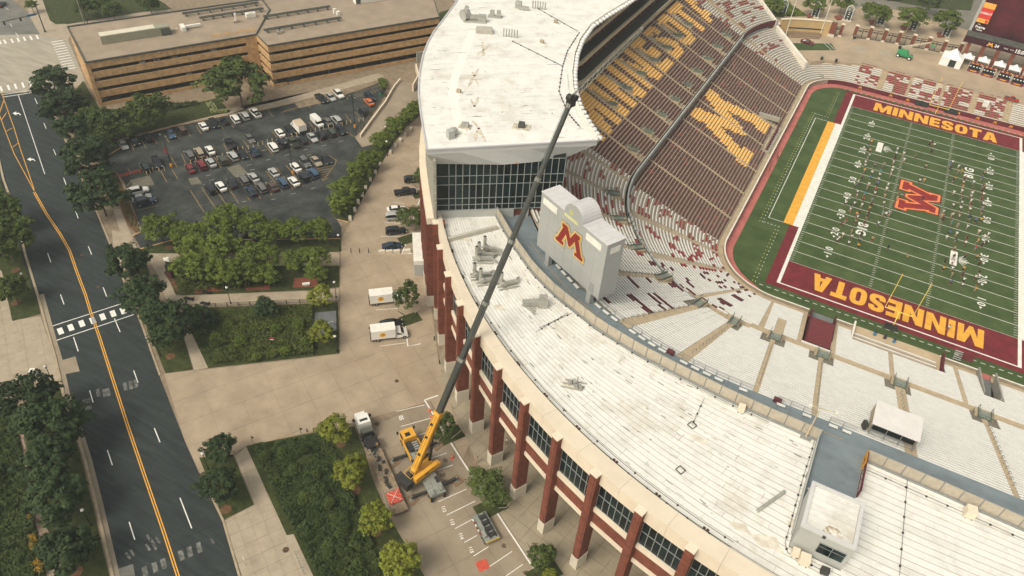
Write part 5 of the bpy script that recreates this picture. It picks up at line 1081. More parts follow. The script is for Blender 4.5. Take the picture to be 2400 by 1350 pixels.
# rim, walkway strip, ring line, leaf-shaped dirt marks
m_ = MB(); kerb(m_, RLp, .3, RZ - .02, RZ + .22); kerb(m_, [RLp[0], RRp[0]], .3, RZ - .02, RZ + .22); m_.build('roof_rim', M('lilac_grey_rim', (.50, .48, .49), .5, .05, .5), tow)
wk = GP([(835, 990), (760, 630), (900, 200), (950, 170)], RZ); m_ = MB(); strip(m_, [p[:2] for p in GP([(1085, 333), (1060, 220), (1062, 195), (1108, 72)], RZ)], 1.7, RZ + .055); m_.build('roof_walkway', M('walkway_pad', (.80, .77, .68), .8, .04, .4), tow)
RUST = M('rusty_dirt', (.50, .40, .27), .95, .3, 1.6, col2=(.76, .71, .60), detail=9)
for c_, ls in (((1133, 118), [(1130, 98), (1117, 128), (1152, 102), (1133, 132), (1143, 112)]), ((1112, 178), [(1108, 168), (1100, 198), (1123, 160), (1122, 202), (1097, 206)]), ((1112, 249), [(1103, 232), (1122, 226), (1118, 240)]), ((1122, 302), [(1106, 282), (1114, 335), (1140, 336), (1130, 322), (1112, 325)])):
    c = G(*c_, RZ)
    for l in ls:
        e = G(*l, RZ); d = np.array(e[:2]) - np.array(c[:2]); L_ = np.linalg.norm(d); d /= L_; nn = np.array([-d[1], d[0]]); m_ = MB(); o_ = np.array(c[:2]); wv = random.uniform(.25, .5)
        m_.poly([(*(o_ + d * L_ * t + nn * s_ * wv * math.sin(math.pi * min(1, t * .9 + .05)) * random.uniform(.6, 1.2)), RZ + .058 + random.uniform(0, .004)) for t, s_ in [(0, 0)] + [(t, 1) for t in (.25, .5, .7, .9)] + [(1, 0)] + [(t, -1) for t in (.9, .7, .5, .25)]]); m_.build('dirt_streak', RUST, tow)
    m_ = MB(); m_.cyl((*c[:2], RZ), (*c[:2], RZ + .12), .25, n=8); m_.build('roof_drain', MATS['rusty_drain'], tow)
m_ = MB(); m2_ = MB(); f_ = lambda t, u: (lerp(RLp[int(t)][0], RRp[int(t)][0], u), lerp(RLp[int(t)][1], RRp[int(t)][1], u))
for k in range(170):
    px, py = random.uniform(990, 1400), random.uniform(5, 345); p = G(px, py, RZ)
    if not inpoly(p[0], p[1], offset_poly(P, -1.0)): continue
    a = A_ + (0 if k % 3 else 1.57) + random.uniform(-.15, .15); l = random.uniform(.3, 2.5 if k % 3 else .7); strip(m_ if k % 4 else m2_, [p[:2], (p[0] + l * math.cos(a), p[1] + l * math.sin(a))], random.uniform(.05, .16), RZ + .062)
o = m_.build('repair_tape', PATCH, tow); o['kind'] = 'stuff'; o = m2_.build('dark_marks', DARKP, tow); o['kind'] = 'stuff'
for pts in (GP([(1202, 98), (1320, 157)], RZ), GP([(1262, 22), (1355, 75)], RZ), GP([(1318, 157), (1310, 215), (1330, 265), (1360, 300)], RZ), GP([(1357, 78), (1330, 120), (1318, 157)], RZ)):
    m_ = MB()
    for a, b in zip(pts[:-1], pts[1:]): m_.bar((*a[:2], RZ + .15), (*b[:2], RZ + .15), .08)
    for a, b in zip(pts[:-1], pts[1:]):
        for k in range(6): m_.box((lerp(a[0], b[0], k / 6), lerp(a[1], b[1], k / 6), RZ + .1), (.28, .28, .18))
    m_.build('roof_cable', CAB, tow)
# fascia at the near end: leans back from the eave to the glass
FA = MATS['fascia_grey']; e0, e1 = np.array((*RLp[0], RZ - .9)), np.array((*RRp[0], RZ - .9)); lo = [np.array(q) for q in (G(1016, 384, 36.0), G(1100, 385, 36), G(1180, 386, 36), G(1250, 380, 36), G(1322, 371, 36.0))]
tip = e1 + (e0 - e1) * .02 + np.array((0, 0, -.15))
m_ = MB(); n = len(lo)
for k in range(n - 1): m_.poly([lerp(e0, e1, k / n), lo[k], lo[k + 1], lerp(e0, e1, (k + 1) / n)])
m_.poly([lerp(e0, e1, (n - 1) / n), lo[-1], tip, e1]); m_.poly([e0, np.array((*RLp[1], RZ - .9)), lo[0]]); back = np.array((-50.5, -22.0, RZ - 1.0)); m_.poly([lo[-1], back, tip])
m_.build('sloping_fascia', FA, tow)
# body: glass end wall with its mullion grid, brick and stone flank, recessed side to the stand
GA, GB = np.array((-62.9, -53.6)), np.array((-43.3, -39.4)); d = (GB - GA) / np.linalg.norm(GB - GA); nn = np.array([d[1], -d[0]]); Lg = np.linalg.norm(GB - GA)
BODY = [tuple(GA - nn * .3), tuple(GB - nn * .3), (-50.0, -24), (-58.5, -10), (-63.5, 6), (-65.6, 30), (-65.6, 160)] + [(p[0] + 1.4, p[1] + .4) for p in RLp[::-1]]
BODY = [tuple(GA - nn * .3), tuple(GB - nn * .3), (-49.0, -24), (-57.0, -10), (-63.0, 6), (-66.2, 30), (-66.2, 60)] + [(p[0] + 1.6, p[1] + .5) for p in RLp[::-1][:-1]]
m_ = MB(); m_.prism(BODY, 25.0, RZ - 1.0, M('tower_core', (.03, .035, .035), .7)); m_.build('core', None, tow)
m_ = MB(); m_.prism(BODY, 0, 25.0, BRK); m_.build('brick_base', None, tow)
cols = [0, .045] + [.045 + (1 - .045) * k / 18 for k in range(1, 19)]; rows_ = [25.5, 26.7, 28.2, 31.3, 33.2, 36.6]
qg = lambda u, v, z: (*(GA + d * u * Lg + nn * v), z)
fr_ = MB()
for c in cols[0:1] + cols[2:]: fr_.bar(qg(c, .12, 25.4), qg(c, .12, 36.7), 0.09, .2)
for z in rows_: fr_.bar(qg(0, .12, z), qg(1, .12, z), .1, .09)
fo = fr_.build('glass_wall_frame', M('aluminium', (.42, .44, .42), .4, .05, 1, metal=.4), tow)
cc = [0] + cols[2:]
for i in range(len(cc) - 1):
    for j in range(len(rows_) - 1):
        if 12 <= i <= 12 and j == 0: continue
        m_ = MB(); m_.prism([qg(cc[i], .0, 0)[:2], qg(cc[i + 1], .0, 0)[:2], qg(cc[i + 1], .06, 0)[:2], qg(cc[i], .06, 0)[:2]], rows_[j] + .04, rows_[j + 1] - .04); m_.build('pane', GLS, fo)
m_ = MB(); m_.prism([qg(0, -.2, 0)[:2], qg(.62, -.2, 0)[:2], qg(.62, .25, 0)[:2], qg(0, .25, 0)[:2]], WK - .5, 25.4, GREYW); m_.build('base_panel', None, tow)
m_ = MB(); m_.prism([qg(.70, -.2, 0)[:2], qg(.74, -.2, 0)[:2], qg(.74, .4, 0)[:2], qg(.70, .4, 0)[:2]], WK, 26.4, GREYW); m_.build('door_pier', None, tow)
for u in (.52, .60): m_ = MB(); p = qg(u, .5, 36.1); m_.box(p, (.9, .5, .3), A_); m_.build('soffit_lamp', GOLDP, tow)
# flank: cream band, stone strip, brick fins
FL = [(p[0] + .55, p[1] + .15) for p in RLp]
m_ = MB(); kerb(m_, FL, 1.5, 23.9, 25.3); m_.build('cream_band', CREAM, tow)
m_ = MB(); kerb(m_, [(p[0] + .8, p[1] + .3) for p in FL], .5, 25.3, 38); m_.build('stone_strip', M('mottled_stone', (.33, .31, .25), .9, .35, 2.5), tow)
FLs = []
for a, b in zip(FL[:-1], FL[1:]):
    for k in range(2): FLs.append(((lerp(a[0], b[0], k / 2), lerp(a[1], b[1], k / 2)), math.atan2(b[1] - a[1], b[0] - a[0])))
for (c, a) in FLs[1::1]:
    m_ = MB(); m_.box((c[0] + .35, c[1], 13.4), (1.2, 2.2, 21.0), a); o = m_.build('brick_fin', BRK, tow); m_ = MB(); m_.box((c[0] + .35, c[1], 1.5), (1.35, 2.4, 3.0), a); m_.build('stone_base', STONE, o)
# suite terraces facing the stand, seen under the roof edge
for z, dx in ((26.2, 0.4), (30.6, -1.0), (34.6, -2.2)):
    fr = [(-63.5 + dx, 2), (-61.4 + dx, 12), (-61.6 + dx, 30), (-61.6 + dx, 125)]; m_ = MB(); m_.prism(fr + [(-68, 125), (-68, 2)], z, z + .5, M('terrace_floor', (.06, .055, .045), .9), bottom=True); m_.build('terrace_floor', None, tow); m_ = MB(); kerb(m_, fr, .45, z - .25, z + .85); m_.build('terrace_band', M('terrace_tan_band', (.44, .375, .26), .85, .08, .3), tow)
for z, dx in ((27.4, 0), (31.8, -1.2)):
    for y in range(8, 120, 3): m_ = MB(); m_.box((-64.2 + dx, y, z + .35), (.8, 2.2, .7)); m_.build('suite_seats', BM, tow)
m_ = MB(); m_.box((-66.1, 62, 33), (.3, 120, 13.5)); m_.build('suite_glass', GLS, tow)
m_ = MB()
for y in range(4, 120, 2): m_.bar((-65.7, y, 27), (-65.7, y, 39), .08)
m_.build('suite_mullions', MULL, tow)
# floodlights along the eave over the stand
t = thing('floodlight_rail', 'white rail of round floodlights hung along the inner eave of the white roof', 'floodlights', (RRp[3][0], RRp[3][1], RZ)); m_ = MB()
for a, b in zip(RRp[:-1], RRp[1:]):
    m_.bar((*a, RZ + .55), (*b, RZ + .55), .32); l = math.dist(a, b)
    for k in range(max(1, int(l / 3.2))): u = k / max(1, int(l / 3.2)); m_.bar((lerp(a[0], b[0], u), lerp(a[1], b[1], u), RZ), (lerp(a[0], b[0], u) - .0, lerp(a[1], b[1], u), RZ + .55), .14)
m_.build('rail', FWH, t); lm = MB(); lm.sphere((0, 0, 0), .6, None, 8, 5, .8); lme = lm.me('floodlight', M('lamp_white', (.70, .69, .66), .3, .04, 2), True)
for a, b in zip(RRp[:-1], RRp[1:]):
    l = math.dist(a, b); nl = max(1, int(l / 1.5)); ex = np.array([b[1] - a[1], -(b[0] - a[0])]) / l
    for k in range(nl): u = (k + .5) / nl; o = inst(lme, 'floodlight', t, tuple(np.array((lerp(a[0], b[0], u) + ex[0] * .75, lerp(a[1], b[1], u) + ex[1] * .75, RZ + .1)) - np.array(t.location)))
m_ = MB(); kerb(m_, RRp[:4], .5, RZ, RZ + .25); kerb(m_, [tuple(np.array(p) - np.array((.9, .3))) for p in RRp[:5]], .12, RZ + .03, RZ + .3); m_.build('eave_kerb', FWH, t)
# roof plant of the tower
def rbox(lab, px, py, parts, nm='rooftop_fan', cat='rooftop unit'):
    c = np.array(G(px, py, RZ + .05)); t = thing(nm, lab, cat, tuple(c))
    for pn, (o_, s_, rz, mt) in parts: m_ = MB(); m_.box(c + np.array(o_), s_, rz, taper=.92); m_.build(pn, mt, t)
    return t, c
t, c = rbox('large grey blower with ducts at the far left of the tower roof', 1105, 48, [('motor_box', ((2.4, 1.0, .8), (2.0, 1.4, 1.5), .5, ALU)), ('skid', ((1, 0, .15), (5.5, 2.2, .3), .5, ALU)), ('duct', ((.4, .2, .9), (2.6, .9, .9), .5, ALU))]); m_ = MB(); m_.cyl(c + [-1.6, -1.4, 1.3], c + [-1.1, .1, 1.3], 1.25, n=14); m_.build('blower_drum', ALU, t); m_ = MB(); m_.bar(c + [-1.4, -.6, 2.0], c + [-1.0, -.4, 3.2], 1.0, .9); m_.build('outlet', ALU, t)
rbox('wide low tan hatch box beside the blower on the tower roof', 1135, 75, [('hatch', ((0, 0, .45), (4.0, 2.4, .9), .5, M('tan_grey_box', (.42, .39, .33), .6, .06, .5)))], 'roof_hatch')
rbox('double fan unit right of the large blower on the tower roof', 1160, 40, [('fan', ((-.8, 0, .7), (1.1, 1.1, 1.4), .4, ALU)), ('fan', ((.8, .4, .8), (1.0, 1.0, 1.6), .4, ALU)), ('skid', ((0, 0, .12), (3.6, 1.6, .24), .4, ALU))])
rbox('ducted fan near the top centre of the tower roof', 1215, 18, [('fan', ((0, 0, .8), (1.6, 1.2, 1.6), .3, ALU)), ('duct', ((1.8, -.5, .5), (2.6, .7, .7), .3, ALU))])
for px, py, lab in ((1075, 218, 'small pale vent on the left side of the tower roof'), (1270, 102, 'small pale vent in the middle of the tower roof'), (1302, 55, 'small pale vent towards the far edge of the tower roof')): rbox(lab, px, py, [('vent', ((0, 0, .4), (.9, .7, .8), .2, TREAD)), ('base', ((0, 0, .08), (1.6, 1.1, .14), .2, FWH))], 'roof_vent')
rbox('grey two part cooling unit at the near left of the tower roof', 1060, 318, [('unit', ((0, .6, .6), (1.3, 1.2, 1.1), 1.0, ALU)), ('unit', ((.1, -.8, .8), (1.2, 1.3, 1.5), 1.0, GREYW))], 'cooling_unit')
rbox('small grey cooling unit by the roof walkway', 1090, 297, [('unit', ((0, 0, .45), (1.4, 1.0, .8), .3, ALU)), ('base', ((0, 0, .06), (2.4, 1.8, .1), .3, PATCH))], 'cooling_unit')
rbox('dark square cooling unit at the near centre of the tower roof', 1222, 298, [('unit', ((0, 0, .5), (1.2, 1.2, .9), .3, M('dark_unit', (.06, .065, .06), .6))), ('base', ((0, 0, .06), (3.4, 2.2, .1), .3, PATCH))], 'cooling_unit')
for px, py, lab in ((1195, 88, 'row of upright grey pipes nearest the blower on the tower roof'), (1262, 22, 'row of upright grey pipes near the far edge of the tower roof')):
    c = np.array(G(px, py, RZ)); t = thing('pipe_row', lab, 'pipes', tuple(c))
    for k in range(6): m_ = MB(); p = c + np.array((-1.5 + .6 * k, -.3 + .18 * k, 0)); m_.cyl(p, p + [0, 0, 1.9], .16, n=6); m_.build('pipe', ALU, t)

# ------------------------------------------------------------------ brick parking ramp
TAN = bpy.data.materials.new('tan_brick'); TAN.use_nodes = True; brickmat(TAN, (.60, .39, .18), (.48, .30, .14), (.46, .31, .18), 1.2)
GR = M('gravel_roof', (.30, .235, .17), .95, .12, .25, bump=.1, bs=20, detail=9); COPE = M('dark_coping', (.085, .09, .075), .7, .2, 1); INT = M('garage_dark', (.05, .04, .03), .9); SLAB = M('garage_slab_shaded', (.085, .07, .05), .9)  # slab colour darkened to carry the shade inside the open levels
HG = 13.4
c1, c2, c3, c4_, b1, b2 = [p[:2] for p in GP([(200, 145.7), (600, 80), (627, 107), (1030, 40), (157, 62), (612, -2)], HG)]
b3 = (c3[0] + (b2[0] - c2[0]), c3[1] + (b2[1] - c2[1])); b4 = (c4_[0] + (b2[0] - c2[0]) * .95, c4_[1] + (b2[1] - c2[1]) * .95)
gar = thing('parking_ramp', 'four level tan brick parking garage with open ribbon levels and a flat gravel roof', 'parking garage', (*c1, 0))
FOOTP = [c1, c2, c3, c4_, b4, b2, b1]
m_ = MB(); m_.prism(FOOTP, HG - .5, HG - .28, GR, bottom=True); m_.build('roof', None, gar)
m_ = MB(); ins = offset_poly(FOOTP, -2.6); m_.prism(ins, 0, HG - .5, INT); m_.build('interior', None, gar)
m_ = MB(); kerb(m_, FOOTP + [FOOTP[0]], .45, HG - .3, HG + .12); kerb(m_, [c2] + [p[:2] for p in GP([(632, 22), (612, -4)], HG)], .3, HG - .3, HG + .14); m_.build('roof_coping', COPE, gar)
LV = [(HG - 2.15, HG - .3), (HG - 5.05, HG - 3.2), (HG - 7.95, HG - 6.1), (HG - 10.85, HG - 9.0), (0, .9)]
def wall_run(p, q, gapped=True):
    p, q = np.array(p), np.array(q); L_ = np.linalg.norm(q - p); d = (q - p) / L_; nn = np.array([d[1], -d[0]])
    for z0, z1 in LV:
        m_ = MB(); m_.prism([tuple(p + nn * .02), tuple(q + nn * .02), tuple(q - nn * .4), tuple(p - nn * .4)], z0, z1, TAN, bottom=True); m_.build('brick_band', None, gar)
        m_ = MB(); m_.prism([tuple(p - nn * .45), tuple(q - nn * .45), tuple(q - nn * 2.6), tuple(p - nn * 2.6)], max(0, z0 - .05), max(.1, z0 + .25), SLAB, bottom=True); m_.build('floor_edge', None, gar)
    for k in range(1, int(L_ / 9)): c = p + d * k * 9 - nn * .8; m_ = MB(); m_.box((*c, HG / 2), (.4, .5, HG - 1), math.atan2(d[1], d[0])); m_.build('column', SLAB, gar)
wall_run(c1, c2); wall_run(c3, c4_); wall_run(c2, c3); wall_run(c4_, b4); wall_run(b1, c1)
def corner(c, r, nm='brick_corner'): m_ = MB(); m_.box((*c, HG / 2 - .15), (r, r, HG - .3), math.atan2(c2[1] - c1[1], c2[0] - c1[0])); m_.build(nm, TAN, gar)
dd = np.array(c2) - np.array(c1); dd /= np.linalg.norm(dd); nd = np.array([dd[1], -dd[0]])
p_ = np.array(c2) - dd * 3.4; m_ = MB(); m_.prism([tuple(p_ + nd * .06), tuple(np.array(c2) + nd * .06), tuple(np.array(c2) - nd * 1), tuple(p_ - nd * 1)], 0, HG - .32, TAN); m_.build('brick_stair_tower', None, gar)
m_ = MB(); m_.box((*(np.array(c1) + dd * .3 - nd * .3), HG / 2 - .16), (1.0, 1.0, HG - .32), math.atan2(dd[1], dd[0])); m_.build('brick_corner', TAN, gar)
m_ = MB(); p = np.array(c3) + dd * 4.2; m_.prism([tuple(p + nd * .08), tuple(p + dd * 4 + nd * .08), tuple(p + dd * 4 - nd * .3), tuple(p - nd * .3)], 0.0, 2.6, M('dark_door', (.03, .03, .03), .4)); m_.build('entrance_doors', None, gar)
m_ = MB(); p0 = np.array(c4_) + nd * 1; m_.prism([tuple(p0 - dd * 9), tuple(p0 - dd * 1), tuple(p0 - dd * 1 - nd * .5), tuple(p0 - dd * 9 - nd * .5)], 0, 3.2, M('ramp_gate', (.34, .36, .32), .7, .1, 1)); m_.build('ramp_gate', None, gar)
# roof plant of the garage
def gunit(nm, lab, px, py, parts):
    c = np.array(G(px, py, HG - .25)); t = thing(nm, lab, 'rooftop unit', tuple(c)); a = math.atan2(dd[1], dd[0])
    for pn, (u, v, z), s_, mt in parts: m_ = MB(); m_.box((c[0] + dd[0] * u - nd[0] * v, c[1] + dd[1] * u - nd[1] * v, c[2] + z), s_, a); m_.build(pn, mt, t)
OLIVE = M('olive_grey_metal', (.27, .265, .19), .6, .08, .5); CRM = M('cream_metal', (.62, .57, .44), .5, .05, .5)
gunit('penthouse_unit', 'long olive mechanical box with a cream top on the garage roof', 320, 88, [('body', (0, 0, 1.2), (19, 3.0, 2.4), OLIVE), ('top', (-2, .1, 2.45), (15, 2.8, .16), CRM), ('end_grille', (8.2, -.2, 1.1), (2.6, 3.4, 2.0), COPE)])
gunit('duct_unit', 'small white duct unit with a long pipe right of the olive box', 430, 70, [('box', (0, 0, .7), (1.2, 3.2, 1.3), FWH), ('duct', (3, .4, .7), (4.5, .7, .7), FWH), ('pipe', (-5, .6, .3), (7, .25, .25), FWH)])
for lab, px, py, ln in (('longest dark pipe rack on the left half of the garage roof', 520, 25, 24), ('second dark pipe rack nearer the middle of the garage roof', 545, 37, 20), ('dark pipe rack far side of the right half of the garage roof', 698, 33, 22), ('dark pipe rack near side of the right half of the garage roof', 712, 62, 25)):
    gunit('pipe_rack', lab, px, py, [('pipe', (0, -.35, .9), (ln, .35, .35), COPE), ('pipe', (0, .45, .9), (ln, .35, .35), COPE)] + [('stand', (-ln / 2 + 1 + k * (ln - 2) / 6, 0, .4), (.15, 1.4, .8), COPE) for k in range(7)])
gunit('white_vent_box', 'white vent box on the garage roof beside the pipe rack', 588, 40, [('box', (0, 0, .7), (3.0, 1.4, 1.3), FWH), ('cap', (0, 0, 1.42), (1.6, 1.0, .2), CRM)])
gunit('chimney_vent', 'tall thin vent with a white cap between the pipe racks', 554, 52, [('pipe', (0, 0, 1.4), (.5, .5, 2.8), FWH), ('base', (0, 0, .3), (1.8, .9, .5), TREAD)])
gunit('yellow_rail', 'yellow safety rail on the near edge of the garage roof', 548, 82, [('rail', (0, 0, 1.0), (13, .1, .1), GOLDP), ('rail', (0, 0, .55), (13, .1, .1), GOLDP)] + [('post', (-6.4 + 2.56 * k, 0, .5), (.1, .1, 1.0), GOLDP) for k in range(6)])
gunit('pale_box_unit', 'pale grey penthouse box at the far edge of the garage roof', 870, 2, [('body', (0, 0, 1.2), (12, 2.6, 2.3), FWH), ('grille', (-5.2, -1.35, .9), (1.6, .12, 1.4), COPE)])
gunit('double_vent', 'pair of small grey vents at the left of the right roof half', 652, 80, [('vent', (0, 0, .5), (.7, .7, 1.0), ALU), ('vent', (1.4, .5, .4), (.8, .8, .8), ALU)]); gunit('white_fan_pair', 'pair of white fans at the right end of the pipe racks', 785, 32, [('fan', (0, 0, .8), (.9, .9, 1.6), FWH), ('fan', (.6, -1.4, .6), (.9, .9, 1.2), FWH)])

# ------------------------------------------------------------------ open end: raised plaza, gates, pylons, video board
m_ = MB(); pod = [(-62, 140), (-17, 107), (-13.0, 111.0), (-2.6, 115.3), (2, 115.6), (50, 115.6), (50, 100), (420, 100), (420, 620), (-62, 620)]
m_.prism(pod, 0, PZ, M('plaza_tan', (.385, .295, .20), .9, .12, .12)); struct('upper_plaza', m_)
sheet('upper_road', GP([(1900, -40), (2005, 18), (2060, 12), (2330, 88), (2500, 130), (2600, 60), (2300, 0), (2060, -60)], PZ), PZ + .02, M('upper_asphalt', (.17, .155, .125), .92, .15, .2))
mu = MB()
for a, b in (((2000, -2), (2300, 62)), ((2070, 24), (2290, 78))): strip(mu, [p[:2] for p in GP([a, b], PZ)], .2, PZ + .03)
struct('upper_road_line', mu, FADED)
for nm, pts in (('lawn', [(2070, -10), (2095, 3), (2120, 8), (2175, 18), (2275, 25), (2290, -30), (2060, -40)]), ('lawn', [(1790, 25), (1795, -20), (1840, -20), (1845, 5), (1880, 30), (1892, 36), (1815, 40)]), ):
    m_ = MB(); m_.prism([p[:2] for p in GP(pts, PZ)], PZ, PZ + .15); struct(nm, m_, GRASS)
for pts in ([(1890,36),(1905,32),(1915,40),(1893,43)], [(1955,40),(1970,38),(1980,45),(1962,48)], [(2110,62),(2122,63),(2140,72),(2113,70)], [(2195,78),(2210,80),(2222,88),(2197,88)], [(2035,50),(2050,50),(2058,58),(2040,58)]):
    m_ = MB(); m_.prism([p[:2] for p in GP(pts, PZ)], PZ, PZ + .5); struct('brick_planter', m_, BRICKP)
# practice mat with a car on it, pale slabs
mat_ = sheet('turf_mat', GP([(1843, 100), (1948, 101), (1960, 118), (1862, 118)], PZ), PZ + .02, TURF)
for a, b in (((1848, 100), (1866, 117)), ((1931, 101), (1948, 117)), ((1940, 101), (1957, 117)), ((1845, 100.5), (1946, 101.5))): m_ = MB(); strip(m_, [p[:2] for p in GP([a, b], PZ)], .16, PZ + .03); m_.build('mat_line', FWH, mat_)
for pts in ([(1995,107),(2025,108),(2032,127),(2005,124)], [(2056,114),(2088,118),(2095,136),(2066,130)]): sheet('pale_slab', GP(pts, PZ), PZ + .02, CONC2)
# curved tan seat wall with steps
t = thing('curved_wall', 'curved tan stone wall with brick ends and low steps behind the plaza mat', 'wall', G(1890, 78, PZ)); WALLT = M('tan_stone_wall', (.53, .37, .175), .85, .06, .4)
top_px = [(1822, 42), (1845, 41), (1870, 42), (1900, 44), (1925, 46), (1940, 48)]; base_ = [G(x, y + 35, PZ)[:2] for x, y in top_px]
m_ = MB(); kerb(m_, base_, .8, PZ, PZ + 4.9); m_.build('stone_face', WALLT, t); m_ = MB(); kerb(m_, base_, 1.15, PZ + 4.9, PZ + 5.1); m_.build('coping', CREAM, t)
m_ = MB(); nrm = np.array((.15, -.99)); kerb(m_, [(p[0] + .05, p[1] - .46) for p in base_[1:5]], .12, PZ + 1.7, PZ + 2.1); m_.build('slot', SHGAP, t)
for k in range(3): m_ = MB(); kerb(m_, [(p[0], p[1] - 1.4 - 1.5 * k) for p in base_[0:5]], 1.5, PZ, PZ + .75 - .25 * k); m_.build('step', M('brown_step', (.24, .17, .11), .9, .12, .6), t)
e = base_[-1]; m_ = MB(); m_.box((e[0] + 1.0, e[1] - .2, PZ + 2.9), (1.9, 1.2, 4.2)); m_.build('brick_end', BRK, t); m_ = MB(); m_.box((e[0] + 1.0, e[1] - .2, PZ + .5), (2.2, 1.5, 1.0)); m_.build('stone_foot', STONE, t)
e = base_[0]; m_ = MB(); m_.box((e[0] - 1.2, e[1] - 1.5, PZ + 2.0), (2.4, 3.5, 4.0), .4, top=CREAM, m=BRK); m_.build('brick_booth', None, t)
m_ = MB(); m_.box((e[0] + .2, e[1] - 3.4, PZ + 1.4), (1.6, .2, 2.2), .5); m_.build('dark_doorway', SHGAP, t)
# gate lines: brick posts with black gates
BLK = M('black_iron', (.02, .02, .018), .5, .1, 3)
def gates(lab, px, h=4.3):
    P = [np.array(G(x, y, PZ)) for x, y in px]; t = thing('gate_row', lab, 'gates', tuple(P[0]))
    for p in P:
        m_ = MB(); m_.box(p + [0, 0, h / 2], (1.0, 1.0, h), .1); o = m_.build('brick_post', BRK, t); m_ = MB(); m_.box(p + [0, 0, h + .12], (1.25, 1.25, .24), .1); m_.build('stone_cap', CREAM, o); m_ = MB(); m_.box(p + [0, 0, .3], (1.15, 1.15, .6), .1); m_.build('stone_foot', STONE, o)
    for p, q in zip(P[:-1], P[1:]):
        d = (q - p) / np.linalg.norm(q - p); a, b = p + d * .55, q - d * .55; mid = (a + b) / 2
        for u, v in ((a, mid - d * .06), (mid + d * .06, b)):
            m_ = MB()
            for k in range(8): c = lerp(u, v, k / 7); m_.bar(c + [0, 0, .15], c + [0, 0, 3.4], .05 if 0 < k < 7 else .14)
            for z, w_ in ((.15, .14), (2.5, .1), (2.75, .1), (3.4, .14)): m_.bar(u + [0, 0, z], v + [0, 0, z], w_)
            c = lerp(u, v, .5); m_.bar(c + [0, 0, 2.55] - d * .35, c + [0, 0, 2.55] + d * .35, .1, .28)
            m_.build('gate_leaf', BLK, t)
gates('single black gate between brick posts beside the curved tan wall', [(1943, 84), (1967, 85)])
gates('long row of black iron gates between brick posts across the upper plaza', [(2000, 88), (2034, 92), (2068, 97.5), (2101, 103), (2134, 110), (2170, 116), (2206, 124), (2244, 130)])
# pylons: arched banner frames
WHP = M('white_frame', (.62, .63, .60), .5, .05, 1); NAVY = M('dark_banner', (.022, .034, .036), .7, .3, 2); PIC = M('banner_picture', (.18, .20, .18), .7, .5, 1.5, col2=(.35, .37, .33))
proto = None
PY = [(1832, 36), (1908, 41), (1984, 49), (2061, 59), (2137, 71), (2214, 87)]
for k, (x, y) in enumerate(PY):
    c = G(x, y, PZ)
    if proto is None:
        proto = thing('banner_pylon', '', 'pylon', c, 0.0, 'arched banner pylons along the plaza edge'); W2 = 1.15; Hh = 5.0
        m_ = MB()
        for s_ in (-1, 1): m_.bar((s_ * W2, 0, 0), (s_ * W2, 0, Hh), .22)
        for s_ in (-1, 1): m_.bar((s_ * W2, 0, Hh), (0, 0, Hh + .95), .24)
        m_.build('frame', WHP, proto, local=True); m_ = MB(); m_.box((0, 0, 1.9), (W2 * 2 - .25, .08, 3.5)); m_.build('banner', NAVY, proto, local=True); m_ = MB(); m_.box((0, 0, 4.3), (W2 * 2 - .3, .07, 1.2)); m_.build('picture', PIC, proto, local=True)
        m_ = MB()
        for z in (.7, 1.6, 2.5, 3.2): m_.box((0, -.06, z), (.5, .03, .28))
        m_.build('banner_print', FWH, proto, local=True); m_ = MB(); m_.box((0, 0, .2), (3.4, .9, .4)); m_.build('footing', STONE, proto, local=True); o = proto
    else: o = copy_tree(proto); o.location = c
    o['label'] = ORD[k] + ' white arched banner pylon from the left along the plaza edge'
# flagpoles
for (b, tp), lab in ((((1840, 86), (1863, 0)), 'left pale flagpole standing before the curved tan wall'), (((1922, 82), (1950, -3)), 'right pale flagpole standing before the curved tan wall')):
    c = np.array(G(*b, PZ)); t = thing('flagpole', lab, 'flagpole', tuple(c)); m_ = MB(); m_.cyl(c, c + [0, 0, 13.5], .17, .09, n=7); m_.build('pole', FWH, t); m_ = MB(); m_.cyl(c, c + [0, 0, .4], .4, n=8); m_.build('base', STONE, t); m_ = MB(); m_.sphere(tuple(c + [0, 0, 13.6]), .17); m_.build('finial', GOLDP, t)
# video board on brick columns
vb0, vb1 = np.array(G(2244, 140, PZ)), np.array(G(2420, 187, PZ)); d = (vb1 - vb0) / np.linalg.norm(vb1 - vb0); nb = np.array((-d[1], d[0], 0)); vb1 = vb0 + d * 34
t = thing('video_board', 'huge dark maroon video board with a score ribbon on brick columns', 'video board', tuple(vb0)); up = np.array((0, 0, 1.0)); az = math.atan2(d[1], d[0])
for k in range(8): m_ = MB(); c = vb0 + d * (1.2 + k * 4.6) + nb * .8; m_.box(c + up * 3.2, (1.2, 1.6, 6.4), az); m_.build('brick_column', BRK, t)
m_ = MB()
for k in range(7):
    a, b = vb0 + d * (1.9 + k * 4.6) + nb * 1.2, vb0 + d * (5.1 + k * 4.6) + nb * 1.2
    for j in range(9): c = lerp(a, b, j / 8); m_.bar(c + up * .1, c + up * 3.4, .06)
    for z in (.1, 2.4, 3.4): m_.bar(a + up * z, b + up * z, .12)
m_.build('iron_gates', BLK, t)
MARS = M('video_maroon', (.050, .012, .018), .35, .5, .12, col2=(.11, .018, .028), detail=9); RIB = M('ribbon_maroon', (.11, .014, .024), .35, .5, .15, col2=(.035, .012, .022)); DKB = M('board_grey', (.085, .085, .075), .7, .25, .8)
zr = 6.4; m_ = MB(); c = vb0 + d * 17 + nb * .6; m_.box(c + up * (zr + 1.1), (36, 1.4, 2.2), az); m_.build('ribbon_screen', RIB, t)
m_ = MB(); m_.box(c + up * (zr + 3.0) + nb * .8, (36, 3.2, 1.6), az); m_.build('ledge', DKB, t)
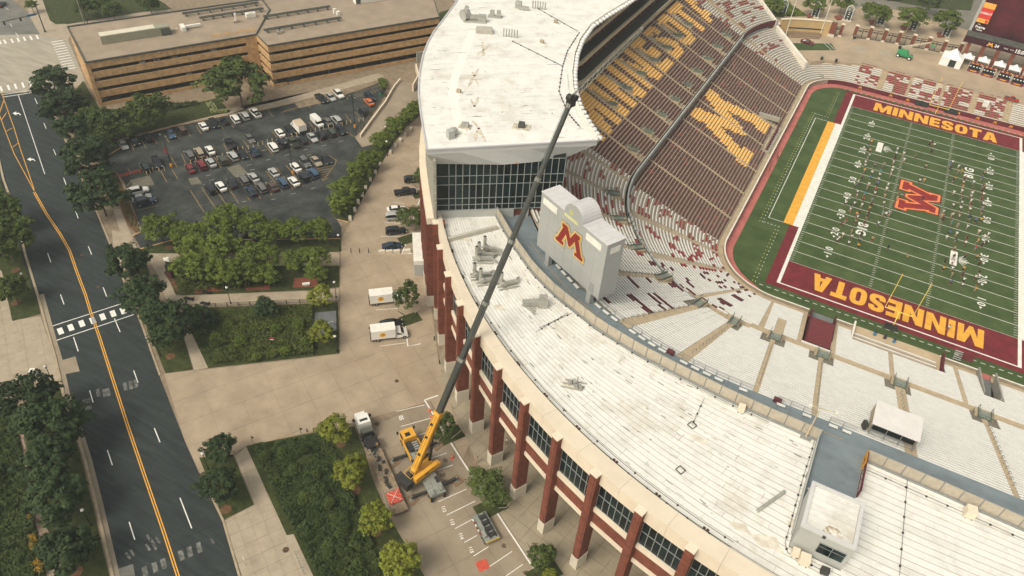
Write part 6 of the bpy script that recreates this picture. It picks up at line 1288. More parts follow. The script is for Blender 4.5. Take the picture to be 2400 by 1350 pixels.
m_ = MB(); m_.box(c + up * (zr + 10.3) + nb * 1.2, (35.5, 2.2, 13.0), az); m_.build('screen', MARS, t)
m_ = MB(); m_.box(vb0 - d * .5 + up * (zr + 10.3) + nb * 1.9, (.9, 3.0, 13.4), az); m_.build('side_panel', GREYW, t)
P_ = lambda u, z, f=.0: vb0 + d * u + up * z - nb * (.12 - f)
f0 = nb * (-.12)
def scr(nm, u0, u1, z0, z1, mt, off=.10): m_ = MB(); a = vb0 + nb * (.0); Q = [vb0 + d * u0 + up * z0, vb0 + d * u1 + up * z0, vb0 + d * u1 + up * z1, vb0 + d * u0 + up * z1]; m_.poly([q - nb * (off - .1 + .03) for q in Q]); return m_.build(nm, mt, t)
YO = M('screen_orange', (.85, .42, .08), .4, .1); RD = M('screen_red', (.62, .05, .04), .4, .08); WTX = M('screen_white', (.8, .78, .74), .4, .03)
zs = zr + 4.0
scr('advert_panel', .0, 3.6, zs + 3.1, zs + 4.4, YO); scr('advert_panel', .0, 3.6, zs + 4.4, zs + 7.9, RD); scr('advert_panel', .0, 3.6, zs + 7.9, zs + 9.6, YO); scr('advert_panel', 2.5, 3.4, zs + 3.2, zs + 4.2, RD, .12)
def stext(s_, u, z, size, mt, nm='screen_lettering', off=.06, bold=.02): m_ = MB(); put_text(m_, s_, size, vb0 + d * u + up * z, d, up, bold=bold, lift=off); return m_.build(nm, mt, t)
stext('CHEEZ-IT', 1.8, zs + 6.2, .85, WTX, bold=.03); stext('OFFICIAL SNACK', 1.25, zs + 3.7, .27, M('screen_brown', (.25, .08, .02), .5)); stext('Prairie', 2.0, zs + 1.6, 1.15, WTX, bold=.03); stext('Home', 2.0, zs + .75, .7, WTX, bold=.03); stext('The', 1.3, zs + 2.5, .5, WTX)
z_ = zr + 1.1
m_ = MB(); put_poly(m_, SLABM, vb0 + d * 6.2 + up * (z_ - .6), d * 1.1, up * 1.2, lift=.15); m_.build('ribbon_emblem', YO, t)
for s_, u, sz in (('24', 9.2, 1.3), ('TOL 3', 12.0, .5), ('0 - 0', 13.9, .5), ('15:00', 16.6, 1.7), ('7', 19.6, 1.3), ('TOL 3', 22.0, .5)): stext(s_, u, z_, sz, WTX, 'ribbon_lettering', .16, .035)
# tents and booths in front
TENT = M('white_tent', (.80, .78, .74), .7, .05, .6)
def tent(lab, px, py, s_, h, wall):
    c = np.array(G(px, py, PZ)); t = thing('white_tent', lab, 'tent', tuple(c)); e = d * s_ / 2; f = nb * s_ / 2; z = up * h; pk = c + up * (h + s_ * .42)
    m_ = MB(); C_ = [c - e - f + z, c + e - f + z, c + e + f + z, c - e + f + z]
    for k in range(4):
        a, b = C_[k], C_[(k + 1) % 4]; m1 = lerp(a, pk, .45) - up * s_ * .07; m2 = lerp(b, pk, .45) - up * s_ * .07; m_.poly([a, b, m2, m1]); m_.poly([m1, m2, pk])
    m_.build('roof', TENT, t); m_ = MB()
    for k in range(4): m_.bar(C_[k] - z, C_[k], .12); m_.bar(C_[k], C_[(k + 1) % 4], .1, .3)
    m_.build('frame', TENT, t)
    if wall:
        m_ = MB(); 
        for k, (u0, u1) in ((0, (0, .42)), (0, (.74, 1)), (3, (0, 1)), (1, (0, 1))): a, b = C_[k], C_[(k + 1) % 4]; p, q = lerp(a, b, u0), lerp(a, b, u1); m_.poly([p - z, q - z, q, p])
        m_.build('side_wall', TENT, t)
        m_ = MB(); a, b = lerp(C_[0], C_[1], .43), lerp(C_[0], C_[1], .73); m_.poly([a - z + f * .1, b - z + f * .1, b - up * .4 + f * .1, a - up * .4 + f * .1]); m_.build('dark_doorway', SHGAP, t)
tent('large white peaked tent with side walls on the upper plaza', 2227, 149, 6.6, 2.6, True)
for k, (x, y) in enumerate([(2262, 150), (2298, 158), (2335, 168), (2370, 178), (2405, 190)]): tent(ORD[k] + ' small white peaked canopy from the left behind the dark booths', x, y, 3.6, 2.6, False)
for k, (x, y) in enumerate([(2280, 168), (2312, 178), (2349, 189), (2382, 199)]):
    c = np.array(G(x, y, PZ)); t2 = thing('plaza_booth', ORD[k] + ' dark open booth with a maroon counter front from the left', 'booth', tuple(c)); q_ = lambda u, v, z: c + d * u + nb * v + up * z
    m_ = MB(); m_.box(q_(0, .8, 1.5), (3.9, 1.6, 1.7), az); m_.build('dark_interior', MATS['dark_interior'], t2); m_ = MB(); m_.box(q_(0, -.7, .45), (3.9, .12, .9), az); m_.build('counter_front', MATS['tunnel_maroon'], t2); m_ = MB(); m_.box(q_(0, .2, 2.75), (4.1, .15, .8), az); fs = m_.build('fascia', MATS['tunnel_maroon'], t2)
    for u in (-1.2, .2, 1.5): m_ = MB(); put_poly(m_, SLABM, q_(u - .3, .1, 2.5), d * .4, up * .5, lift=.0); m_.build('gold_emblem', YO, fs)
    for u in (-1.4, -.4, .6, 1.5): m_ = MB(); m_.box(q_(u, -.2, 1.75), (.45, .06, .3), az); m_.build('screen', WTX, t2)
    m_ = MB()
    for u in (-1.95, 1.95): m_.bar(q_(u, -.75, 0), q_(u, .1, 2.9), .09)
    m_.build('frame', FWH, t2); m_ = MB(); m_.bar(q_(-.9, -.78, .5), q_(.9, -.78, .5), .03, .3); m_.build('counter_print', GOLDP, t2)
# tree row and street lamps come with the vegetation; guard rail along the upper road
t = thing('road_railing', 'low black railing along the upper road behind the pylons', 'railing', G(2000, 22, PZ)); m_ = MB(); P = [np.array(q) for q in GP([(1940, 10), (2000, 24), (2080, 42), (2160, 58), (2245, 68)], PZ)]
for a, b in zip(P[:-1], P[1:]):
    m_.bar(a + [0, 0, .95], b + [0, 0, .95], .07)
    for k in range(6): c = lerp(a, b, k / 6); m_.bar(c, c + [0, 0, .95], .07)
m_.build('rail', BLK, t)

# ------------------------------------------------------------------ vehicles
CARGL = M('car_glass', (.010, .014, .016), .06, .3, 1, spec=.7); TYRE = M('tyre', (.018, .018, .017), .85, .2, 4); RIMM = M('alloy_rim', (.34, .34, .33), .35, .1, 3, metal=.5); HEADL = M('head_lamp', (.65, .66, .64), .15, .05, 3); TAILL = M('tail_lamp', (.30, .012, .010), .25, .1, 3); TRIM = M('black_trim', (.02, .02, .02), .6, .1, 3)
def paint(nm, c, rough=.25): return M(nm + '_car_paint', c, rough, .04, .8, spec=.6)
PAINTS = {'white': paint('white', (.74, .72, .66)), 'silver': paint('silver', (.38, .38, .36)), 'grey': paint('grey', (.13, .125, .115)), 'black': paint('black', (.014, .016, .018)), 'navy': paint('navy', (.016, .03, .055)), 'blue': paint('blue', (.045, .085, .14)), 'red': paint('red', (.16, .018, .022)), 'tan': paint('tan', (.33, .27, .19)), 'olive': paint('olive', (.055, .058, .042)), 'bright red': paint('bright_red', (.42, .035, .025)), 'dark green': paint('dark_green', (.02, .035, .03)), 'orange': paint('orange', (.6, .15, .03)), 'brown': paint('brown', (.09, .055, .04)), 'yellow': paint('yellow', (.70, .36, .04))}
# outline sections: (x, half width, sill, belt, roof or None, roof half width)
SHAPES = {
 'sedan': [(-2.35, .62, .42, .78, None, 0), (-2.28, .78, .30, .92, None, 0), (-1.75, .88, .22, 1.0, None, 0), (-1.25, .90, .2, 1.0, 1.34, .60), (-.5, .91, .2, .98, 1.44, .64), (.35, .91, .2, .96, 1.40, .63), (1.05, .90, .2, .94, None, 0), (1.6, .88, .22, .86, None, 0), (2.1, .78, .3, .76, None, 0), (2.32, .60, .38, .62, None, 0)],
 'suv': [(-2.38, .74, .45, .95, None, 0), (-2.32, .84, .34, 1.06, 1.45, .66), (-1.7, .92, .28, 1.08, 1.70, .70), (-.6, .94, .26, 1.06, 1.76, .72), (.4, .94, .26, 1.04, 1.70, .70), (1.05, .93, .26, 1.04, None, 0), (1.7, .91, .28, .98, None, 0), (2.2, .82, .36, .88, None, 0), (2.36, .66, .44, .72, None, 0)],
 'van': [(-2.75, .88, .40, 1.15, 2.05, .80), (-2.7, .94, .34, 1.2, 2.2, .84), (-1.0, .97, .30, 1.2, 2.25, .86), (.9, .97, .30, 1.18, 2.2, .84), (1.6, .95, .30, 1.16, 1.75, .72), (2.05, .92, .32, 1.14, None, 0), (2.5, .84, .38, 1.0, None, 0), (2.7, .68, .45, .8, None, 0)],
 'pickup': [(-2.85, .86, .50, 1.0, None, 0), (-2.8, .95, .42, 1.06, None, 0), (-.85, .97, .38, 1.08, None, 0), (-.7, .97, .36, 1.1, 1.72, .70), (.2, .97, .36, 1.08, 1.82, .74), (.8, .96, .36, 1.08, 1.74, .70), (1.35, .95, .36, 1.1, None, 0), (2.3, .93, .4, 1.04, None, 0), (2.75, .84, .46, .96, None, 0), (2.88, .68, .5, .8, None, 0)],
}
SHAPES['minivan'] = [(x * 1.05, w_, a, b, (r * 1.02 if r else None), rw) for x, w_, a, b, r, rw in SHAPES['suv']]
SHAPES['jeep'] = [(-2.2, .86, .5, 1.1, 1.82, .80), (-2.1, .9, .42, 1.12, 1.86, .82), (.35, .9, .4, 1.1, 1.86, .82), (.6, .9, .4, 1.1, 1.8, .78), (.95, .86, .42, 1.1, None, 0), (2.0, .78, .46, 1.06, None, 0), (2.1, .7, .5, .8, None, 0)]
CARP = {}
def car_meshes(kind):
    if kind in CARP: return CARP[kind]
    S = SHAPES[kind]; b, g_ = MB(), MB(); ring = []
    for x, w_, s_, bt, rf, rw in S:
        lo = [(x, -w_ * .93, s_), (x, -w_, (s_ + bt) * .5), (x, -w_ * .97, bt)]; hi = (rf if rf else bt + .035); rr = rw if rf else w_ * .72
        ring.append((lo, [(x, -rr, hi), (x, 0, hi + .03)], rf))
    mir = lambda p: (p[0], -p[1], p[2])
    for k in range(len(ring) - 1):
        (l0, h0, r0), (l1, h1, r1) = ring[k], ring[k + 1]; gl = bool(r0 or r1)
        for sgn in (1, -1):
            f = (lambda p: p) if sgn > 0 else mir; o = (lambda q: q) if sgn > 0 else (lambda q: q[::-1])
            b.poly(o([f(l0[0]), f(l1[0]), f(l1[1]), f(l0[1])])); b.poly(o([f(l0[1]), f(l1[1]), f(l1[2]), f(l0[2])]))
            side = o([f(l0[2]), f(l1[2]), f(h1[0]), f(h0[0])]); top = o([f(h0[0]), f(h1[0]), f(h1[1]), f(h0[1])])
            solid = kind == 'van' and k in (0, 1, 2)
            (g_ if gl and not solid and r0 and r1 else (g_ if gl and not solid and not (r0 and r1) else b)).poly(side)
            (g_ if gl and not (r0 and r1) else b).poly(top)
    for k, s_ in ((0, 1), (len(ring) - 1, -1)):
        l, h, r = ring[k]; P = [l[0], l[1], l[2], h[0], h[1], mir(h[0]), mir(l[2]), mir(l[1]), mir(l[0])]; b.poly(P[::-1] if s_ > 0 else P)
    if kind == 'pickup':   # open bed
        g2 = MB(); g2.box((-1.82, 0, 1.075), (1.75, 1.55, .12)); 
    W_ = MB(); W_.cyl((0, -.11, 0), (0, .11, 0), .345, n=12); rim = MB(); rim.cyl((0, -.12, 0), (0, .12, 0), .2, n=8)
    hx = S[-2][0]; tx = S[1][0]; hl = MB(); hl.box((0, 0, 0), (.16, .34, .14)); tl_ = MB(); tl_.box((0, 0, 0), (.12, .26, .2))
    CARP[kind] = dict(body=b.me('body', PAINTS['white'], False), glass=g_.me('windows', CARGL), wheel=W_.me('wheel', TYRE), rim=rim.me('rim', RIMM), hl=hl.me('headlight', HEADL), tl=tl_.me('tail_light', TAILL), S=S, bed=(g2.me('cargo_bed', TRIM) if kind == 'pickup' else None))
    return CARP[kind]
def car(label, kind, colr, pos, ang, group, name='parked_car', cat=None, scale=1.0, z=.03):
    d = car_meshes(kind); S = d['S']; t = thing(name, label, cat or {'pickup': 'pickup truck', 'van': 'van', 'suv': 'car', 'minivan': 'car'}.get(kind, 'car'), (pos[0], pos[1], (pos[2] if len(pos) > 2 else 0) + z), ang, group)
    if scale != 1.0: t.scale = (scale, scale, scale)
    inst(d['body'], 'body', t, mats={0: PAINTS[colr]}); inst(d['glass'], 'windows', t, (0, 0, .004))
    L0, L1 = S[0][0], S[-1][0]; wx = (L0 * .60, L1 * .62); hw = max(s[1] for s in S) - .13
    for x in wx:
        for s_ in (-1, 1): w_ = inst(d['wheel'], 'wheel', t, (x, s_ * hw, .34)); inst(d['rim'], 'rim', w_)
    hz = S[-2][3] - .12; tz = S[1][3] - .15
    for s_ in (-1, 1): inst(d['hl'], 'headlight', t, (S[-2][0] + .1, s_ * (S[-2][1] - .16), hz)); inst(d['tl'], 'tail_light', t, (S[1][0] - .03, s_ * (S[1][1] - .14), tz))
    if d['bed']: inst(d['bed'], 'cargo_bed', t)
    return t
_b0, _b1 = np.array(G(240 + 1040 / 4.5, 200 + 1075 / 4.5)), np.array(G(240 + 1200 / 4.5, 200 + 1310 / 4.5)); STALL = math.atan2(_b1[1] - _b0[1], _b1[0] - _b0[0])
def n2(x, y): return G(240 + x / 4.5, 200 + y / 4.5, .75)
def n3(x, y): return G(560 + x / 4.5, 180 + y / 4.5, .75)
ROWS = {
 'row along the garage lawn': [(n2(222, 625), 'silver', 'sedan', 1), (n2(340, 585), 'black', 'suv', 1), (n2(475, 547), 'black', 'suv', 0), (n2(722, 508), 'blue', 'sedan', 1), (n2(835, 465), 'brown', 'suv', 0), (n2(1065, 427), 'white', 'sedan', 0), (n2(1175, 402), 'black', 'suv', 1), (n2(1285, 372), 'black', 'sedan', 0), (n2(1400, 352), 'white', 'suv', 0), (n3(60, 410), 'silver', 'suv', 0), (n3(172, 380), 'white', 'pickup', 0)],
 'row below the doors': [(n3(868, 228), 'black', 'pickup', 1), (n3(968, 212), 'silver', 'sedan', 1), (n3(1053, 182), 'white', 'suv', 1)],
 'ramp fence corner': [(n3(1378, 210), 'navy', 'suv', 1), (n3(1372, 262), 'orange', 'sedan', 0), (n3(1310, 368), 'black', 'jeep', 0)],
 'upper middle row': [(n2(455, 860), 'dark green', 'suv', 0), (n2(575, 812), 'black', 'minivan', 1), (n2(920, 735), 'grey', 'suv', 0), (n2(1020, 705), 'tan', 'minivan', 0), (n2(1135, 680), 'white', 'sedan', 0), (n2(1350, 615), 'black', 'pickup', 0), (n3(115, 650), 'grey', 'sedan', 1), (n3(432, 588), 'white', 'sedan', 0), (n3(535, 560), 'black', 'sedan', 1), (n3(825, 478), 'white', 'van', 1), (n3(932, 468), 'grey', 'sedan', 0), (n3(1028, 452), 'silver', 'suv', 0)],
 'lower middle row': [(n2(922, 873), 'red', 'sedan', 0), (n2(1040, 838), 'red', 'suv', 0), (n2(1145, 812), 'silver', 'sedan', 0), (n2(1270, 790), 'olive', 'jeep', 0), (n2(1375, 745), 'silver', 'suv', 0), (n2(1475, 725), 'black', 'sedan', 1), (n3(160, 790), 'navy', 'sedan', 0), (n3(360, 738), 'white', 'suv', 0), (n3(460, 700), 'black', 'jeep', 0), (n3(568, 690), 'olive', 'pickup', 0), (n3(672, 660), 'black', 'sedan', 0), (n3(775, 638), 'silver', 'sedan', 1), (n3(868, 610), 'black', 'suv', 0), (n3(970, 585), 'olive', 'suv', 0), (n3(1075, 560), 'black', 'suv', 1)],
 'upper near row': [(n2(1138, 1090), 'black', 'suv', 0), (n2(1250, 1062), 'white', 'sedan', 0), (n2(1365, 1028), 'black', 'sedan', 0), (n3(48, 1088), 'grey', 'suv', 0), (n3(155, 1058), 'silver', 'sedan', 0), (n3(368, 1005), 'silver', 'sedan', 0), (n3(598, 950), 'white', 'sedan', 0), (n3(695, 900), 'grey', 'minivan', 1), (n3(815, 888), 'tan', 'sedan', 1), (n3(918, 868), 'black', 'sedan', 1)],
 'lower near row': [(n3(128, 1200), 'navy', 'sedan', 0), (n3(235, 1168), 'grey', 'suv', 0), (n3(350, 1152), 'brown', 'sedan', 0), (n3(457, 1115), 'blue', 'suv', 0), (n3(578, 1100), 'white', 'sedan', 0), (n3(680, 1060), 'black', 'jeep', 0), (n3(783, 1015), 'blue', 'suv', 0)],
 'row under the grove trees': [(G(560, 540, .7), 'silver', 'sedan', 0), (G(594, 550, .7), 'navy', 'sedan', 0), (G(632, 546, .7), 'grey', 'suv', 1), (G(668, 540, .7), 'white', 'suv', 0)],
}
for rn, L_ in ROWS.items():
    for i, (p, c, k, fwd) in enumerate(L_):
        nb_ = []
        if i > 0: nb_.append('%s %s' % (L_[i - 1][1], L_[i - 1][2]))
        if i < len(L_) - 1: nb_.append('%s %s' % (L_[i + 1][1], L_[i + 1][2]))
        kk = {'suv': 'SUV', 'jeep': 'boxy SUV', 'pickup': 'pickup', 'van': 'cargo van'}.get(k, k)
        rel = ('%s in the %s' % (ORD[i] + ' vehicle', rn)) + (', next to the ' + nb_[0].replace('suv', 'SUV').replace('jeep', 'boxy SUV') if nb_ else '')
        car('%s %s, %s' % (c, kk, rel), k, c, (p[0], p[1], 0), STALL + (math.pi if fwd == 0 else 0) + random.uniform(-.04, .04), 'cars parked in the lot', 'parked_car' if k not in ('van', 'pickup') else {'van': 'parked_van', 'pickup': 'pickup_truck'}[k])
RW = STALL + math.pi / 2
for (x, y), c, k, lab in (((380, 1110), 'white', 'suv', 'white SUV parked crosswise at the left end of the lot'), ((410, 1180), 'silver', 'sedan', 'silver sedan parked crosswise between a white and a dark SUV'), ((452, 1225), 'navy', 'suv', 'dark blue SUV parked crosswise nearest the mulch bed')):
    p = n2(x, y); car(lab, k, c, (p[0], p[1], 0), RW - .1 + (0 if k != 'suv' or c == 'white' else 0), 'cars parked in the lot')
# box truck in the lot, the two service trucks by the stadium
WBOX = M('white_box', (.74, .71, .65), .5, .04, .5); LOGO = M('truck_logo_gold', (.72, .40, .04), .6)
def box_truck(label, pos, ang, logo=True, L=4.9, group=None, boxm=None):
    t = thing('box_truck', label, 'box truck', (pos[0], pos[1], .05), ang, group); m_ = MB(); x0 = -3.4
    m_.box((x0 + L / 2, 0, 1.95), (L, 2.3, 2.2)); m_.build('cargo_box', boxm or WBOX, t, local=True)
    m_ = MB(); m_.box((x0 + L / 2, 0, 3.06), (L + .04, 2.34, .06)); m_.build('box_roof', FWH if not boxm else M('tan_box_roof', (.50, .40, .28), .7), t, local=True)
    m_ = MB(); m_.box((0, 0, .65), (6.4, 1.1, .3)); m_.build('chassis', TRIM, t, local=True); cx = x0 + L
    m_ = MB(); prof = [(0, .5), (0, 2.0), (.35, 2.12), (.95, 2.05), (1.55, 1.32), (2.25, 1.12), (2.4, .85), (2.4, .45)]; n = len(prof)
    v = [(cx + .12 + x, -1.0 * (1 if z < 1.4 else .88), z) for x, z in prof] + [(cx + .12 + x, 1.0 * (1 if z < 1.4 else .88), z) for x, z in prof]
    m_.mesh(v, [tuple(range(n)), tuple(range(2 * n - 1, n - 1, -1))] + [(i, (i + 1) % n + n if 0 else n + i, n + (i + 1) % n, (i + 1) % n) for i in range(n)]); m_.build('cab', PAINTS['white'], t, local=True)
    m_ = MB(); a, b = prof[3], prof[4]; s_ = .86
    m_.poly([(cx + .13 + a[0] + .02, -.8, a[1] - .02), (cx + .14 + b[0] + .02, -.88, b[1] + .03), (cx + .14 + b[0] + .02, .88, b[1] + .03), (cx + .13 + a[0] + .02, .8, a[1] - .02)]); m_.build('windscreen', CARGL, t, local=True)
    for s_ in (-1, 1): m_ = MB(); P = [(cx + .3, 1.35), (cx + 1.45, 1.35), (cx + 1.05, 1.85), (cx + .3, 1.9)]; Q = [(x, s_ * 1.005 if z < 1.4 else s_ * .90, z) for x, z in P]; m_.poly(Q if s_ < 0 else Q[::-1]); m_.build('side_window', CARGL, t, local=True)
    wm = MB(); wm.cyl((0, -.14, 0), (0, .14, 0), .40, n=12); wme = wm.me('wheel', TYRE); rm = MB(); rm.cyl((0, -.15, 0), (0, .15, 0), .22, n=8); rme = rm.me('rim', RIMM)
    for x in (x0 + 1.3, cx + 1.75):
        for s_ in (-1, 1): w_ = inst(wme, 'wheel', t, (x, s_ * .93, .40)); inst(rme, 'rim', w_)
    m_ = MB(); m_.box((x0 - .1, 0, .9), (.14, 2.2, 1.0)); m_.build('tail_lift', TRIM, t, local=True)
    for s_ in (-1, 1):
        m_ = MB(); m_.box((cx + 2.42, s_ * .75, .82), (.1, .34, .2)); m_.build('headlight', HEADL, t, local=True); m_ = MB(); m_.box((x0 - .03, s_ * 1.02, 1.1), (.06, .16, .3)); m_.build('tail_light', TAILL, t, local=True)
        if logo:
            m_ = MB(); m_.cyl((x0 + 2.3, s_ * 1.15, 2.0), (x0 + 2.3, s_ * 1.165, 2.0), .62, n=24); m_.build('round_logo', LOGO, t, local=True); m_ = MB(); put_poly(m_, [(p[0] * .34, p[1] * .36) for p in SLABM], (x0 + 2.3 + .27 * s_, s_ * 1.172, 1.82), (-s_, 0, 0), (0, 0, 1)); m_.build('logo_emblem', BRK, t, local=True)
    return t
_c0, _c1 = np.array(G(872, 795, 0)), np.array(G(952, 788, 0)); DRV = math.atan2(*(np.array(G(800 + 470 / 3, 450 + 1060 / 3)) - np.array(G(800 + 270 / 3, 450 + 1085 / 3)))[[1, 0]])
p = G(909, 781, 1.2); box_truck('white box truck with a round gold logo parked nearest the crane side of the drive', p, DRV)
p = G(904, 698, 1.2); box_truck('white box truck with a round gold logo, its cab hidden under a tree', p, DRV)
p = n3(628, 540); box_truck('plain white box truck with a tan roof among the cars of the lot', (p[0], p[1]), STALL + math.pi, False, 4.2, None, WBOX)
for (x, y), c, k, lab in (((917, 757), 'black', 'sedan', 'black sedan parked between the two white service box trucks'), ((919, 576), 'navy', 'sedan', 'dark blue hatchback parked by the three pale blocks of the drive'), ((928, 541), 'black', 'minivan', 'black minivan parked above the blue hatchback on the drive'), ((926, 508), 'silver', 'suv', 'silver SUV half under a tree on the drive'), ((929, 490), 'white', 'sedan', 'white sedan half under a tree on the drive'), ((950, 450), 'black', 'pickup', 'black pickup truck parked near the top of the drive'), ((968, 421), 'black', 'suv', 'black SUV at the very top of the drive by the trees')):
    p = G(x, y, .7); car(lab, k, c, (p[0], p[1], .02), DRV + random.uniform(-.03, .03), 'cars parked along the stadium drive')
# vehicles on the far streets and the plaza
p = G(1000, 4, .8); car('red fire pickup on the street beyond the garage roof', 'pickup', 'bright red', (p[0], p[1], 0), 2.2, None, 'red_pickup', scale=1.15)
p = G(1072, -3, 1.0); car('white bus partly hidden behind the tower roof', 'van', 'white', (p[0], p[1], 0), 2.2, None, 'white_bus', 'bus', scale=1.6)
p = G(1893, 98, PZ + .7); car('maroon and gold painted car on the green turf mat', 'sedan', 'red', (p[0], p[1], PZ), 0.0, None, 'display_car')
p = G(2372, 231, PZ + .7); car('bright red utility cart pickup at the top of the end stand', 'pickup', 'bright red', (p[0], p[1], PZ), -.15, None, 'utility_cart', 'cart', scale=.75)
p = G(3, 10, .6); car('dark car on the side street at the top left corner', 'sedan', 'black', (p[0], p[1], 0), 2.2, None, 'street_car')
# a few cars seen inside the open garage levels
gl_ = [(.30, 0, 'white'), (.345, 0, 'red'), (.385, 0, 'white'), (.49, 0, 'silver'), (.55, 0, 'grey'), (.60, 0, 'grey'), (.73, 0, 'white'), (.55, 2, 'white'), (.68, 2, 'white'), (.74, 2, 'silver')]
for i, (u, lv, c) in enumerate(gl_):
    pz = LV[lv + 1][1] - .85; P = np.array(c1) * (1 - u) + np.array(c2) * u - nd * 3.0
    car('%s car parked on the %s open level of the brick garage, %s from the left' % (c, ('top', '', 'third')[lv], ORD[i if lv == 0 else i - 7]), 'sedan', c, (P[0], P[1], pz - .2), math.atan2(nd[1], nd[0]), 'cars inside the garage', 'garage_car')
# green dumpster and light-pole clutter
p = n3(1510, 178); t = thing('dumpster', 'green dumpster at the end of the hedge by the ramp fence', 'dumpster', (p[0], p[1], 0)); m_ = MB(); m_.box((p[0], p[1], .75), (2.0, 1.4, 1.3), STALL, taper=1.0); m_.build('bin', M('dumpster_green', (.03, .12, .07), .6), t); m_ = MB(); m_.box((p[0], p[1], 1.45), (2.05, 1.45, .1), STALL); m_.build('lid', TRIM, t)

# ------------------------------------------------------------------ trees and beds
def leafmat(nm, a, b, rnd=.14):
    m = M(nm, a, .75, 0.0, .55, col2=b, spec=.15, rnd=rnd, fac=(.3, .7), detail=6); m.node_tree.nodes['Principled BSDF'].inputs['Subsurface Weight'].default_value = 0; return m
LEAF = {'dark': leafmat('dark_leaves', (.018, .034, .014), (.050, .074, .026)), 'mid': leafmat('green_leaves', (.050, .078, .013), (.135, .170, .028)), 'deep': leafmat('deep_green_leaves', (.032, .052, .013), (.086, .112, .026)), 'lime': leafmat('lime_leaves', (.11, .135, .016), (.21, .225, .030)), 'young': leafmat('young_leaves', (.055, .080, .018), (.10, .13, .035))}
BARK = M('bark', (.11, .085, .06), .95, .25, 3); BARKP = M('pale_bark', (.34, .29, .22), .9, .2, 3)
def crown_mesh(nm, seed, n_cl, per, rx, rz, cl_r, leaf, spiky=0.0):
    r = np.random.default_rng(seed); V = []; F = []
    for c in range(n_cl):
        for _ in range(60):
            u = r.normal(size=3); u /= np.linalg.norm(u); rad = r.uniform(.45, 1.0) ** .6
            if u[2] > -.55: break
        lob = 1 + .22 * math.sin(3 * math.atan2(u[1], u[0]) + seed) + spiky * r.uniform(-.5, .8)
        cc = u * rad * np.array([rx * lob, rx * lob, rz]) * .86
        cr = cl_r * r.uniform(.65, 1.25)
        for k in range(per):
            w_ = r.normal(size=3); w_ /= np.linalg.norm(w_); w_[2] = abs(w_[2]) * .8 - .1; p = cc + w_ * cr * r.uniform(.5, 1.0) * np.array([1, 1, .75])
            nrm = w_ + np.array([0, 0, .5]) + r.normal(size=3) * .35; nrm /= np.linalg.norm(nrm); a = np.cross(nrm, r.normal(size=3)); a /= np.linalg.norm(a); b = np.cross(nrm, a); s_ = leaf * r.uniform(.6, 1.4)
            i = len(V); V += [tuple(p + a * s_ * .6), tuple(p + b * s_), tuple(p - a * s_ * .6 + nrm * s_ * .2), tuple(p - b * s_)]; F.append((i, i + 1, i + 2, i + 3))
    me = bpy.data.meshes.new(nm); me.from_pydata(V, [], F); me.materials.append(LEAF['mid']); me.update(); return me
def trunk_mesh(nm, h, r0, seed, multi=False, reach=1.0):
    r = random.Random(seed); m_ = MB(); stems = 3 if multi else 1
    for s_ in range(stems):
        a = s_ * 2.1; b = np.array((.25 * math.cos(a) * (multi), .25 * math.sin(a) * (multi), 0.0)); t = b + np.array((.5 * math.cos(a) * multi, .5 * math.sin(a) * multi, h * .6)); m_.cyl(b, t, r0, r0 * .62, n=7); m_.cyl(t, t + np.array((r.uniform(-.3, .3), r.uniform(-.3, .3), h * .5)), r0 * .62, r0 * .2, n=6)
        for k in range(5): z = h * (.38 + .1 * k); th = r.uniform(0, 6.28); q = np.array((b[0], b[1], z)); m_.cyl(q, q + np.array((math.cos(th) * reach, math.sin(th) * reach, h * .28)), r0 * .4, r0 * .1, n=5)
    return m_.me(nm, BARK)
# unit crowns: radius 1 across
SPEC = {}
def species(k, seeds, **kw): SPEC[k] = [crown_mesh('crown', s_, **kw) for s_ in seeds]
species('dark', (1, 2, 3), n_cl=110, per=34, rx=1, rz=1.0, cl_r=.22, leaf=.075, spiky=.3)
species('mid', (4, 5, 6), n_cl=90, per=36, rx=1, rz=.82, cl_r=.24, leaf=.066, spiky=.3)
species('lime', (7, 8), n_cl=90, per=34, rx=1, rz=.9, cl_r=.22, leaf=.066, spiky=.2)
species('tall', (9, 10), n_cl=80, per=32, rx=1, rz=1.7, cl_r=.24, leaf=.08, spiky=.35)
TRK = [trunk_mesh('trunk', 1.0, .035, s_, False, .3) for s_ in range(3)]; TRKM = trunk_mesh('trunk', 1.0, .022, 9, True, .2)
tcount = 0
def tree(label, cx, cy, rpx, spec, leaf, group, h=None, ground=0.0, pale=False, multi=False, name=None):
    """cx, cy: middle of the crown in the photograph, rpx: its radius there"""
    global tcount; tcount += 1
    z = ground + 4.0
    for _ in range(4):
        p = np.array(G(cx, cy, z)); dist = np.linalg.norm(p - CAM); rad = (.95 if spec == 'mid' else .97) * rpx * dist / FOC; rz = rad * {'dark': 1.0, 'mid': .82, 'lime': .9, 'tall': 1.7}[spec]; z = ground + max(rz * .95 + (1.3 if spec != 'tall' else .6), 1.5) if h is None else ground + h
    t = thing(name or 'tree', label, 'tree', (p[0], p[1], ground + .05), random.uniform(0, 6.28), group)
    zc = z - ground - .05; c = inst(random.choice(SPEC[spec]), 'crown', t, (0, 0, zc), 0, (rad, rad, rad * random.uniform(.95, 1.08)), {0: LEAF[leaf]})
    inst(TRKM if multi else TRK[tcount % 3], 'trunk', t, (0, 0, 0), 0, (max(3.2, zc * 1.0),) * 2 + (zc * 1.15,), {0: BARKP if pale else BARK}); return t
def row(fmt, pts, spec, leaf, group, **kw):
    for i, (x, y, r_) in enumerate(pts): tree(fmt % ORD[i], x, y, r_, spec, leaf, group, **kw)
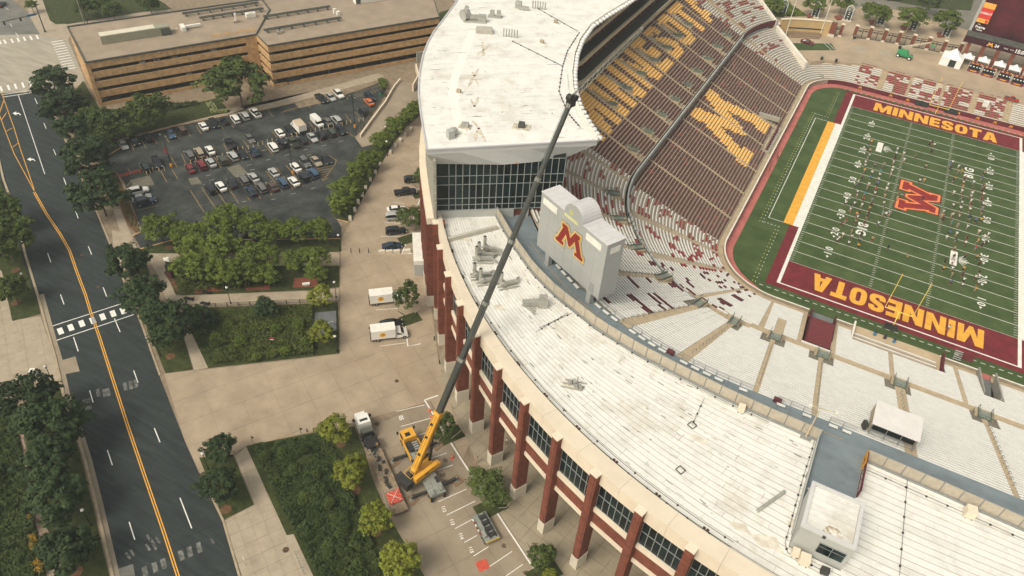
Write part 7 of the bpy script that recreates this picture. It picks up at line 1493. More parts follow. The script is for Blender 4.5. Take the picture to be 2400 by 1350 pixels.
row('%s dense dark street tree from the top along the right kerb of the street', [(122, 196, 40), (150, 250, 44), (172, 303, 36), (202, 372, 50), (228, 448, 55), (298, 612, 46), (332, 695, 48), (394, 757, 54)], 'dark', 'dark', 'dark street trees')
row('%s dark tree from the top in the grass court beside the street', [(515, 1052, 34), (511, 1135, 44)], 'dark', 'dark', 'dark street trees')
row('%s dark tree from the top in the lawn strip left of the street', [(58, 942, 60), (122, 1002, 64), (112, 1090, 50), (130, 1168, 56), (155, 1292, 52)], 'dark', 'dark', 'dark street trees')
row('%s tree from the top at the left picture edge beside the street', [(2, 490, 40), (8, 560, 52), (25, 676, 30)], 'dark', 'deep', 'dark street trees')
row('%s green tree from the left in the back row of the plaza grove', [(372, 532, 40), (430, 545, 34), (506, 525, 42), (545, 508, 36), (598, 527, 38), (642, 540, 34), (692, 538, 36), (745, 536, 35)], 'mid', 'mid', 'trees of the plaza grove')
row('%s green tree from the left in the middle row of the plaza grove', [(452, 575, 36), (520, 578, 42), (590, 592, 36), (628, 602, 30)], 'mid', 'mid', 'trees of the plaza grove')
row('%s green tree from the left in the front row of the plaza grove', [(448, 622, 40), (510, 632, 36), (570, 634, 40), (622, 640, 32), (690, 608, 32), (735, 606, 36), (742, 638, 26)], 'mid', 'mid', 'trees of the plaza grove')
row('%s small lime green tree from the top beside the fenced shrub bed', [(752, 692, 30), (752, 778, 32)], 'lime', 'lime', 'lime green trees')
row('%s lime green tree from the top along the crane court', [(785, 1003, 40), (820, 1103, 43), (878, 1215, 42), (936, 1312, 50)], 'lime', 'lime', 'lime green trees')
row('%s bright green tree from the top in the verge between the lot and the drive', [(975, 250, 20), (955, 268, 22), (928, 292, 24), (893, 326, 25), (861, 374, 28), (838, 402, 30), (812, 440, 34), (797, 474, 30)], 'mid', 'mid', 'trees of the drive verge')
tree('narrow leafy tree at the top of the drive against the brick facade', 985, 412, 17, 'tall', 'young', None, multi=True); tree('leafy young tree over the parked cars of the drive', 962, 508, 32, 'mid', 'young', None, multi=True)
tree('tall bushy tree beside the two white service trucks', 957, 694, 30, 'tall', 'deep', None, multi=True, pale=True); tree('leafy tree right behind the crane boom at the court edge', 1046, 998, 26, 'tall', 'deep', None, multi=True, pale=True)
tree('broad young tree with pale stems beside the parked dolly', 1135, 1128, 42, 'mid', 'young', None, multi=True, pale=True); tree('second crown of the pale stemmed clump beside the parked dolly', 1163, 1160, 32, 'mid', 'young', None, multi=True, pale=True)
tree('dark green tree at the bottom edge between court and piers', 1268, 1302, 34, 'lime', 'deep', None, multi=True); tree('small lime sapling at the bottom edge beside the dark tree', 1287, 1345, 16, 'lime', 'lime', None)
tree('biggest spreading tree standing before the brick garage', 557, 192, 68, 'mid', 'deep', None); tree('bushy dark tree in front of the left half of the garage', 338, 258, 48, 'mid', 'deep', None, name='bushy_tree')
row('%s low dark tree from the left in the bed below the garage corner', [(215, 290, 42), (255, 288, 42), (284, 298, 30), (230, 332, 28), (182, 262, 26)], 'mid', 'deep', 'garden trees by the garage')
row('%s tree from the left on the lawn behind the garage', [(200, 12, 26), (232, 8, 26), (262, 22, 22), (350, 8, 22)], 'mid', 'deep', 'trees behind the garage')
tree('small street tree at the top left by the signal mast', 72, 10, 12, 'mid', 'mid', None)
row('%s tree from the left in the row behind the white pylons', [(1812, 12, 24), (1912, 8, 24), (1976, 4, 24), (2058, 32, 26), (2138, 42, 30), (2224, 48, 28), (2040, 22, 20)], 'mid', 'mid', 'trees along the upper plaza', ground=PZ, pale=True)
tree('single round tree on the far lawn beside the video board', 2180, 2, 24, 'lime', 'deep', None, ground=PZ)
# shrubs: planting beds nobody could count, with a few bushes that stand out
def shrubs(nm, label, pts, z, n, leaf, h, size, seed, lumps=24):
    P = [p[:2] for p in pts]; r = np.random.default_rng(seed); xs = [p[0] for p in P]; ys = [p[1] for p in P]; V = []; F = []; L_ = [(r.uniform(min(xs), max(xs)), r.uniform(min(ys), max(ys)), r.uniform(1.0, 2.6), r.uniform(.4, 1.0)) for _ in range(lumps)]; k = 0
    while k < n:
        x, y = r.uniform(min(xs), max(xs)), r.uniform(min(ys), max(ys))
        if not inpoly(x, y, P): continue
        k += 1; hh = .25
        for lx, ly, lr, lh in L_:
            dd_ = ((x - lx) ** 2 + (y - ly) ** 2) / lr ** 2
            if dd_ < 1: hh = max(hh, .25 + lh * h * math.sqrt(1 - dd_))
        p = np.array((x, y, z + hh * r.uniform(.72, 1.0))); nrm = np.array([r.normal() * .6, r.normal() * .6, 1.0]); nrm /= np.linalg.norm(nrm); a = np.cross(nrm, r.normal(size=3)); a /= np.linalg.norm(a); b = np.cross(nrm, a); s_ = size * r.uniform(.6, 1.4); i = len(V)
        V += [tuple(p + a * s_ * .7), tuple(p + b * s_), tuple(p - a * s_ * .7), tuple(p - b * s_)]; F.append((i, i + 1, i + 2, i + 3))
    me = bpy.data.meshes.new(nm); me.from_pydata(V, [], F); me.materials.append(LEAF[leaf] if leaf in LEAF else leaf); me.update(); o = bpy.data.objects.new(nm, me); COL.objects.link(o); return tag(o, label, 'shrubs', None, 'stuff')
SHR = leafmat('shrub_leaves', (.016, .032, .010), (.060, .078, .020), 0); LEAF['shrub'] = SHR; LEAF['meadow'] = leafmat('meadow_leaves', (.030, .048, .012), (.085, .095, .020), 0); LEAF['bloom'] = leafmat('gold_bloom', (.07, .07, .015), (.42, .22, .03), 0); LEAF['hosta'] = leafmat('hosta', (.10, .14, .04), (.34, .33, .16), 0)
shrubs('shrub_bed', 'dense dark shrub bed beside the lower sidewalk and the crane court', GP([(592, 1050), (742, 1020), (765, 1040), (795, 1060), (820, 1150), (852, 1230), (890, 1330), (905, 1420), (765, 1420), (740, 1340), (700, 1262), (660, 1190), (625, 1110)]), .1, 11000, 'shrub', 1.5, .34, 3, 70)
shrubs('shrub_bed', 'mixed green shrub bed behind the black fence in the middle', GP([(470, 735), (730, 718), (735, 830), (600, 848), (500, 855), (480, 800)]), .1, 7500, 'meadow', 1.2, .32, 4, 40)
shrubs('shrub_bed', 'dark shrubs at the left of the fenced middle bed', GP([(440, 730), (500, 730), (520, 820), (500, 850), (475, 830)]), .1, 1800, 'shrub', 1.8, .34, 5, 10)
shrubs('shrub_bed', 'dark shrub bed along the left picture edge', GP([(-50, 940), (5, 935), (38, 990), (50, 1050), (60, 1120), (80, 1220), (98, 1300), (104, 1352), (-50, 1400)]), .1, 5200, 'shrub', 1.6, .36, 6, 30)
shrubs('flowering_shrubs', 'golden flowering bushes beside the pinkish path', GP([(65, 1210), (78, 1208), (82, 1235), (70, 1238)]) , .1, 120, 'bloom', 1.2, .13, 7, 3); shrubs('flowering_shrubs', 'larger golden bushes lower down the pinkish path', GP([(68, 1262), (88, 1258), (96, 1290), (76, 1296)]), .1, 200, 'bloom', 1.2, .13, 8, 3); shrubs('flowering_shrubs', 'lowest golden bushes at the bottom of the pinkish path', GP([(72, 1330), (92, 1315), (112, 1335), (100, 1352), (80, 1352)]), .1, 260, 'bloom', 1.2, .13, 9, 3)
shrubs('hedge', 'clipped dark planting below the garage wall', GP([(242, 262), (460, 238), (470, 245), (330, 275), (240, 300)]), .1, 2600, 'shrub', 1.0, .34, 10, 20); shrubs('hosta_bed', 'pale hosta plants by the garage entrance', GP([(483, 244), (500, 240), (512, 262), (540, 258), (530, 267), (497, 268)]), .1, 420, 'hosta', .6, .26, 11, 8)
shrubs('ground_cover', 'low green ground cover under the plaza grove', GP([(425, 650), (650, 640), (660, 670), (430, 688)]), .12, 1500, 'meadow', .5, .28, 12, 14); shrubs('verge_shrubs', 'low green planting under the verge trees', GP([(978, 240), (988, 258), (946, 298), (915, 338), (890, 385), (866, 430), (845, 468), (818, 512), (795, 505), (815, 440), (850, 385), (885, 340), (910, 310)]), .3, 2600, 'mid', .6, .3, 13, 25)
shrubs('hedge', 'green hedge at the end of the ramp fence', GP([(885, 190), (905, 190), (908, 212), (895, 214)]), .1, 500, 'mid', 1.4, .3, 14, 5); shrubs('hedge', 'green hillside planting behind the curved tan wall', GP([(1795, 20), (1845, 8), (1882, 32), (1890, 38), (1815, 40)], PZ), PZ + .1, 2200, 'mid', .9, .4, 15, 14); shrubs('hedge', 'clipped hedge on the far lawn beyond the upper road', GP([(2060, -10), (2080, 3), (2130, 1), (2140, -14)], PZ), PZ + .1, 900, 'deep', 1.4, .45, 16, 10)
shrubs('planting_strip', 'dry ornamental grass in the mulch strip left of the lot', GP([(255, 405), (270, 405), (325, 533), (305, 530)]), .1, 700, leafmat('dry_grass', (.07, .06, .025), (.16, .12, .05), 0), .4, .22, 17, 12)
row('%s small bush from the top among the big lower shrub bed', [(622, 1068, 13), (665, 1060, 15), (712, 1052, 12), (690, 1100, 17), (650, 1120, 12), (742, 1110, 14), (715, 1165, 18), (770, 1180, 15), (745, 1225, 13), (800, 1250, 17), (770, 1300, 14), (840, 1320, 16)], 'lime', 'deep', 'bushes of the lower bed', h=1.3, name='bush')
row('%s small bush from the left in the middle shrub bed', [(505, 790, 15), (535, 760, 13), (565, 800, 17), (600, 835, 12), (648, 770, 15), (668, 822, 14), (700, 760, 16), (715, 800, 13)], 'lime', 'mid', 'bushes of the middle bed', h=1.2, name='bush')
tree('round dark bush standing in the fenced shrub bed', 620, 722, 30, 'lime', 'dark', None, h=2.2, name='bush'); tree('dark bush at the left end of the black fence', 470, 742, 34, 'lime', 'dark', None, h=2.0, name='bush')

# ------------------------------------------------------------------ mobile crane
CRY = M('crane_yellow', (.68, .34, .035), .4, .08, .7, spec=.5); BOOMD = M('boom_dark', (.050, .054, .046), .35, .2, .6, spec=.6); STEEL = M('worn_steel', (.26, .26, .22), .55, .2, 1.2, metal=.3); DKM = M('dark_machine', (.035, .035, .032), .6, .3, 2); DECKG = M('deck_grey', (.24, .25, .215), .6, .15, .8); CHR = M('bright_pipe', (.6, .6, .57), .25, .1, 2, metal=.7); WOODP = M('timber_pad', (.22, .145, .085), .9, .2, 2)
F0 = (np.array(G(921, 1084, .5)) + np.array(G(1023.5, 1043, .5))) / 2; R0_ = (np.array(G(965, 1172, .5)) + np.array(G(1069, 1127, .5))) / 2
cu = F0 - R0_; cu[2] = 0; cu /= np.linalg.norm(cu); cv = np.array([-cu[1], cu[0], 0]); CO = (F0 + R0_) / 2; CO[2] = 0; CA = math.atan2(cu[1], cu[0])
crane = thing('mobile_crane', 'yellow mobile crane with its long dark telescopic boom raised over the stadium roof', 'crane', tuple(CO))
def cq(u, v, z): return CO + cu * u + cv * v + np.array([0, 0, z])
LF = np.linalg.norm(F0 - R0_) / 2
m_ = MB(); m_.box(cq(.2, 0, 1.15), (LF * 2 + 3.4, 2.6, .7), CA); m_.build('chassis', STEEL, crane); m_ = MB(); m_.box(cq(-LF - .2, 0, 1.6), (3.0, 2.7, .35), CA); m_.box(cq(-LF + .6, .8, 1.82), (1.4, .9, .1), CA); m_.build('rear_deck', DECKG, crane); m_ = MB(); m_.box(cq(LF * .55, .75, 1.56), (3.6, .9, .14), CA); m_.box(cq(LF * .55, -.85, 1.56), (3.6, .8, .14), CA); m_.build('walkway_plate', DECKG, crane)
m_ = MB(); fx = LF + 3.0; m_.box(cq(fx, 0, 1.75), (2.3, 2.55, 2.1), CA, taper=.9); cabn = m_.build('driver_cab', CRY, crane); m_ = MB(); m_.box(cq(fx + 1.08, 0, 2.15), (.12, 2.2, .95), CA); m_.build('windscreen', CARGL, cabn); m_ = MB(); m_.box(cq(fx - .2, .2, 2.82), (.8, .9, .06), CA); m_.build('roof_hatch', CARGL, cabn)
for s_ in (-1, 1):
    m_ = MB(); m_.box(cq(fx + .2, s_ * 1.24, 2.2), (1.1, .06, .8), CA); m_.build('side_window', CARGL, cabn); m_ = MB(); m_.box(cq(fx + 1.2, s_ * 1.55, 2.2), (.2, .3, .6), CA); m_.build('mirror', TRIM, cabn); m_ = MB(); m_.box(cq(fx + 1.12, s_ * .95, 1.0), (.1, .35, .2), CA); m_.build('headlight', HEADL, cabn)
m_ = MB(); m_.box(cq(LF + .7, .55, 1.85), (2.0, .8, .8), CA); m_.box(cq(LF + .3, -.6, 1.75), (2.6, .7, .6), CA); m_.build('engine_deck', DKM, crane)
m_ = MB()
for k in range(4): m_.cyl(cq(LF + 1.2 - k * .5, -.9, 2.1), cq(LF + 1.2 - k * .5, .1, 2.1), .18, n=7)
m_.build('chrome_tanks', CHR, crane); m_ = MB(); m_.bar(cq(LF + 2.2, 1.3, 1.6), cq(LF - 1.6, 1.35, 1.5), .2, .7); m_.bar(cq(LF + 2.2, -1.3, 1.6), cq(LF + .2, -1.3, 1.5), .2, .6); m_.build('yellow_fender', CRY, crane)
wm = MB(); wm.cyl((0, -.17, 0), (0, .17, 0), .55, n=14); cw = wm.me('wheel', TYRE); wm = MB(); wm.cyl((0, -.18, 0), (0, .18, 0), .28, n=10); cr_ = wm.me('rim', M('yellow_rim', (.5, .27, .04), .5))
for u in (fx + .1, LF + 1.4, -.6, -LF - .2, -LF - 1.35):
    for s_ in (-1, 1): w_ = inst(cw, 'wheel', crane, tuple(cq(u, s_ * 1.15, .56) - CO), CA); inst(cr_, 'rim', w_)
for (px, py), base_u, sg in (((921, 1084), LF, 1), ((1023.5, 1043), LF, -1), ((965, 1172), -LF, 1), ((1069, 1127), -LF, -1)):
    p = np.array(G(px, py, .12)); m_ = MB(); st = cq(base_u, sg * .9, .95); en = np.array((p[0], p[1], .95)); m_.bar(st, en, .42, .42); o = m_.build('outrigger_beam', DKM, crane); m_ = MB(); m_.cyl((p[0], p[1], .2), (p[0], p[1], 1.2), .13, n=8); m_.build('jack', STEEL, o); m_ = MB(); m_.cyl((p[0], p[1], .2), (p[0], p[1], .34), .42, n=12); m_.build('float', STEEL, o)
    for k in range(5): m_ = MB(); off = -0.72 + .36 * k; ca_, sa_ = math.cos(CA + .3), math.sin(CA + .3); m_.box((p[0] - sa_ * off, p[1] + ca_ * off, .13), (1.8, .34, .13), CA + .3); b = m_.build('timber_mat', WOODP); tag(b, '%s timber plank under the %s outrigger foot of the crane' % (ORD[k], {921: 'left front', 1023.5: 'right front', 965: 'left rear', 1069: 'right rear'}[px]), 'timber plank', 'timber mats under the crane')
# upper works turned towards the boom
BF = np.array((-42.8, -91.7, 3.5)); BT = np.array((-34.8, -62.5, 60.0)); HD = math.atan2(BT[1] - BF[1], BT[0] - BF[0]); hu = np.array([math.cos(HD), math.sin(HD), 0]); hv = np.array([-hu[1], hu[0], 0]); TC = BF + hu * 1.6; TC[2] = 0
tq = lambda u, v, z: TC + hu * u + hv * v + np.array([0, 0, z])
m_ = MB(); m_.cyl(tq(0, 0, 1.5), tq(0, 0, 2.0), 1.15, n=18); m_.build('slewing_ring', DKM, crane)
m_ = MB(); m_.box(tq(-.6, -1.35, 2.5), (5.2, .8, 1.1), HD, taper=.95); m_.box(tq(1.6, -1.35, 2.35), (1.4, .9, .9), HD); m_.build('engine_housing', CRY, crane); m_ = MB(); m_.box(tq(-.6, 0, 2.3), (4.4, 1.2, .6), HD); m_.bar(tq(-2.4, .5, 2.6), BF + hv * .55, .2, .5); m_.bar(tq(-2.4, -.5, 2.6), BF - hv * .55, .2, .5); m_.build('turntable', CRY, crane)
m_ = MB(); put_text(m_, 'AMI', .55, tq(-.8, -1.77, 2.5), hu, (0, 0, 1), bold=.05); m_.build('housing_lettering', DKM, crane)
m_ = MB(); m_.box(tq(.9, 1.35, 2.7), (2.0, 1.0, 1.5), HD, taper=.9); oc = m_.build('operator_cab', CRY, crane); m_ = MB(); m_.box(tq(1.0, 1.36, 3.0), (1.95, 1.04, .75), HD, taper=.92); m_.build('cab_glass', CARGL, oc)
m_ = MB(); m_.cyl(tq(-2.2, -.5, 2.9), tq(-2.2, .5, 2.9), .42, n=12); m_.cyl(tq(-3.1, -.5, 2.8), tq(-3.1, .5, 2.8), .38, n=12); m_.build('winch_drum', DKM, crane); m_ = MB(); m_.box(tq(-4.3, 0, 2.1), (1.3, 3.1, 1.5), HD); m_.build('counterweight', DKM, crane)
m_ = MB()
for v in (-.9, .9): m_.bar(tq(-3.6, v, 3.0), tq(-1.4, v, 3.2), .08)
m_.bar(tq(-3.6, -.9, 3.0), tq(-3.6, .9, 3.0), .08); m_.build('yellow_guard', CRY, crane)
bd = (BT - BF) / np.linalg.norm(BT - BF)
bp = lambda t: BF + (BT - BF) * t
def boom(nm, t0, t1, w_, h_, mt):
    a, b = bp(t0), bp(t1); sd_ = np.cross(bd, [0, 0, 1]); sd_ /= np.linalg.norm(sd_); u = np.cross(sd_, bd); m_ = MB(); pr = [(-.5, -.28), (-.3, -.5), (.3, -.5), (.5, -.28), (.5, .38), (.36, .5), (-.36, .5), (-.5, .38)]
    A = [a + sd_ * x * w_ + u * y * h_ for x, y in pr]; B_ = [b + sd_ * x * w_ + u * y * h_ for x, y in pr]; n = len(pr); m_.mesh(A + B_, [(i, (i + 1) % n, n + (i + 1) % n, n + i) for i in range(n)] + [tuple(range(n))[::-1], tuple(range(n, 2 * n))], mt); return m_.build(nm, None, crane)
tt = [-.02, .176, .338, .5, .666, .824, 1.0]; ww = [1.15, 1.0, .88, .78, .68, .6]
for k in range(6):
    o = boom('boom_section', tt[k] - (.03 if k else 0), tt[k + 1], ww[k], ww[k] * 1.12, CRY if k == 0 else BOOMD)
    c = boom('boom_collar', tt[k + 1] - .008, tt[k + 1] + .001, ww[k] * 1.2, ww[k] * 1.3, CRY if k == 0 else STEEL)
sd_ = np.cross(bd, [0, 0, 1]); sd_ /= np.linalg.norm(sd_); uu = np.cross(sd_, bd)
m_ = MB(); p0, p1 = bp(.0) + uu * .75, bp(1.0) + uu * .55
for s_ in (-.22, .22): m_.bar(p0 + sd_ * s_, p1 + sd_ * s_, .035)
m_.build('hoist_rope', DKM, crane)
m_ = MB()
for k, s_ in enumerate((-.62, .62, -.5)): m_.bar(bp(.0) + sd_ * s_ - uu * .1 * k, bp(.16) + sd_ * s_ * .95 - uu * .1 * k, .07)
for t_ in (.03, .06, .09, .12, .15): m_.bar(bp(t_) - sd_ * .63 + uu * .3, bp(t_) - sd_ * .63 - uu * .5, .06)
m_.build('hydraulic_lines', DKM, crane)
for t_ in (.045, .1, .14): m_ = MB(); m_.box(bp(t_) + uu * .68, (.5, .45, .25), HD + .4); m_.build('boom_bracket', DKM, crane)
for u, v, sx in ((-LF + .9, -.9, 1.1), (-LF - 1.2, .8, .9), (-LF - 1.0, -.7, .8), (LF * .3, 1.25, 1.6)): m_ = MB(); m_.box(cq(u, v, 1.95), (sx, .5, .4), CA); m_.build('tool_chest', DECKG if sx < 1 else DKM, crane)
m_ = MB(); a = tq(1.3, 0, 2.0); b = bp(.125) - uu * .55; m_.cyl(a, lerp(a, b, .55), .26, n=9); m_.cyl(lerp(a, b, .55), b, .16, n=9); m_.build('lift_cylinder', DKM, crane)
m_ = MB(); m_.box(bp(1.0) + bd * .5, (1.0, 1.0, 1.4), HD); m_.cyl(bp(1.0) + bd * .9 - sd_ * .4 + uu * .6, bp(1.0) + bd * .9 + sd_ * .4 + uu * .6, .5, n=12); m_.cyl(bp(1.0) + bd * 1.1 - sd_ * .4 - uu * .5, bp(1.0) + bd * 1.1 + sd_ * .4 - uu * .5, .45, n=12); m_.build('boom_head', DKM, crane)
je = math.radians(22); jd = hu * math.cos(je) + np.array([0, 0, math.sin(je)]); js = np.cross(jd, [0, 0, 1]); js /= np.linalg.norm(js); ju = np.cross(js, jd); j0 = BT + bd * 1.2; JL = 15.5; m_ = MB()
for k in range(13):
    f = k / 13; f2 = (k + 1) / 13; w0, w1 = lerp(.7, .35, f), lerp(.7, .35, f2); P = lambda f, w_, a, b: j0 + jd * JL * f + js * a * w_ + ju * b * w_
    for a, b in ((-.5, -.4), (.5, -.4), (0, .5)): m_.bar(P(f, w0, a, b), P(f2, w1, a, b), .07)
    m_.bar(P(f, w0, -.5, -.4), P(f2, w1, .5, -.4), .04); m_.bar(P(f, w0, -.5, -.4), P(f2, w1, 0, .5), .04); m_.bar(P(f, w0, .5, -.4), P(f2, w1, 0, .5), .04)
m_.build('lattice_jib', STEEL, crane); m_ = MB(); m_.box(j0 + jd * (JL + .3), (.4, .4, .4), HD); m_.build('jib_head', STEEL, crane)
# ------------------------------------------------------------------ lowboy truck with its long plank trailer
T0, T1 = np.array(G(851, 1000, 0)), np.array(G(940, 1208, 0)); td = (T0 - T1) / np.linalg.norm(T0 - T1); tv = np.array([-td[1], td[0], 0]); TA = math.atan2(td[1], td[0]); LT = np.linalg.norm(T0 - T1)
truck = thing('semi_truck', 'white semi truck with a long low trailer of worn timber planks', 'truck', tuple(T1)); kq = lambda u, v, z: T1 + td * u + tv * v + np.array([0, 0, z])
m_ = MB(); m_.box(kq(LT - .6, 0, 1.9), (2.4, 2.45, 2.3), TA, taper=.88); m_.box(kq(LT + 1.2, 0, 1.35), (1.6, 2.0, 1.2), TA, taper=.9); cb = m_.build('cab', PAINTS['white'], truck); m_ = MB(); m_.box(kq(LT + .5, 0, 2.35), (.14, 2.1, .8), TA); m_.build('windscreen', CARGL, cb); m_ = MB(); m_.box(kq(LT - .9, 0, 3.06), (.5, 1.4, .1), TA); m_.build('roof_fairing', DKM, cb)
for s_ in (-1, 1): m_ = MB(); m_.box(kq(LT + .3, s_ * 1.5, 2.2), (.2, .4, .6), TA); m_.build('mirror', TRIM, cb); m_ = MB(); m_.box(kq(LT + 1.98, s_ * .8, 1.1), (.08, .3, .25), TA); m_.build('headlight', HEADL, cb)
m_ = MB(); m_.box(kq(LT - 4.2, 0, 1.0), (5.2, 1.1, .4), TA); m_.box(kq(LT - 2.6, .0, 1.6), (1.2, 2.0, .9), TA); m_.build('tractor_frame', DKM, truck); m_ = MB(); m_.box(kq(LT - 5.2, 0, 1.75), (2.2, 2.4, .16), TA); m_.build('black_plate', TRIM, truck)
m_ = MB()
for k in range(5): m_.bar(kq(LT - 2.0 - k * .22, -1.0, 2.3 - .05 * k), kq(LT - 2.0 - k * .22, 1.0, 2.3 - .05 * k), .1)
m_.build('headache_rack', STEEL, truck)
WOOD = M('worn_planks', (.27, .195, .12), .9, .3, 1.2, detail=8, col2=(.36, .275, .18)); LB = LT - 6.4
m_ = MB(); m_.box(kq(LB / 2, 0, .72), (LB, 2.5, .35), TA); m_.build('trailer_frame', M('trailer_brown', (.12, .075, .045), .8, .2, 1), truck)
for j in range(7):
    u = 0.0
    while u < LB - .5: l = min(random.uniform(2.4, 4.2), LB - u); m_ = MB(); m_.box(kq(u + l / 2, -1.1 + .367 * j, .93 + random.uniform(-.015, .02)), (l - .05, .34, .09), TA); m_.build('deck_plank', WOOD, truck); u += l
for u in (2.0, LB * .33, LB * .6, LB * .8, LB - .4): m_ = MB(); m_.bar(kq(u, -1.25, 1.02), kq(u, 1.25, 1.02), .16, .14); m_.build('cross_bar', STEEL, truck)
for u in (1.0, 2.2, 3.4, LT - 2.9, LT - 4.2, LT + .9):
    for s_ in (-1, 1): w_ = inst(cw, 'wheel', truck, tuple(kq(u, s_ * 1.02, .5) - T1), TA, (.9, 1.2, .9)); inst(cr_, 'rim', w_, mats={0: RIMM})
for k, u in enumerate((LB * .95, LB * .9, LB * .84, LB * .77, LB * .7, LB * .62, LB * .5, LB * .4)): m_ = MB(); m_.box(kq(u, random.uniform(-.8, .8), 1.12), (random.uniform(.5, 1.2), .5, .3), TA + random.uniform(-.5, .5)); m_.cyl(kq(u + .6, .3, .98), kq(u + .6, .3, 1.4), .12, n=6); o = m_.build('deck_hardware', DKM if k != 1 else STEEL, truck)
t = thing('red_tarp', 'crumpled red tarp strapped over the tail of the plank trailer', 'tarp', tuple(kq(3.0, 0, 1.0))); m_ = MB(); nx, ny = 9, 7; V = []
for i in range(nx):
    for j in range(ny): x = 3.0 + (i - 4) * .3; y = (j - 3) * .42; V.append(kq(x + .12 * math.sin(j * 2.1), y * (1 - .12 * abs(math.sin(i * .9))), 1.08 + .16 * abs(math.sin(i * 1.3 + j * .9)) + .05))
m_.mesh(V, [(i * ny + j, (i + 1) * ny + j, (i + 1) * ny + j + 1, i * ny + j + 1) for i in range(nx - 1) for j in range(ny - 1)]); m_.build('cloth', M('red_tarp', (.52, .085, .05), .7, .15, 2), t); m_ = MB(); m_.bar(kq(2.0, -.9, 1.34), kq(4.0, .9, 1.34), .06, .03); m_.bar(kq(4.0, -.9, 1.34), kq(2.0, .9, 1.34), .06, .03); m_.build('strap', FWH, t)
# boom dolly parked in stall 114
D0_, D1_ = np.array(G(1112, 1218, 0)), np.array(G(1160, 1262, 0)); dc = (D0_ + D1_) / 2; q0 = np.array(G(1120, 1205, 0)); q1 = np.array(G(1158, 1275, 0)); dx = (q1 - q0) / np.linalg.norm(q1 - q0); dy = np.array([-dx[1], dx[0], 0]); DA = math.atan2(dx[1], dx[0]); dc = np.array(G(1138, 1242, 0))
t = thing('boom_dolly', 'black boom dolly trailer with a grey deck and striped rails parked in stall 114', 'trailer', tuple(dc)); eq = lambda u, v, z: dc + dx * u + dy * v + np.array([0, 0, z])
m_ = MB(); m_.box(eq(0, 0, .85), (5.2, 2.5, .25), DA); m_.build('deck', DECKG, t); m_ = MB()
for u in (-1.8, -.6, .5, 1.6): m_.box(eq(u, .25, 1.15), (.5, 1.2, .45), DA); m_.cyl(eq(u + .3, -.3, 1.1), eq(u + .3, .9, 1.1), .18, n=7)
for v in (-.25, .75): m_.bar(eq(-2.4, v, 1.2), eq(2.3, v, 1.2), .14, .2)
m_.build('black_machinery', DKM, t); m_ = MB(); m_.box(eq(1.2, -.95, 1.25), (1.2, .5, .55), DA); m_.build('grey_chest', ALU, t)
for k in range(6): m_ = MB(); m_.bar(eq(-1.9 + .5 * k, -1.42, 1.2), eq(-1.6 + .5 * k, -1.42, 1.2), .2, .26); m_.build('striped_rail', BR if k % 2 else FWH, t)
m_ = MB(); m_.bar(eq(2.65, -1.2, .9), eq(2.65, 1.2, .9), .1, .35); m_.build('rear_marker', M('marker_yellow', (.5, .33, .06), .6, .3, 5), t)
for u in (.9, 2.0):
    for s_ in (-1, 1): w_ = inst(cw, 'wheel', t, tuple(eq(u, s_ * 1.1, .46) - dc), DA, (.82, 1.2, .82)); inst(cr_, 'rim', w_, mats={0: RIMM})
# loose things of the court
p = np.array(G(1131, 1325, .06)); t = thing('red_mat', 'square red cloth lying flat on the court near stall 115', 'cloth'); t.location = tuple(p); m_ = MB(); V = []
for i in range(6):
    for j in range(6): V.append(p + dx * (i - 2.5) * .34 + dy * (j - 2.5) * .36 + np.array([0, 0, .05 + .03 * math.sin(i * 1.7 + j)]))
m_.mesh(V, [(i * 6 + j, (i + 1) * 6 + j, (i + 1) * 6 + j + 1, i * 6 + j + 1) for i in range(5) for j in range(5)]); m_.build('cloth', MATS['red_tarp'], t)
CONE = M('cone_orange', (.75, .10, .03), .6, .1, 3)
for (x, y), lab in (((1007, 963), 'orange traffic cone at the court border behind the boom'), ((1060, 1073), 'orange traffic cone at the court border right of the crane'), ((1012, 978), 'small orange cone close to the yellow boom section')):
    c = G(x, y, .06); t = thing('traffic_cone', lab, 'cone', c); m_ = MB(); m_.box((c[0], c[1], .09), (.55, .55, .06)); m_.cyl((c[0], c[1], .1), (c[0], c[1], 1.0), .24, .05, n=10); m_.build('cone', CONE, t); m_ = MB(); m_.cyl((c[0], c[1], .45), (c[0], c[1], .65), .165, .125, n=10); m_.build('white_band', FWH, t)
# green boom lift on the plaza
p = np.array(G(2118, 135, PZ)); t = thing('boom_lift', 'green boom lift with a long pale arm parked on the upper plaza', 'boom lift', tuple(p)); la = math.atan2(*(np.array(G(2137, 139, PZ)) - np.array(G(2107, 130, PZ)))[[1, 0]]); lu = np.array([math.cos(la), math.sin(la), 0]); lv_ = np.array([-lu[1], lu[0], 0]); z = np.array([0, 0, 1.0]); GRN = M('lift_green', (.035, .26, .10), .4, .08, 1)
m_ = MB(); m_.box(p + z * .95, (5.0, 2.0, .5), la); m_.build('chassis', GRN, t); m_ = MB(); m_.box(p - lu * .9 + z * 1.9, (3.6, 2.2, 1.3), la, taper=.85); m_.build('turntable', GRN, t)
m_ = MB(); wm = MB(); wm.cyl((0, -.25, 0), (0, .25, 0), .62, n=12); wme = wm.me('wheel', TYRE); wm = MB(); wm.cyl((0, -.26, 0), (0, .26, 0), .36, n=10); rme = wm.me('rim', FWH)
for u in (-1.9, 1.9):
    for s_ in (-1, 1): w_ = inst(wme, 'wheel', t, tuple(lu * u + lv_ * s_ * 1.15 + z * .62), la); inst(rme, 'rim', w_)
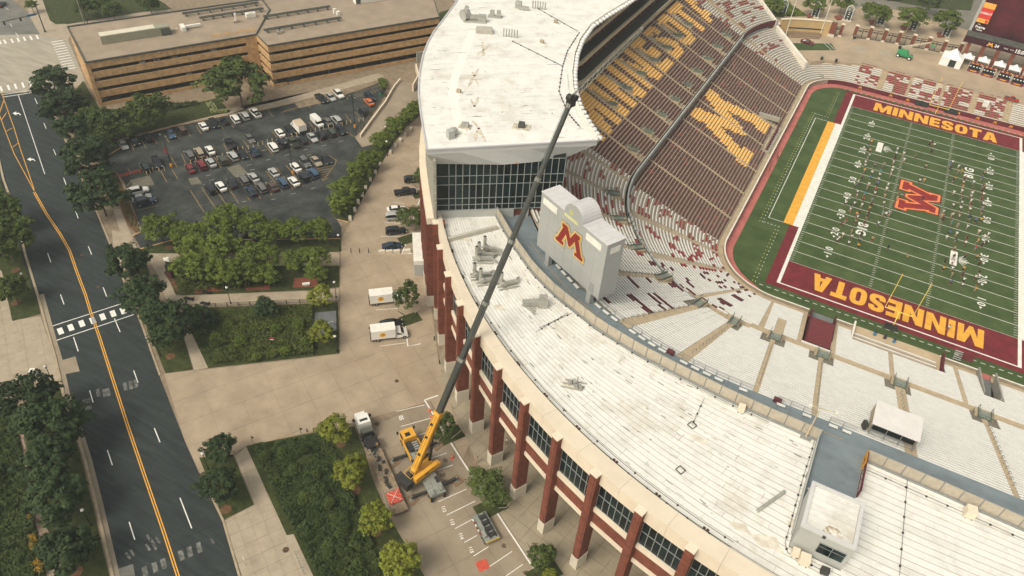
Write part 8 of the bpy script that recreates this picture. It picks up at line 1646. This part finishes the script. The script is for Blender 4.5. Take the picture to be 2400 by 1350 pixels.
a0 = p - lu * 2.4 + z * 2.8; a1 = np.array(G(2182, 100, PZ + 4.4)); m_ = MB(); m_.bar(a0, lerp(a0, a1, .6), .5, .6); m_.bar(lerp(a0, a1, .55), a1, .36, .42); m_.build('arm', M('arm_cream', (.58, .48, .35), .5, .1, 1), t); m_ = MB(); m_.box(a0 + z * .1, (.9, .9, .9), la); m_.build('arm_joint', TRIM, t); m_ = MB(); e = a1 - z * .9 + lu * 1.2; m_.bar(a1, e, .2)
for q_ in (-.8, .8): m_.bar(e - lv_ * q_ + lu * 0, e - lv_ * q_ + z * 1.1, .07)
m_.box(e - z * .1, (1.8, .9, .12), la); m_.bar(e - lv_ * .8 + z * 1.1, e + lv_ * .8 + z * 1.1, .07); m_.build('basket', GRN, t)

# ------------------------------------------------------------------ lamps, poles, furniture
IRON = M('lamp_black', (.018, .019, .018), .5, .1, 3); GLOBE = M('lamp_globe', (.74, .72, .68), .3, .03, 2)
lp = None
LAMPS = [((30, 515), 'left street verge, first lamp from the top'), ((68, 680), 'left street verge above the crossing'), ((541, 711), 'middle sidewalk by the black fence'), ((788, 698), 'right end of the middle sidewalk'), ((797, 587), 'lot corner at the upper sidewalk'), ((790, 825), 'corner of the fenced bed'), ((377, 835), 'grass strip below the dark trees'), ((126, 897), 'left sidewalk corner'), ((214, 1232), 'left lawn strip near the bottom'), ((488, 1100), 'grass court beside the dark tree'), ((905, 330), 'verge of the drive, upper one'), ((908, 365), 'verge of the drive, lower one')]
for (x, y), wh in LAMPS:
    c = G(x, y, .08)
    if lp is None:
        lp = thing('street_lamp', '', 'street lamp', c, 0, 'black street lamps with white globes'); m_ = MB(); m_.cyl((0, 0, 0), (0, 0, .6), .17, .1, n=8); m_.cyl((0, 0, .6), (0, 0, 4.2), .07, .05, n=7); m_.build('post', IRON, lp, local=True); m_ = MB(); m_.sphere((0, 0, 4.5), .28, None, 10, 6); m_.build('globe', GLOBE, lp, True, local=True); m_ = MB(); m_.cyl((0, 0, 4.18), (0, 0, 4.28), .2, n=8); m_.cyl((0, 0, 4.72), (0, 0, 4.86), .12, .03, n=8); m_.build('collar', IRON, lp, local=True); o = lp
    else: o = copy_tree(lp); o.location = c
    o['label'] = 'black street lamp with a white globe, ' + wh
pl = None
for (x, y), h, wh in (((402, 390), 9.2, 'leftmost in the car lot'), ((687, 407), 9.0, 'in the middle of the car lot'), ((832, 298), 9.6, 'by the ramp fence of the car lot')):
    c = G(x, y, .03); t = thing('lot_light_pole', 'tall dark light pole on a yellow base, ' + wh, 'light pole', c); m_ = MB(); m_.cyl((*c[:2], .8), (*c[:2], h), .11, .07, n=7); m_.build('pole', IRON, t); m_ = MB(); m_.cyl((*c[:2], 0), (*c[:2], .85), .34, n=10); m_.build('base', M('base_yellow_orange', (.65, .27, .03), .7, .1, 1), t)
    m_ = MB(); m_.bar((c[0] - .9, c[1], h), (c[0] + .9, c[1], h), .1); m_.build('arm', IRON, t)
    for s_ in (-.9, .9): m_ = MB(); m_.box((c[0] + s_, c[1], h - .05), (.55, .35, .14)); m_.build('lamp_head', STEEL, t)
    if x == 402: m_ = MB(); m_.box((c[0] - .55, c[1] - .1, 4.6), (.75, .06, 2.0), .3); m_.build('maroon_banner', MATS['tunnel_maroon'], t)
# signal mast and utility pole at the top left
c = G(106, 75, .05); t = thing('signal_mast', 'dark signal mast with a long arm, blue street sign and two signal heads', 'traffic signal', c); m_ = MB(); m_.cyl(c, (*c[:2], 9.5), .2, .12, n=8); m_.build('pole', IRON, t); e = np.array(G(2, 52, 6.2)); a = np.array((*c[:2], 6.3)); m_ = MB(); m_.bar(a, e, .16); m_.build('arm', IRON, t)
for f in (.5, .93): m_ = MB(); m_.box(lerp(a, e, f) - np.array((0, 0, .5)), (.42, .4, 1.1)); m_.build('signal_head', TRIM, t)
m_ = MB(); m_.bar(lerp(a, e, .06), lerp(a, e, .30), .06, .75); m_.build('street_sign', M('sign_blue', (.08, .22, .42), .5, .05, 1), t); m_ = MB(); m_.cyl(c, (*c[:2], .8), .32, .2, n=8); m_.build('base', IRON, t); m_ = MB(); m_.bar((*c[:2], 9.4), (c[0] - 2.2, c[1] + 1.0, 9.8), .1); m_.build('luminaire', IRON, t)
c = G(199, 58, .1); t = thing('utility_pole', 'pair of pale wooden utility poles behind the garage', 'pole', c); m_ = MB(); m_.cyl(c, (*c[:2], 12), .2, .13, n=7); m_.build('pole', M('weathered_wood', (.27, .24, .18), .9, .2, 1), t); m_ = MB(); c2p = G(206, 57, .1); m_.cyl(c2p, (*c2p[:2], 11.5), .16, .1, n=7); m_.build('pole', IRON, t)
# concrete blocks along the drive
blk_ = None; BL = [(800 + x / 3, y / 3) for x, y in [(488, 915), (450, 952), (415, 992), (380, 1030), (345, 1075), (272, 1165), (240, 1218), (205, 1272), (172, 1328)]] + [(800 + x / 3, 450 + y / 3) for x, y in [(148, 28), (120, 78), (95, 132), (62, 192)]]
for i, (x, y) in enumerate(BL):
    c = G(x, y, .05); t = thing('concrete_block', ORD[i] + ' pale concrete block from the top along the drive edge', 'concrete block', c, R(-62) + .02 * i, 'concrete blocks along the drive'); m_ = MB(); m_.box((0, 0, .36), (1.5, .75, .72), 0, taper=.93); m_.build('block', STONE, t, local=True)
for i, (x, y) in enumerate([(285, 428), (337, 428), (389, 427), (464, 421)]):
    c = G(800 + x / 3, 450 + y / 3, .05); t = thing('concrete_block', ORD[i] + ' concrete block from the left beside the blue hatchback', 'concrete block', c, DRV, 'concrete blocks by the parked cars'); m_ = MB(); m_.box((0, 0, .36), (1.55, .8, .72), 0, taper=.94); m_.build('block', STONE, t, local=True)
for i, (x, y) in enumerate([(823, 592), (843, 592), (864, 592)]): c = G(x, y, .05); t = thing('bollard', ORD[i] + ' black bollard from the left across the drive', 'bollard', c, 0, 'black bollards across the drive'); m_ = MB(); m_.cyl((0, 0, 0), (0, 0, 1.15), .1, n=8); m_.sphere((0, 0, 1.15), .1); m_.build('post', IRON, t, local=True)
for i, (x, y) in enumerate([(1030, 852), (1018, 797), (703, 831), (712, 829), (722, 827), (731, 825), (720, 1012), (735, 1010), (745, 1006)]): c = G(x, y, .1); t = thing('bollard', ORD[i] + ' small dark post counted from the piers towards the shrub bed', 'bollard', c, 0, 'small dark posts around the drive'); m_ = MB(); m_.cyl((0, 0, 0), (0, 0, 1.1 if i < 2 else .75), .11, n=7); m_.build('post', IRON, t, local=True)
# white capped posts of the lot
WOODY = M('post_yellow_white', (.66, .50, .28), .8, .12, 2); posts = [n2(x, y) for x, y in [(465, 920), (500, 900), (530, 880), (595, 880), (650, 870), (985, 775), (930, 800), (1050, 770), (1105, 760), (1210, 760), (1265, 730), (1380, 690), (1430, 660)]] + [n3(x, y) for x, y in [(40, 745), (97, 735), (150, 720), (200, 705), (250, 690), (300, 672), (350, 660), (560, 610), (608, 600), (660, 590), (710, 580), (757, 560), (805, 550), (850, 545), (890, 535), (945, 520), (995, 510), (1090, 490), (1135, 475), (1180, 465), (1265, 450), (1312, 440)]]
for i, p in enumerate(posts): c = (p[0], p[1], .02); t = thing('marker_post', '%s short yellowish marker post from the left %s' % (ORD[min(20, i if i < 13 else i - 13)], 'among the left car rows' if i < 13 else 'among the right car rows'), 'post', c, 0, 'marker posts between the car rows'); m_ = MB(); m_.cyl((0, 0, 0), (0, 0, 1.1), .09, n=6); m_.build('post', WOODY, t, local=True)
# fence of the shrub bed, ramp fence, benches and sculptures
def rail_fence(nm, lab, pts, h, step, mt, z=.1):
    t = thing(nm, lab, 'fence', (*pts[0][:2], z)); P = [np.array((*p[:2], z)) for p in pts]
    for a, b in zip(P[:-1], P[1:]):
        L_ = np.linalg.norm(b - a); n = max(1, int(L_ / step))
        for k in range(n + 1):
            if k == n and b is not P[-1]: continue
            c = lerp(a, b, k / n); m_ = MB(); m_.bar(c, c + [0, 0, h], .12); m_.build('post', mt, t)
        m_ = MB()
        for f in (.35, .65, .97): m_.bar(a + [0, 0, h * f], b + [0, 0, h * f], .06)
        m_.build('rail', mt, t)
    return t
rail_fence('black_fence', 'black rail fence along the top of the middle shrub bed', GP([(433, 725), (480, 722), (560, 718), (640, 714), (735, 710)]), 1.1, 2.2, IRON)
rail_fence('black_fence', 'black rail fence around the utility yard right of the shrub bed', GP([(735, 710), (736, 832)]), 1.1, 2.2, IRON); rail_fence('black_fence', 'black rail fence along the drive side of the utility yard', GP([(790, 728), (793, 826)]), 1.1, 2.2, IRON)
rail_fence('ramp_fence', 'tan and black fence along the garage ramp wall', GP([(838, 318), (862, 285), (895, 240), (910, 215)]), 1.5, 1.8, M('fence_tan_dark', (.16, .12, .07), .7, .2, 1)); m_ = MB(); kerb(m_, GP([(845, 322), (868, 290), (903, 243), (925, 205), (938, 190)]), .4, 0, .9); tag(m_.build('ramp_wall', CREAM), 'low cream wall beside the garage ramp', 'wall')
m_ = MB(); kerb(m_, GP([(975, 165), (982, 190), (968, 215)]), .4, 0, 2.4); tag(m_.build('ramp_wall', CREAM), 'taller cream wall at the ramp mouth beside the tower', 'wall')
rail_fence('striped_barrier', 'orange and white striped barrier at the lot entrance', GP([(282, 418), (330, 405)]), 1.0, 1.6, CONE)
for (x, y), lab in (((443, 703), 'first dark leaf shaped bench from the left on the sidewalk'), ((484, 688), 'second dark leaf shaped bench from the left on the sidewalk'), ((480, 714), 'small dark sculpture at the black fence')):
    c = np.array(G(x, y, .06)); t = thing('sculpture_bench', lab, 'bench', tuple(c)); m_ = MB(); a = .5
    m_.mesh([c + [-1.0, -.3, .35], c + [1.0, .2, .45], c + [.9, .6, .45], c + [-.9, .3, .35], c + [-1.0, -.3, 0], c + [1.0, .2, 0], c + [.9, .6, 0], c + [-.9, .3, 0]], [(0, 1, 2, 3), (0, 4, 5, 1), (1, 5, 6, 2), (2, 6, 7, 3), (3, 7, 4, 0)]); m_.build('seat', IRON, t); m_ = MB(); m_.mesh([c + [.5, .1, .4], c + [1.0, .4, .4], c + [1.3, .6, 1.1], c + [.4, .4, .45]], [(0, 1, 2, 3)]); m_.build('back', IRON, t)
c = np.array(G(403, 650, .1)); t = thing('totem_sculpture', 'tall dark totem sculpture with white and maroon carvings at the grove corner', 'sculpture', tuple(c)); m_ = MB()
for k in range(6): m_.box(c + [0, 0, .45 + .75 * k], (.75 - .05 * k, .6, .72), .4 * k)
m_.build('column', DKM, t); m_ = MB(); m_.box(c + [.1, 0, 5.0], (1.4, .5, .5), .3); m_.box(c + [.4, .1, 5.4], (.5, .5, .4), .6); m_.build('white_figure', FWH, t); m_ = MB(); m_.box(c + [0, -.05, 1.0], (.8, .66, 1.3), .2); m_.build('maroon_foot', BM, t)
c = np.array(G(718, 669, .13)); t = thing('stone_bench', 'white stone bench on the brick terrace', 'bench', tuple(c)); m_ = MB(); m_.box(c + [0, 0, .5], (1.6, .6, .3), DRV); m_.build('seat', FWH, t); m_ = MB(); m_.box(c + [0, 0, .18], (1.0, .4, .36), DRV); m_.build('foot', STONE, t)
c = np.array(G(768, 760, .1)); t = thing('utility_yard', 'grey utility pad with a pipe frame in the small fenced yard', 'equipment', tuple(c)); m_ = MB(); m_.prism([p[:2] for p in GP([(738, 735), (788, 730), (789, 775), (738, 790)])], .1, .25); m_.build('pad', M('pad_grey', (.13, .14, .14), .9), t); m_ = MB(); m_.bar(c + [0, 0, .3], c + [1.2, .3, 1.2], .12); m_.bar(c + [1.2, .3, .3], c + [1.2, .3, 1.3], .12); m_.build('pipe_frame', ALU, t)
c = np.array(G(640, 806, .3)); t = thing('yard_sign', 'small red and white sign among the shrubs of the middle bed', 'sign', tuple(c)); m_ = MB(); m_.box(c + [0, 0, 1.5], (1.0, .08, .6), .5); m_.build('sign_face', BR, t); m_ = MB(); m_.box(c + [0, -.05, 1.25], (.6, .06, .2), .5); m_.build('sign_print', FWH, t); m_ = MB(); m_.bar(c, c + [0, 0, 1.6], .07); m_.build('post', IRON, t)
for (x, y), lab in (((592, 1035), 'small dark flag sign at the left corner of the big shrub bed'), ((705, 1015), 'small dark flag sign along the top of the big shrub bed'), ((481, 1063), 'small dark flag sign at the grass court')): c = np.array(G(x, y, .1)); t = thing('flag_sign', lab, 'sign', tuple(c)); m_ = MB(); m_.bar(c, c + [0, 0, 1.6], .06); m_.build('post', IRON, t); m_ = MB(); m_.mesh([c + [0, 0, 1.6], c + [.5, .2, 1.2], c + [0, 0, .9]], [(0, 1, 2), (2, 1, 0)]); m_.build('flag', IRON, t)
c = np.array(G(332, 540, .1)); t = thing('barrier_gate', 'white raised gate arm at the lot entrance', 'barrier', tuple(c)); m_ = MB(); m_.box(c + [0, 0, .6], (.4, .4, 1.2), .3); m_.build('cabinet', ALU, t); m_ = MB(); m_.bar(c + [0, 0, 1.0], np.array(G(324, 522, 3.2)), .1); m_.build('arm', FWH, t)
c = np.array(G(78, 880, .1)); t = thing('white_scooter_stand', 'white sheeted equipment behind the tree at the left sidewalk', 'equipment', tuple(c)); m_ = MB(); m_.box(c + [0, 0, .6], (1.2, 2.0, 1.1), .6, taper=.8); m_.build('cover', FWH, t); m_ = MB(); m_.box(c + [0, 0, .05], (1.5, 2.2, .1), .6); m_.build('base', ALU, t)
c = np.array(G(575, 1314, .06)); t = thing('bike_rack', 'thin silver bike rack on the lower sidewalk', 'bike rack', tuple(c)); m_ = MB(); s_, e = np.array(G(690, 1295, .06)), np.array(G(712, 1345, .06))
for k in range(8): q = lerp(s_, e, k / 7); m_.bar(q, q + [0, 0, .8], .06); m_.bar(q + [0, 0, .8], q + [.5, .2, .8], .06)
m_.bar(s_, e, .06); m_.build('loops', ALU, t); t['label'] = 'thin silver bike rack at the right of the lower sidewalk'
c = np.array(G(576, 1325, .06)); t = thing('sidewalk_sign', 'small white sign on a post on the lower sidewalk', 'sign', tuple(c)); m_ = MB(); m_.bar(c, c + [0, 0, 1.9], .07); m_.build('post', ALU, t); m_ = MB(); m_.box(c + [0, 0, 1.75], (.7, .06, .55), -.5); m_.build('plate', FWH, t)
for (x, y), lab in (((2001, 91), 'dark bin at the left end of the long gate row'), ((1925, 140), 'black bin near the stair wall on the upper plaza'), ((1959, 145), 'grey bin at the top of the end stand')): c = np.array(G(x, y, PZ)); t = thing('bin', lab, 'bin', tuple(c)); m_ = MB(); m_.cyl(c, c + [0, 0, 1.1], .4, .45, n=10); m_.build('body', DKM, t); m_ = MB(); m_.cyl(c + [0, 0, 1.1], c + [0, 0, 1.2], .5, n=10); m_.build('lid', STEEL, t)
c = np.array(G(2085, 771, FZ)); t = thing('pole_pad', 'long black equipment case lying behind the near goal post', 'case', tuple(c)); m_ = MB(); m_.box(c + [0, 0, .5], (2.4, .9, .9)); m_.build('case', FOOT, t); m_ = MB(); m_.box(c + [0, 0, .98], (2.5, 1.0, .08)); m_.build('lid', TRIM, t)
c = np.array(G(2250, 842, FZ)); t = thing('banner_stand', 'maroon banner with white print beside metal steps at the near field wall', 'banner', tuple(c)); m_ = MB(); m_.box(c + [.8, .3, .9], (2.8, .1, 1.8)); m_.build('banner', MATS['tunnel_maroon'], t); m_ = MB()
for k in range(5): m_.box(c + [-.9, -.1 - .32 * k, 1.9 - .28 * k + .0], (1.5, .3, .08))
m_.build('steps', ALU, t); m_ = MB(); m_.box(c + [.8, .36, 1.1], (1.6, .02, .5)); m_.build('print', FWH, t)
for (x, y), lab, cl in (((2049, 785), 'blue drum at the left of the front terrace', (.08, .22, .36)), ((2073, 793), 'dark drum between the blue ones on the front terrace', (.06, .05, .07)), ((2094, 802), 'blue drum at the right of the front terrace', (.08, .2, .34))): c = np.array(G(x, y, 4.65)); t = thing('drum', lab, 'drum', tuple(c)); m_ = MB(); m_.cyl(c, c + [0, 0, .9], .32, n=10); m_.build('body', M('drum_%d' % x, cl, .5), t); m_ = MB(); m_.cyl(c + [0, 0, .9], c + [0, 0, .96], .34, n=10); m_.build('rim', DKM, t)
t = thing('access_ramp', 'pale folding stair over the corner of the maroon end wall', 'stairs', G(1925, 195, FZ)); c = np.array(G(1925, 195, FZ)); m_ = MB()
for k in range(6): m_.box(c + [-.2 * k, .45 * k, .2 + .35 * k], (1.8, .42, .1), -.4)
m_.build('steps', ALU, t)
c = np.array(G(2308, 248, 6)); t = thing('white_crate', 'white crate on an aisle of the end stand', 'crate', tuple(c)); m_ = MB(); m_.box(c + [0, 0, .6], (1.6, 1.4, 1.4)); m_.build('body', FWH, t); m_ = MB(); m_.box(c + [0, 0, 1.34], (1.7, 1.5, .1)); m_.build('lid', FWH, t)
# ------------------------------------------------------------------ people
SKIN = M('skin', (.38, .21, .13), .6, .1, 4); HAIR = M('hair', (.045, .03, .02), .8, .2, 4); SHOE = M('shoe', (.10, .10, .10), .7, .2, 4)
def body_mesh(nm, pose):
    J = pose; names = list(J); E_ = [('pelvis', 'waist'), ('waist', 'chest'), ('chest', 'neck'), ('neck', 'head'), ('head', 'crown'), ('chest', 'shl'), ('shl', 'ell'), ('ell', 'hal'), ('chest', 'shr'), ('shr', 'elr'), ('elr', 'har'), ('pelvis', 'hil'), ('hil', 'knl'), ('knl', 'anl'), ('anl', 'tol'), ('pelvis', 'hir'), ('hir', 'knr'), ('knr', 'anr'), ('anr', 'tor')]
    RAD = dict(pelvis=.15, waist=.13, chest=.16, neck=.06, head=.10, crown=.085, shl=.075, shr=.075, ell=.05, elr=.05, hal=.04, har=.04, hil=.10, hir=.10, knl=.07, knr=.07, anl=.045, anr=.045, tol=.04, tor=.04)
    me = bpy.data.meshes.new(nm + '_skel'); me.from_pydata([J[n] for n in names], [(names.index(a), names.index(b)) for a, b in E_], []); o = bpy.data.objects.new(nm + '_skel', me); COL.objects.link(o); md = o.modifiers.new('s', 'SKIN')
    for i, n in enumerate(names): me.skin_vertices[0].data[i].radius = (RAD[n], RAD[n]); me.skin_vertices[0].data[i].use_root = n == 'pelvis'
    sb = o.modifiers.new('u', 'SUBSURF'); sb.levels = 1
    ev = o.evaluated_get(bpy.context.evaluated_depsgraph_get()); r = bpy.data.meshes.new_from_object(ev); r.name = nm; bpy.data.objects.remove(o); bpy.data.meshes.remove(me)
    r.materials.clear()
    for m in (SKIN, BW, DKM, HAIR, SHOE): r.materials.append(m)
    for p in r.polygons:
        c = p.center; z = c[2]; p.use_smooth = True; hd_ = J['head']; ch = J['chest']; pv = J['pelvis']
        dh = math.dist(c, hd_); dch = min(math.dist(c, J['hal']), math.dist(c, J['har'])); del_ = min(math.dist(c, J['ell']), math.dist(c, J['elr']))
        if dh < .24 or math.dist(c, J['crown']) < .15: p.material_index = 3 if (c[2] > hd_[2] + .05 or c[1] < hd_[1] - .05) else 0
        elif dch < .2 or del_ < .1: p.material_index = 0
        elif z > pv[2] + .04: p.material_index = 1
        elif z > (J['knl'][2] + .02): p.material_index = 2
        elif z > .12: p.material_index = 0
        else: p.material_index = 4
    return r
def P_(**k):
    d = dict(pelvis=(0, 0, .95), waist=(0, .0, 1.12), chest=(0, 0, 1.36), neck=(0, .01, 1.52), head=(0, .03, 1.66), crown=(0, .02, 1.78), shl=(-.2, 0, 1.43), ell=(-.27, 0, 1.15), hal=(-.26, .08, .9), shr=(.2, 0, 1.43), elr=(.27, 0, 1.15), har=(.26, .08, .9), hil=(-.1, 0, .9), knl=(-.11, .02, .5), anl=(-.12, 0, .09), tol=(-.13, .16, .05), hir=(.1, 0, .9), knr=(.11, .02, .5), anr=(.12, 0, .09), tor=(.13, .16, .05)); d.update(k); return d
POSES = [body_mesh('body', P_()), body_mesh('body', P_(ell=(-.26, .16, 1.2), hal=(-.12, .38, 1.3), elr=(.26, .16, 1.2), har=(.12, .38, 1.3))), body_mesh('body', P_(knl=(-.11, .22, .54), anl=(-.12, .22, .14), tol=(-.12, .38, .1), knr=(.11, -.1, .5), anr=(.12, -.28, .12), tor=(.12, -.14, .05), ell=(-.27, -.12, 1.17), hal=(-.25, -.08, .92), elr=(.27, .12, 1.17), har=(.24, .28, 1.02))), body_mesh('body', P_(ell=(-.3, .1, 1.22), hal=(-.18, .3, 1.08), elr=(.3, .1, 1.22), har=(.18, .3, 1.08), anl=(-.22, 0, .09), tol=(-.24, .15, .05), anr=(.22, 0, .09), tor=(.24, .15, .05)))]
CL = {k: M('shirt_' + k, c, .85, .1, 3) for k, c in dict(white=(.72, .70, .66), black=(.02, .022, .025), grey=(.25, .25, .25), gold=(.66, .36, .05), maroon=(.14, .02, .028), blue=(.06, .16, .36), teal=(.04, .26, .30), red=(.45, .05, .05), pink=(.6, .25, .27), tan=(.42, .30, .19)).items()}
def person(label, pos, shirt, pants, pose, rz, group=None, scale=1.0):
    o = bpy.data.objects.new('person', POSES[pose]); COL.objects.link(o); o.location = pos; o.rotation_euler = (0, 0, rz); o.scale = (scale,) * 3
    for i, m in ((1, CL[shirt]), (2, CL[pants])): o.material_slots[i].link = 'OBJECT'; o.material_slots[i].material = m
    return tag(o, label, 'person', group)
b1 = [(960,610),(925,655),(945,690),(940,735),(925,760),(905,800),(900,830),(895,875),(875,940),(840,980),(815,1020),(830,1075),(825,1110),(720,1180),(765,1240),(800,1185),(1000,790),(990,830),(965,895),(950,940),(935,1005),(915,1050),(900,1090),(885,1140),(870,1200),(845,1275),(830,1310),(1075,820),(1045,885),(1035,920),(1025,960),(1015,1000),(1000,1050),(990,1090),(965,1150),(960,1190),(940,1230),(930,1280),(920,1305),(1200,680),(1190,720),(1180,760),(1165,800),(1160,850),(1150,880),(1140,915),(1115,1010),(1100,1050),(1085,1110),(1075,1180),(1080,1220),(1065,1275),(1130,1270),(1260,720),(1265,780),(1370,750),(1465,840),(1525,620),(1500,630),(1545,640),(1520,700),(1410,970),(1450,970),(1215,1100),(1200,1130),(1435,1140),(1695,820),(1715,800),(1695,860),(1770,840),(1770,885),(1800,880),(1735,950),(1720,970),(1825,950),(1815,990),(1810,1030),(1800,1070),(1800,1130),(1800,1180),(1785,1230),(1780,1290),(1910,985),(1905,1050),(1895,1090),(1885,1120),(1885,1160),(1880,1200),(1875,1240),(1870,1310),(1985,950),(2010,900),(2000,1020),(1995,1060),(2000,1100),(1985,1140),(2000,1190),(1990,1230),(1985,1265),(1725,1085),(1720,1200),(1630,1260),(1610,1300),(1720,1290)]
b2 = [(615,60),(580,85),(690,70),(760,80),(660,150),(560,200),(545,215),(590,175),(660,190),(635,240),(720,210),(735,170),(712,260),(825,205),(870,85),(950,270),(1100,350),(700,10),(780,20),(930,10),(960,10),(1385,50),(1380,20),(1450,80),(1450,20),(1500,95),(1510,30),(1575,110),(1595,40),(1640,60),(1680,55),(1435,155),(1410,195),(1490,165),(1480,215),(1570,200),(1560,240),(1665,150),(1740,170),(1660,220),(1640,275),(1690,255),(1720,240),(1475,280),(1465,350),(1555,345),(1400,380),(1385,440),(1460,390),(1455,440),(1545,440),(1535,485),(1670,400),(1650,350),(1455,490),(1445,550),(1545,530),(1535,570),(1665,475),(1640,510),(1660,555),(1640,600)]
pr = random.Random(11); SH = ['white'] * 16 + ['black'] * 7 + ['grey'] * 4 + ['gold'] * 5 + ['maroon'] * 3 + ['blue'] * 2 + ['teal', 'red', 'tan', 'tan']
for s_, ox, oy, L_ in ((3.97, 1800, 180, b1), (3.375, 1800, 500, b2)):
    for x, y in L_:
        c = G(ox + x / s_, oy + y / s_, FZ + .9); sh = pr.choice(SH); side = 'left' if c[0] < 20 else ('right' if c[0] > 30 else 'middle'); pn = pr.choice(['black', 'black', 'grey', 'tan', 'maroon']); yl = int(round(c[1] / YD / 5) * 5); person('band member, %s shirt and %s shorts, %s of field near the %s %d yard line' % (sh, pn, side, 'far' if yl > 50 else 'near', yl if yl <= 50 else 100 - yl), (c[0], c[1], FZ + .02), sh, pn, pr.choice([0, 1, 1, 2, 3, 1]), pr.choice([0, 0, 1.57, 3.14, -.4, .5]), 'marching band on the field', pr.uniform(.96, 1.06) * 1.12)
for (x, y), lab, sh, pn, ps in (((1187, 1034), 'person in white shirt and dark trousers walking under the portico between two piers', 'white', 'black', 2), ((1118, 1078), 'person in a pale orange vest standing between the court and the piers', 'tan', 'tan', 0)): c = G(x, y, .9); person(lab, (c[0], c[1], .06), sh, pn, ps, 2.0, None, 1.08)
c = G(885, 1043, 1.9); person('worker in a yellow vest on the front of the plank trailer', (c[0], c[1], 1.0), 'gold', 'black', 1, 2.2)
for k, (x, y) in enumerate([(1822, 361), (1823, 369), (1808, 385), (1804, 395), (1867, 297)]): c = G(x, y, FZ + .9); person(ORD[k] + ' dark clothed person from the top on the red field edge', (c[0], c[1], FZ + .02), 'black', 'black', k % 4, 1.5, 'people on the field edge')
c = np.array(G(2223, 769, FZ + .9)); person('mascot or player in white and maroon near the lower end zone letters', (c[0], c[1], FZ + .03), 'white', 'maroon', 2, .4, None, 1.1)

# thin haze volume added to lift the blacks
m = bpy.data.materials.new('added_haze'); m.use_nodes = True; N = m.node_tree.nodes; N.remove(N['Principled BSDF']); v = N.new('ShaderNodeVolumePrincipled'); v.inputs['Density'].default_value = .00024; v.inputs['Color'].default_value = (.86, .93, .92, 1); m.node_tree.links.new(v.outputs[0], N['Material Output'].inputs['Volume'])
h = MB(); h.mesh([(x, y, z) for z in (-1, 116) for x, y in ((-920, -720), (920, -720), (920, 920), (-920, 920))], [(0, 3, 2, 1), (4, 5, 6, 7), (0, 1, 5, 4), (1, 2, 6, 5), (2, 3, 7, 6), (3, 0, 4, 7)]); o = h.build('haze', m); o['kind'] = 'stuff'; o['label'] = 'thin pale summer haze hanging over the whole place'
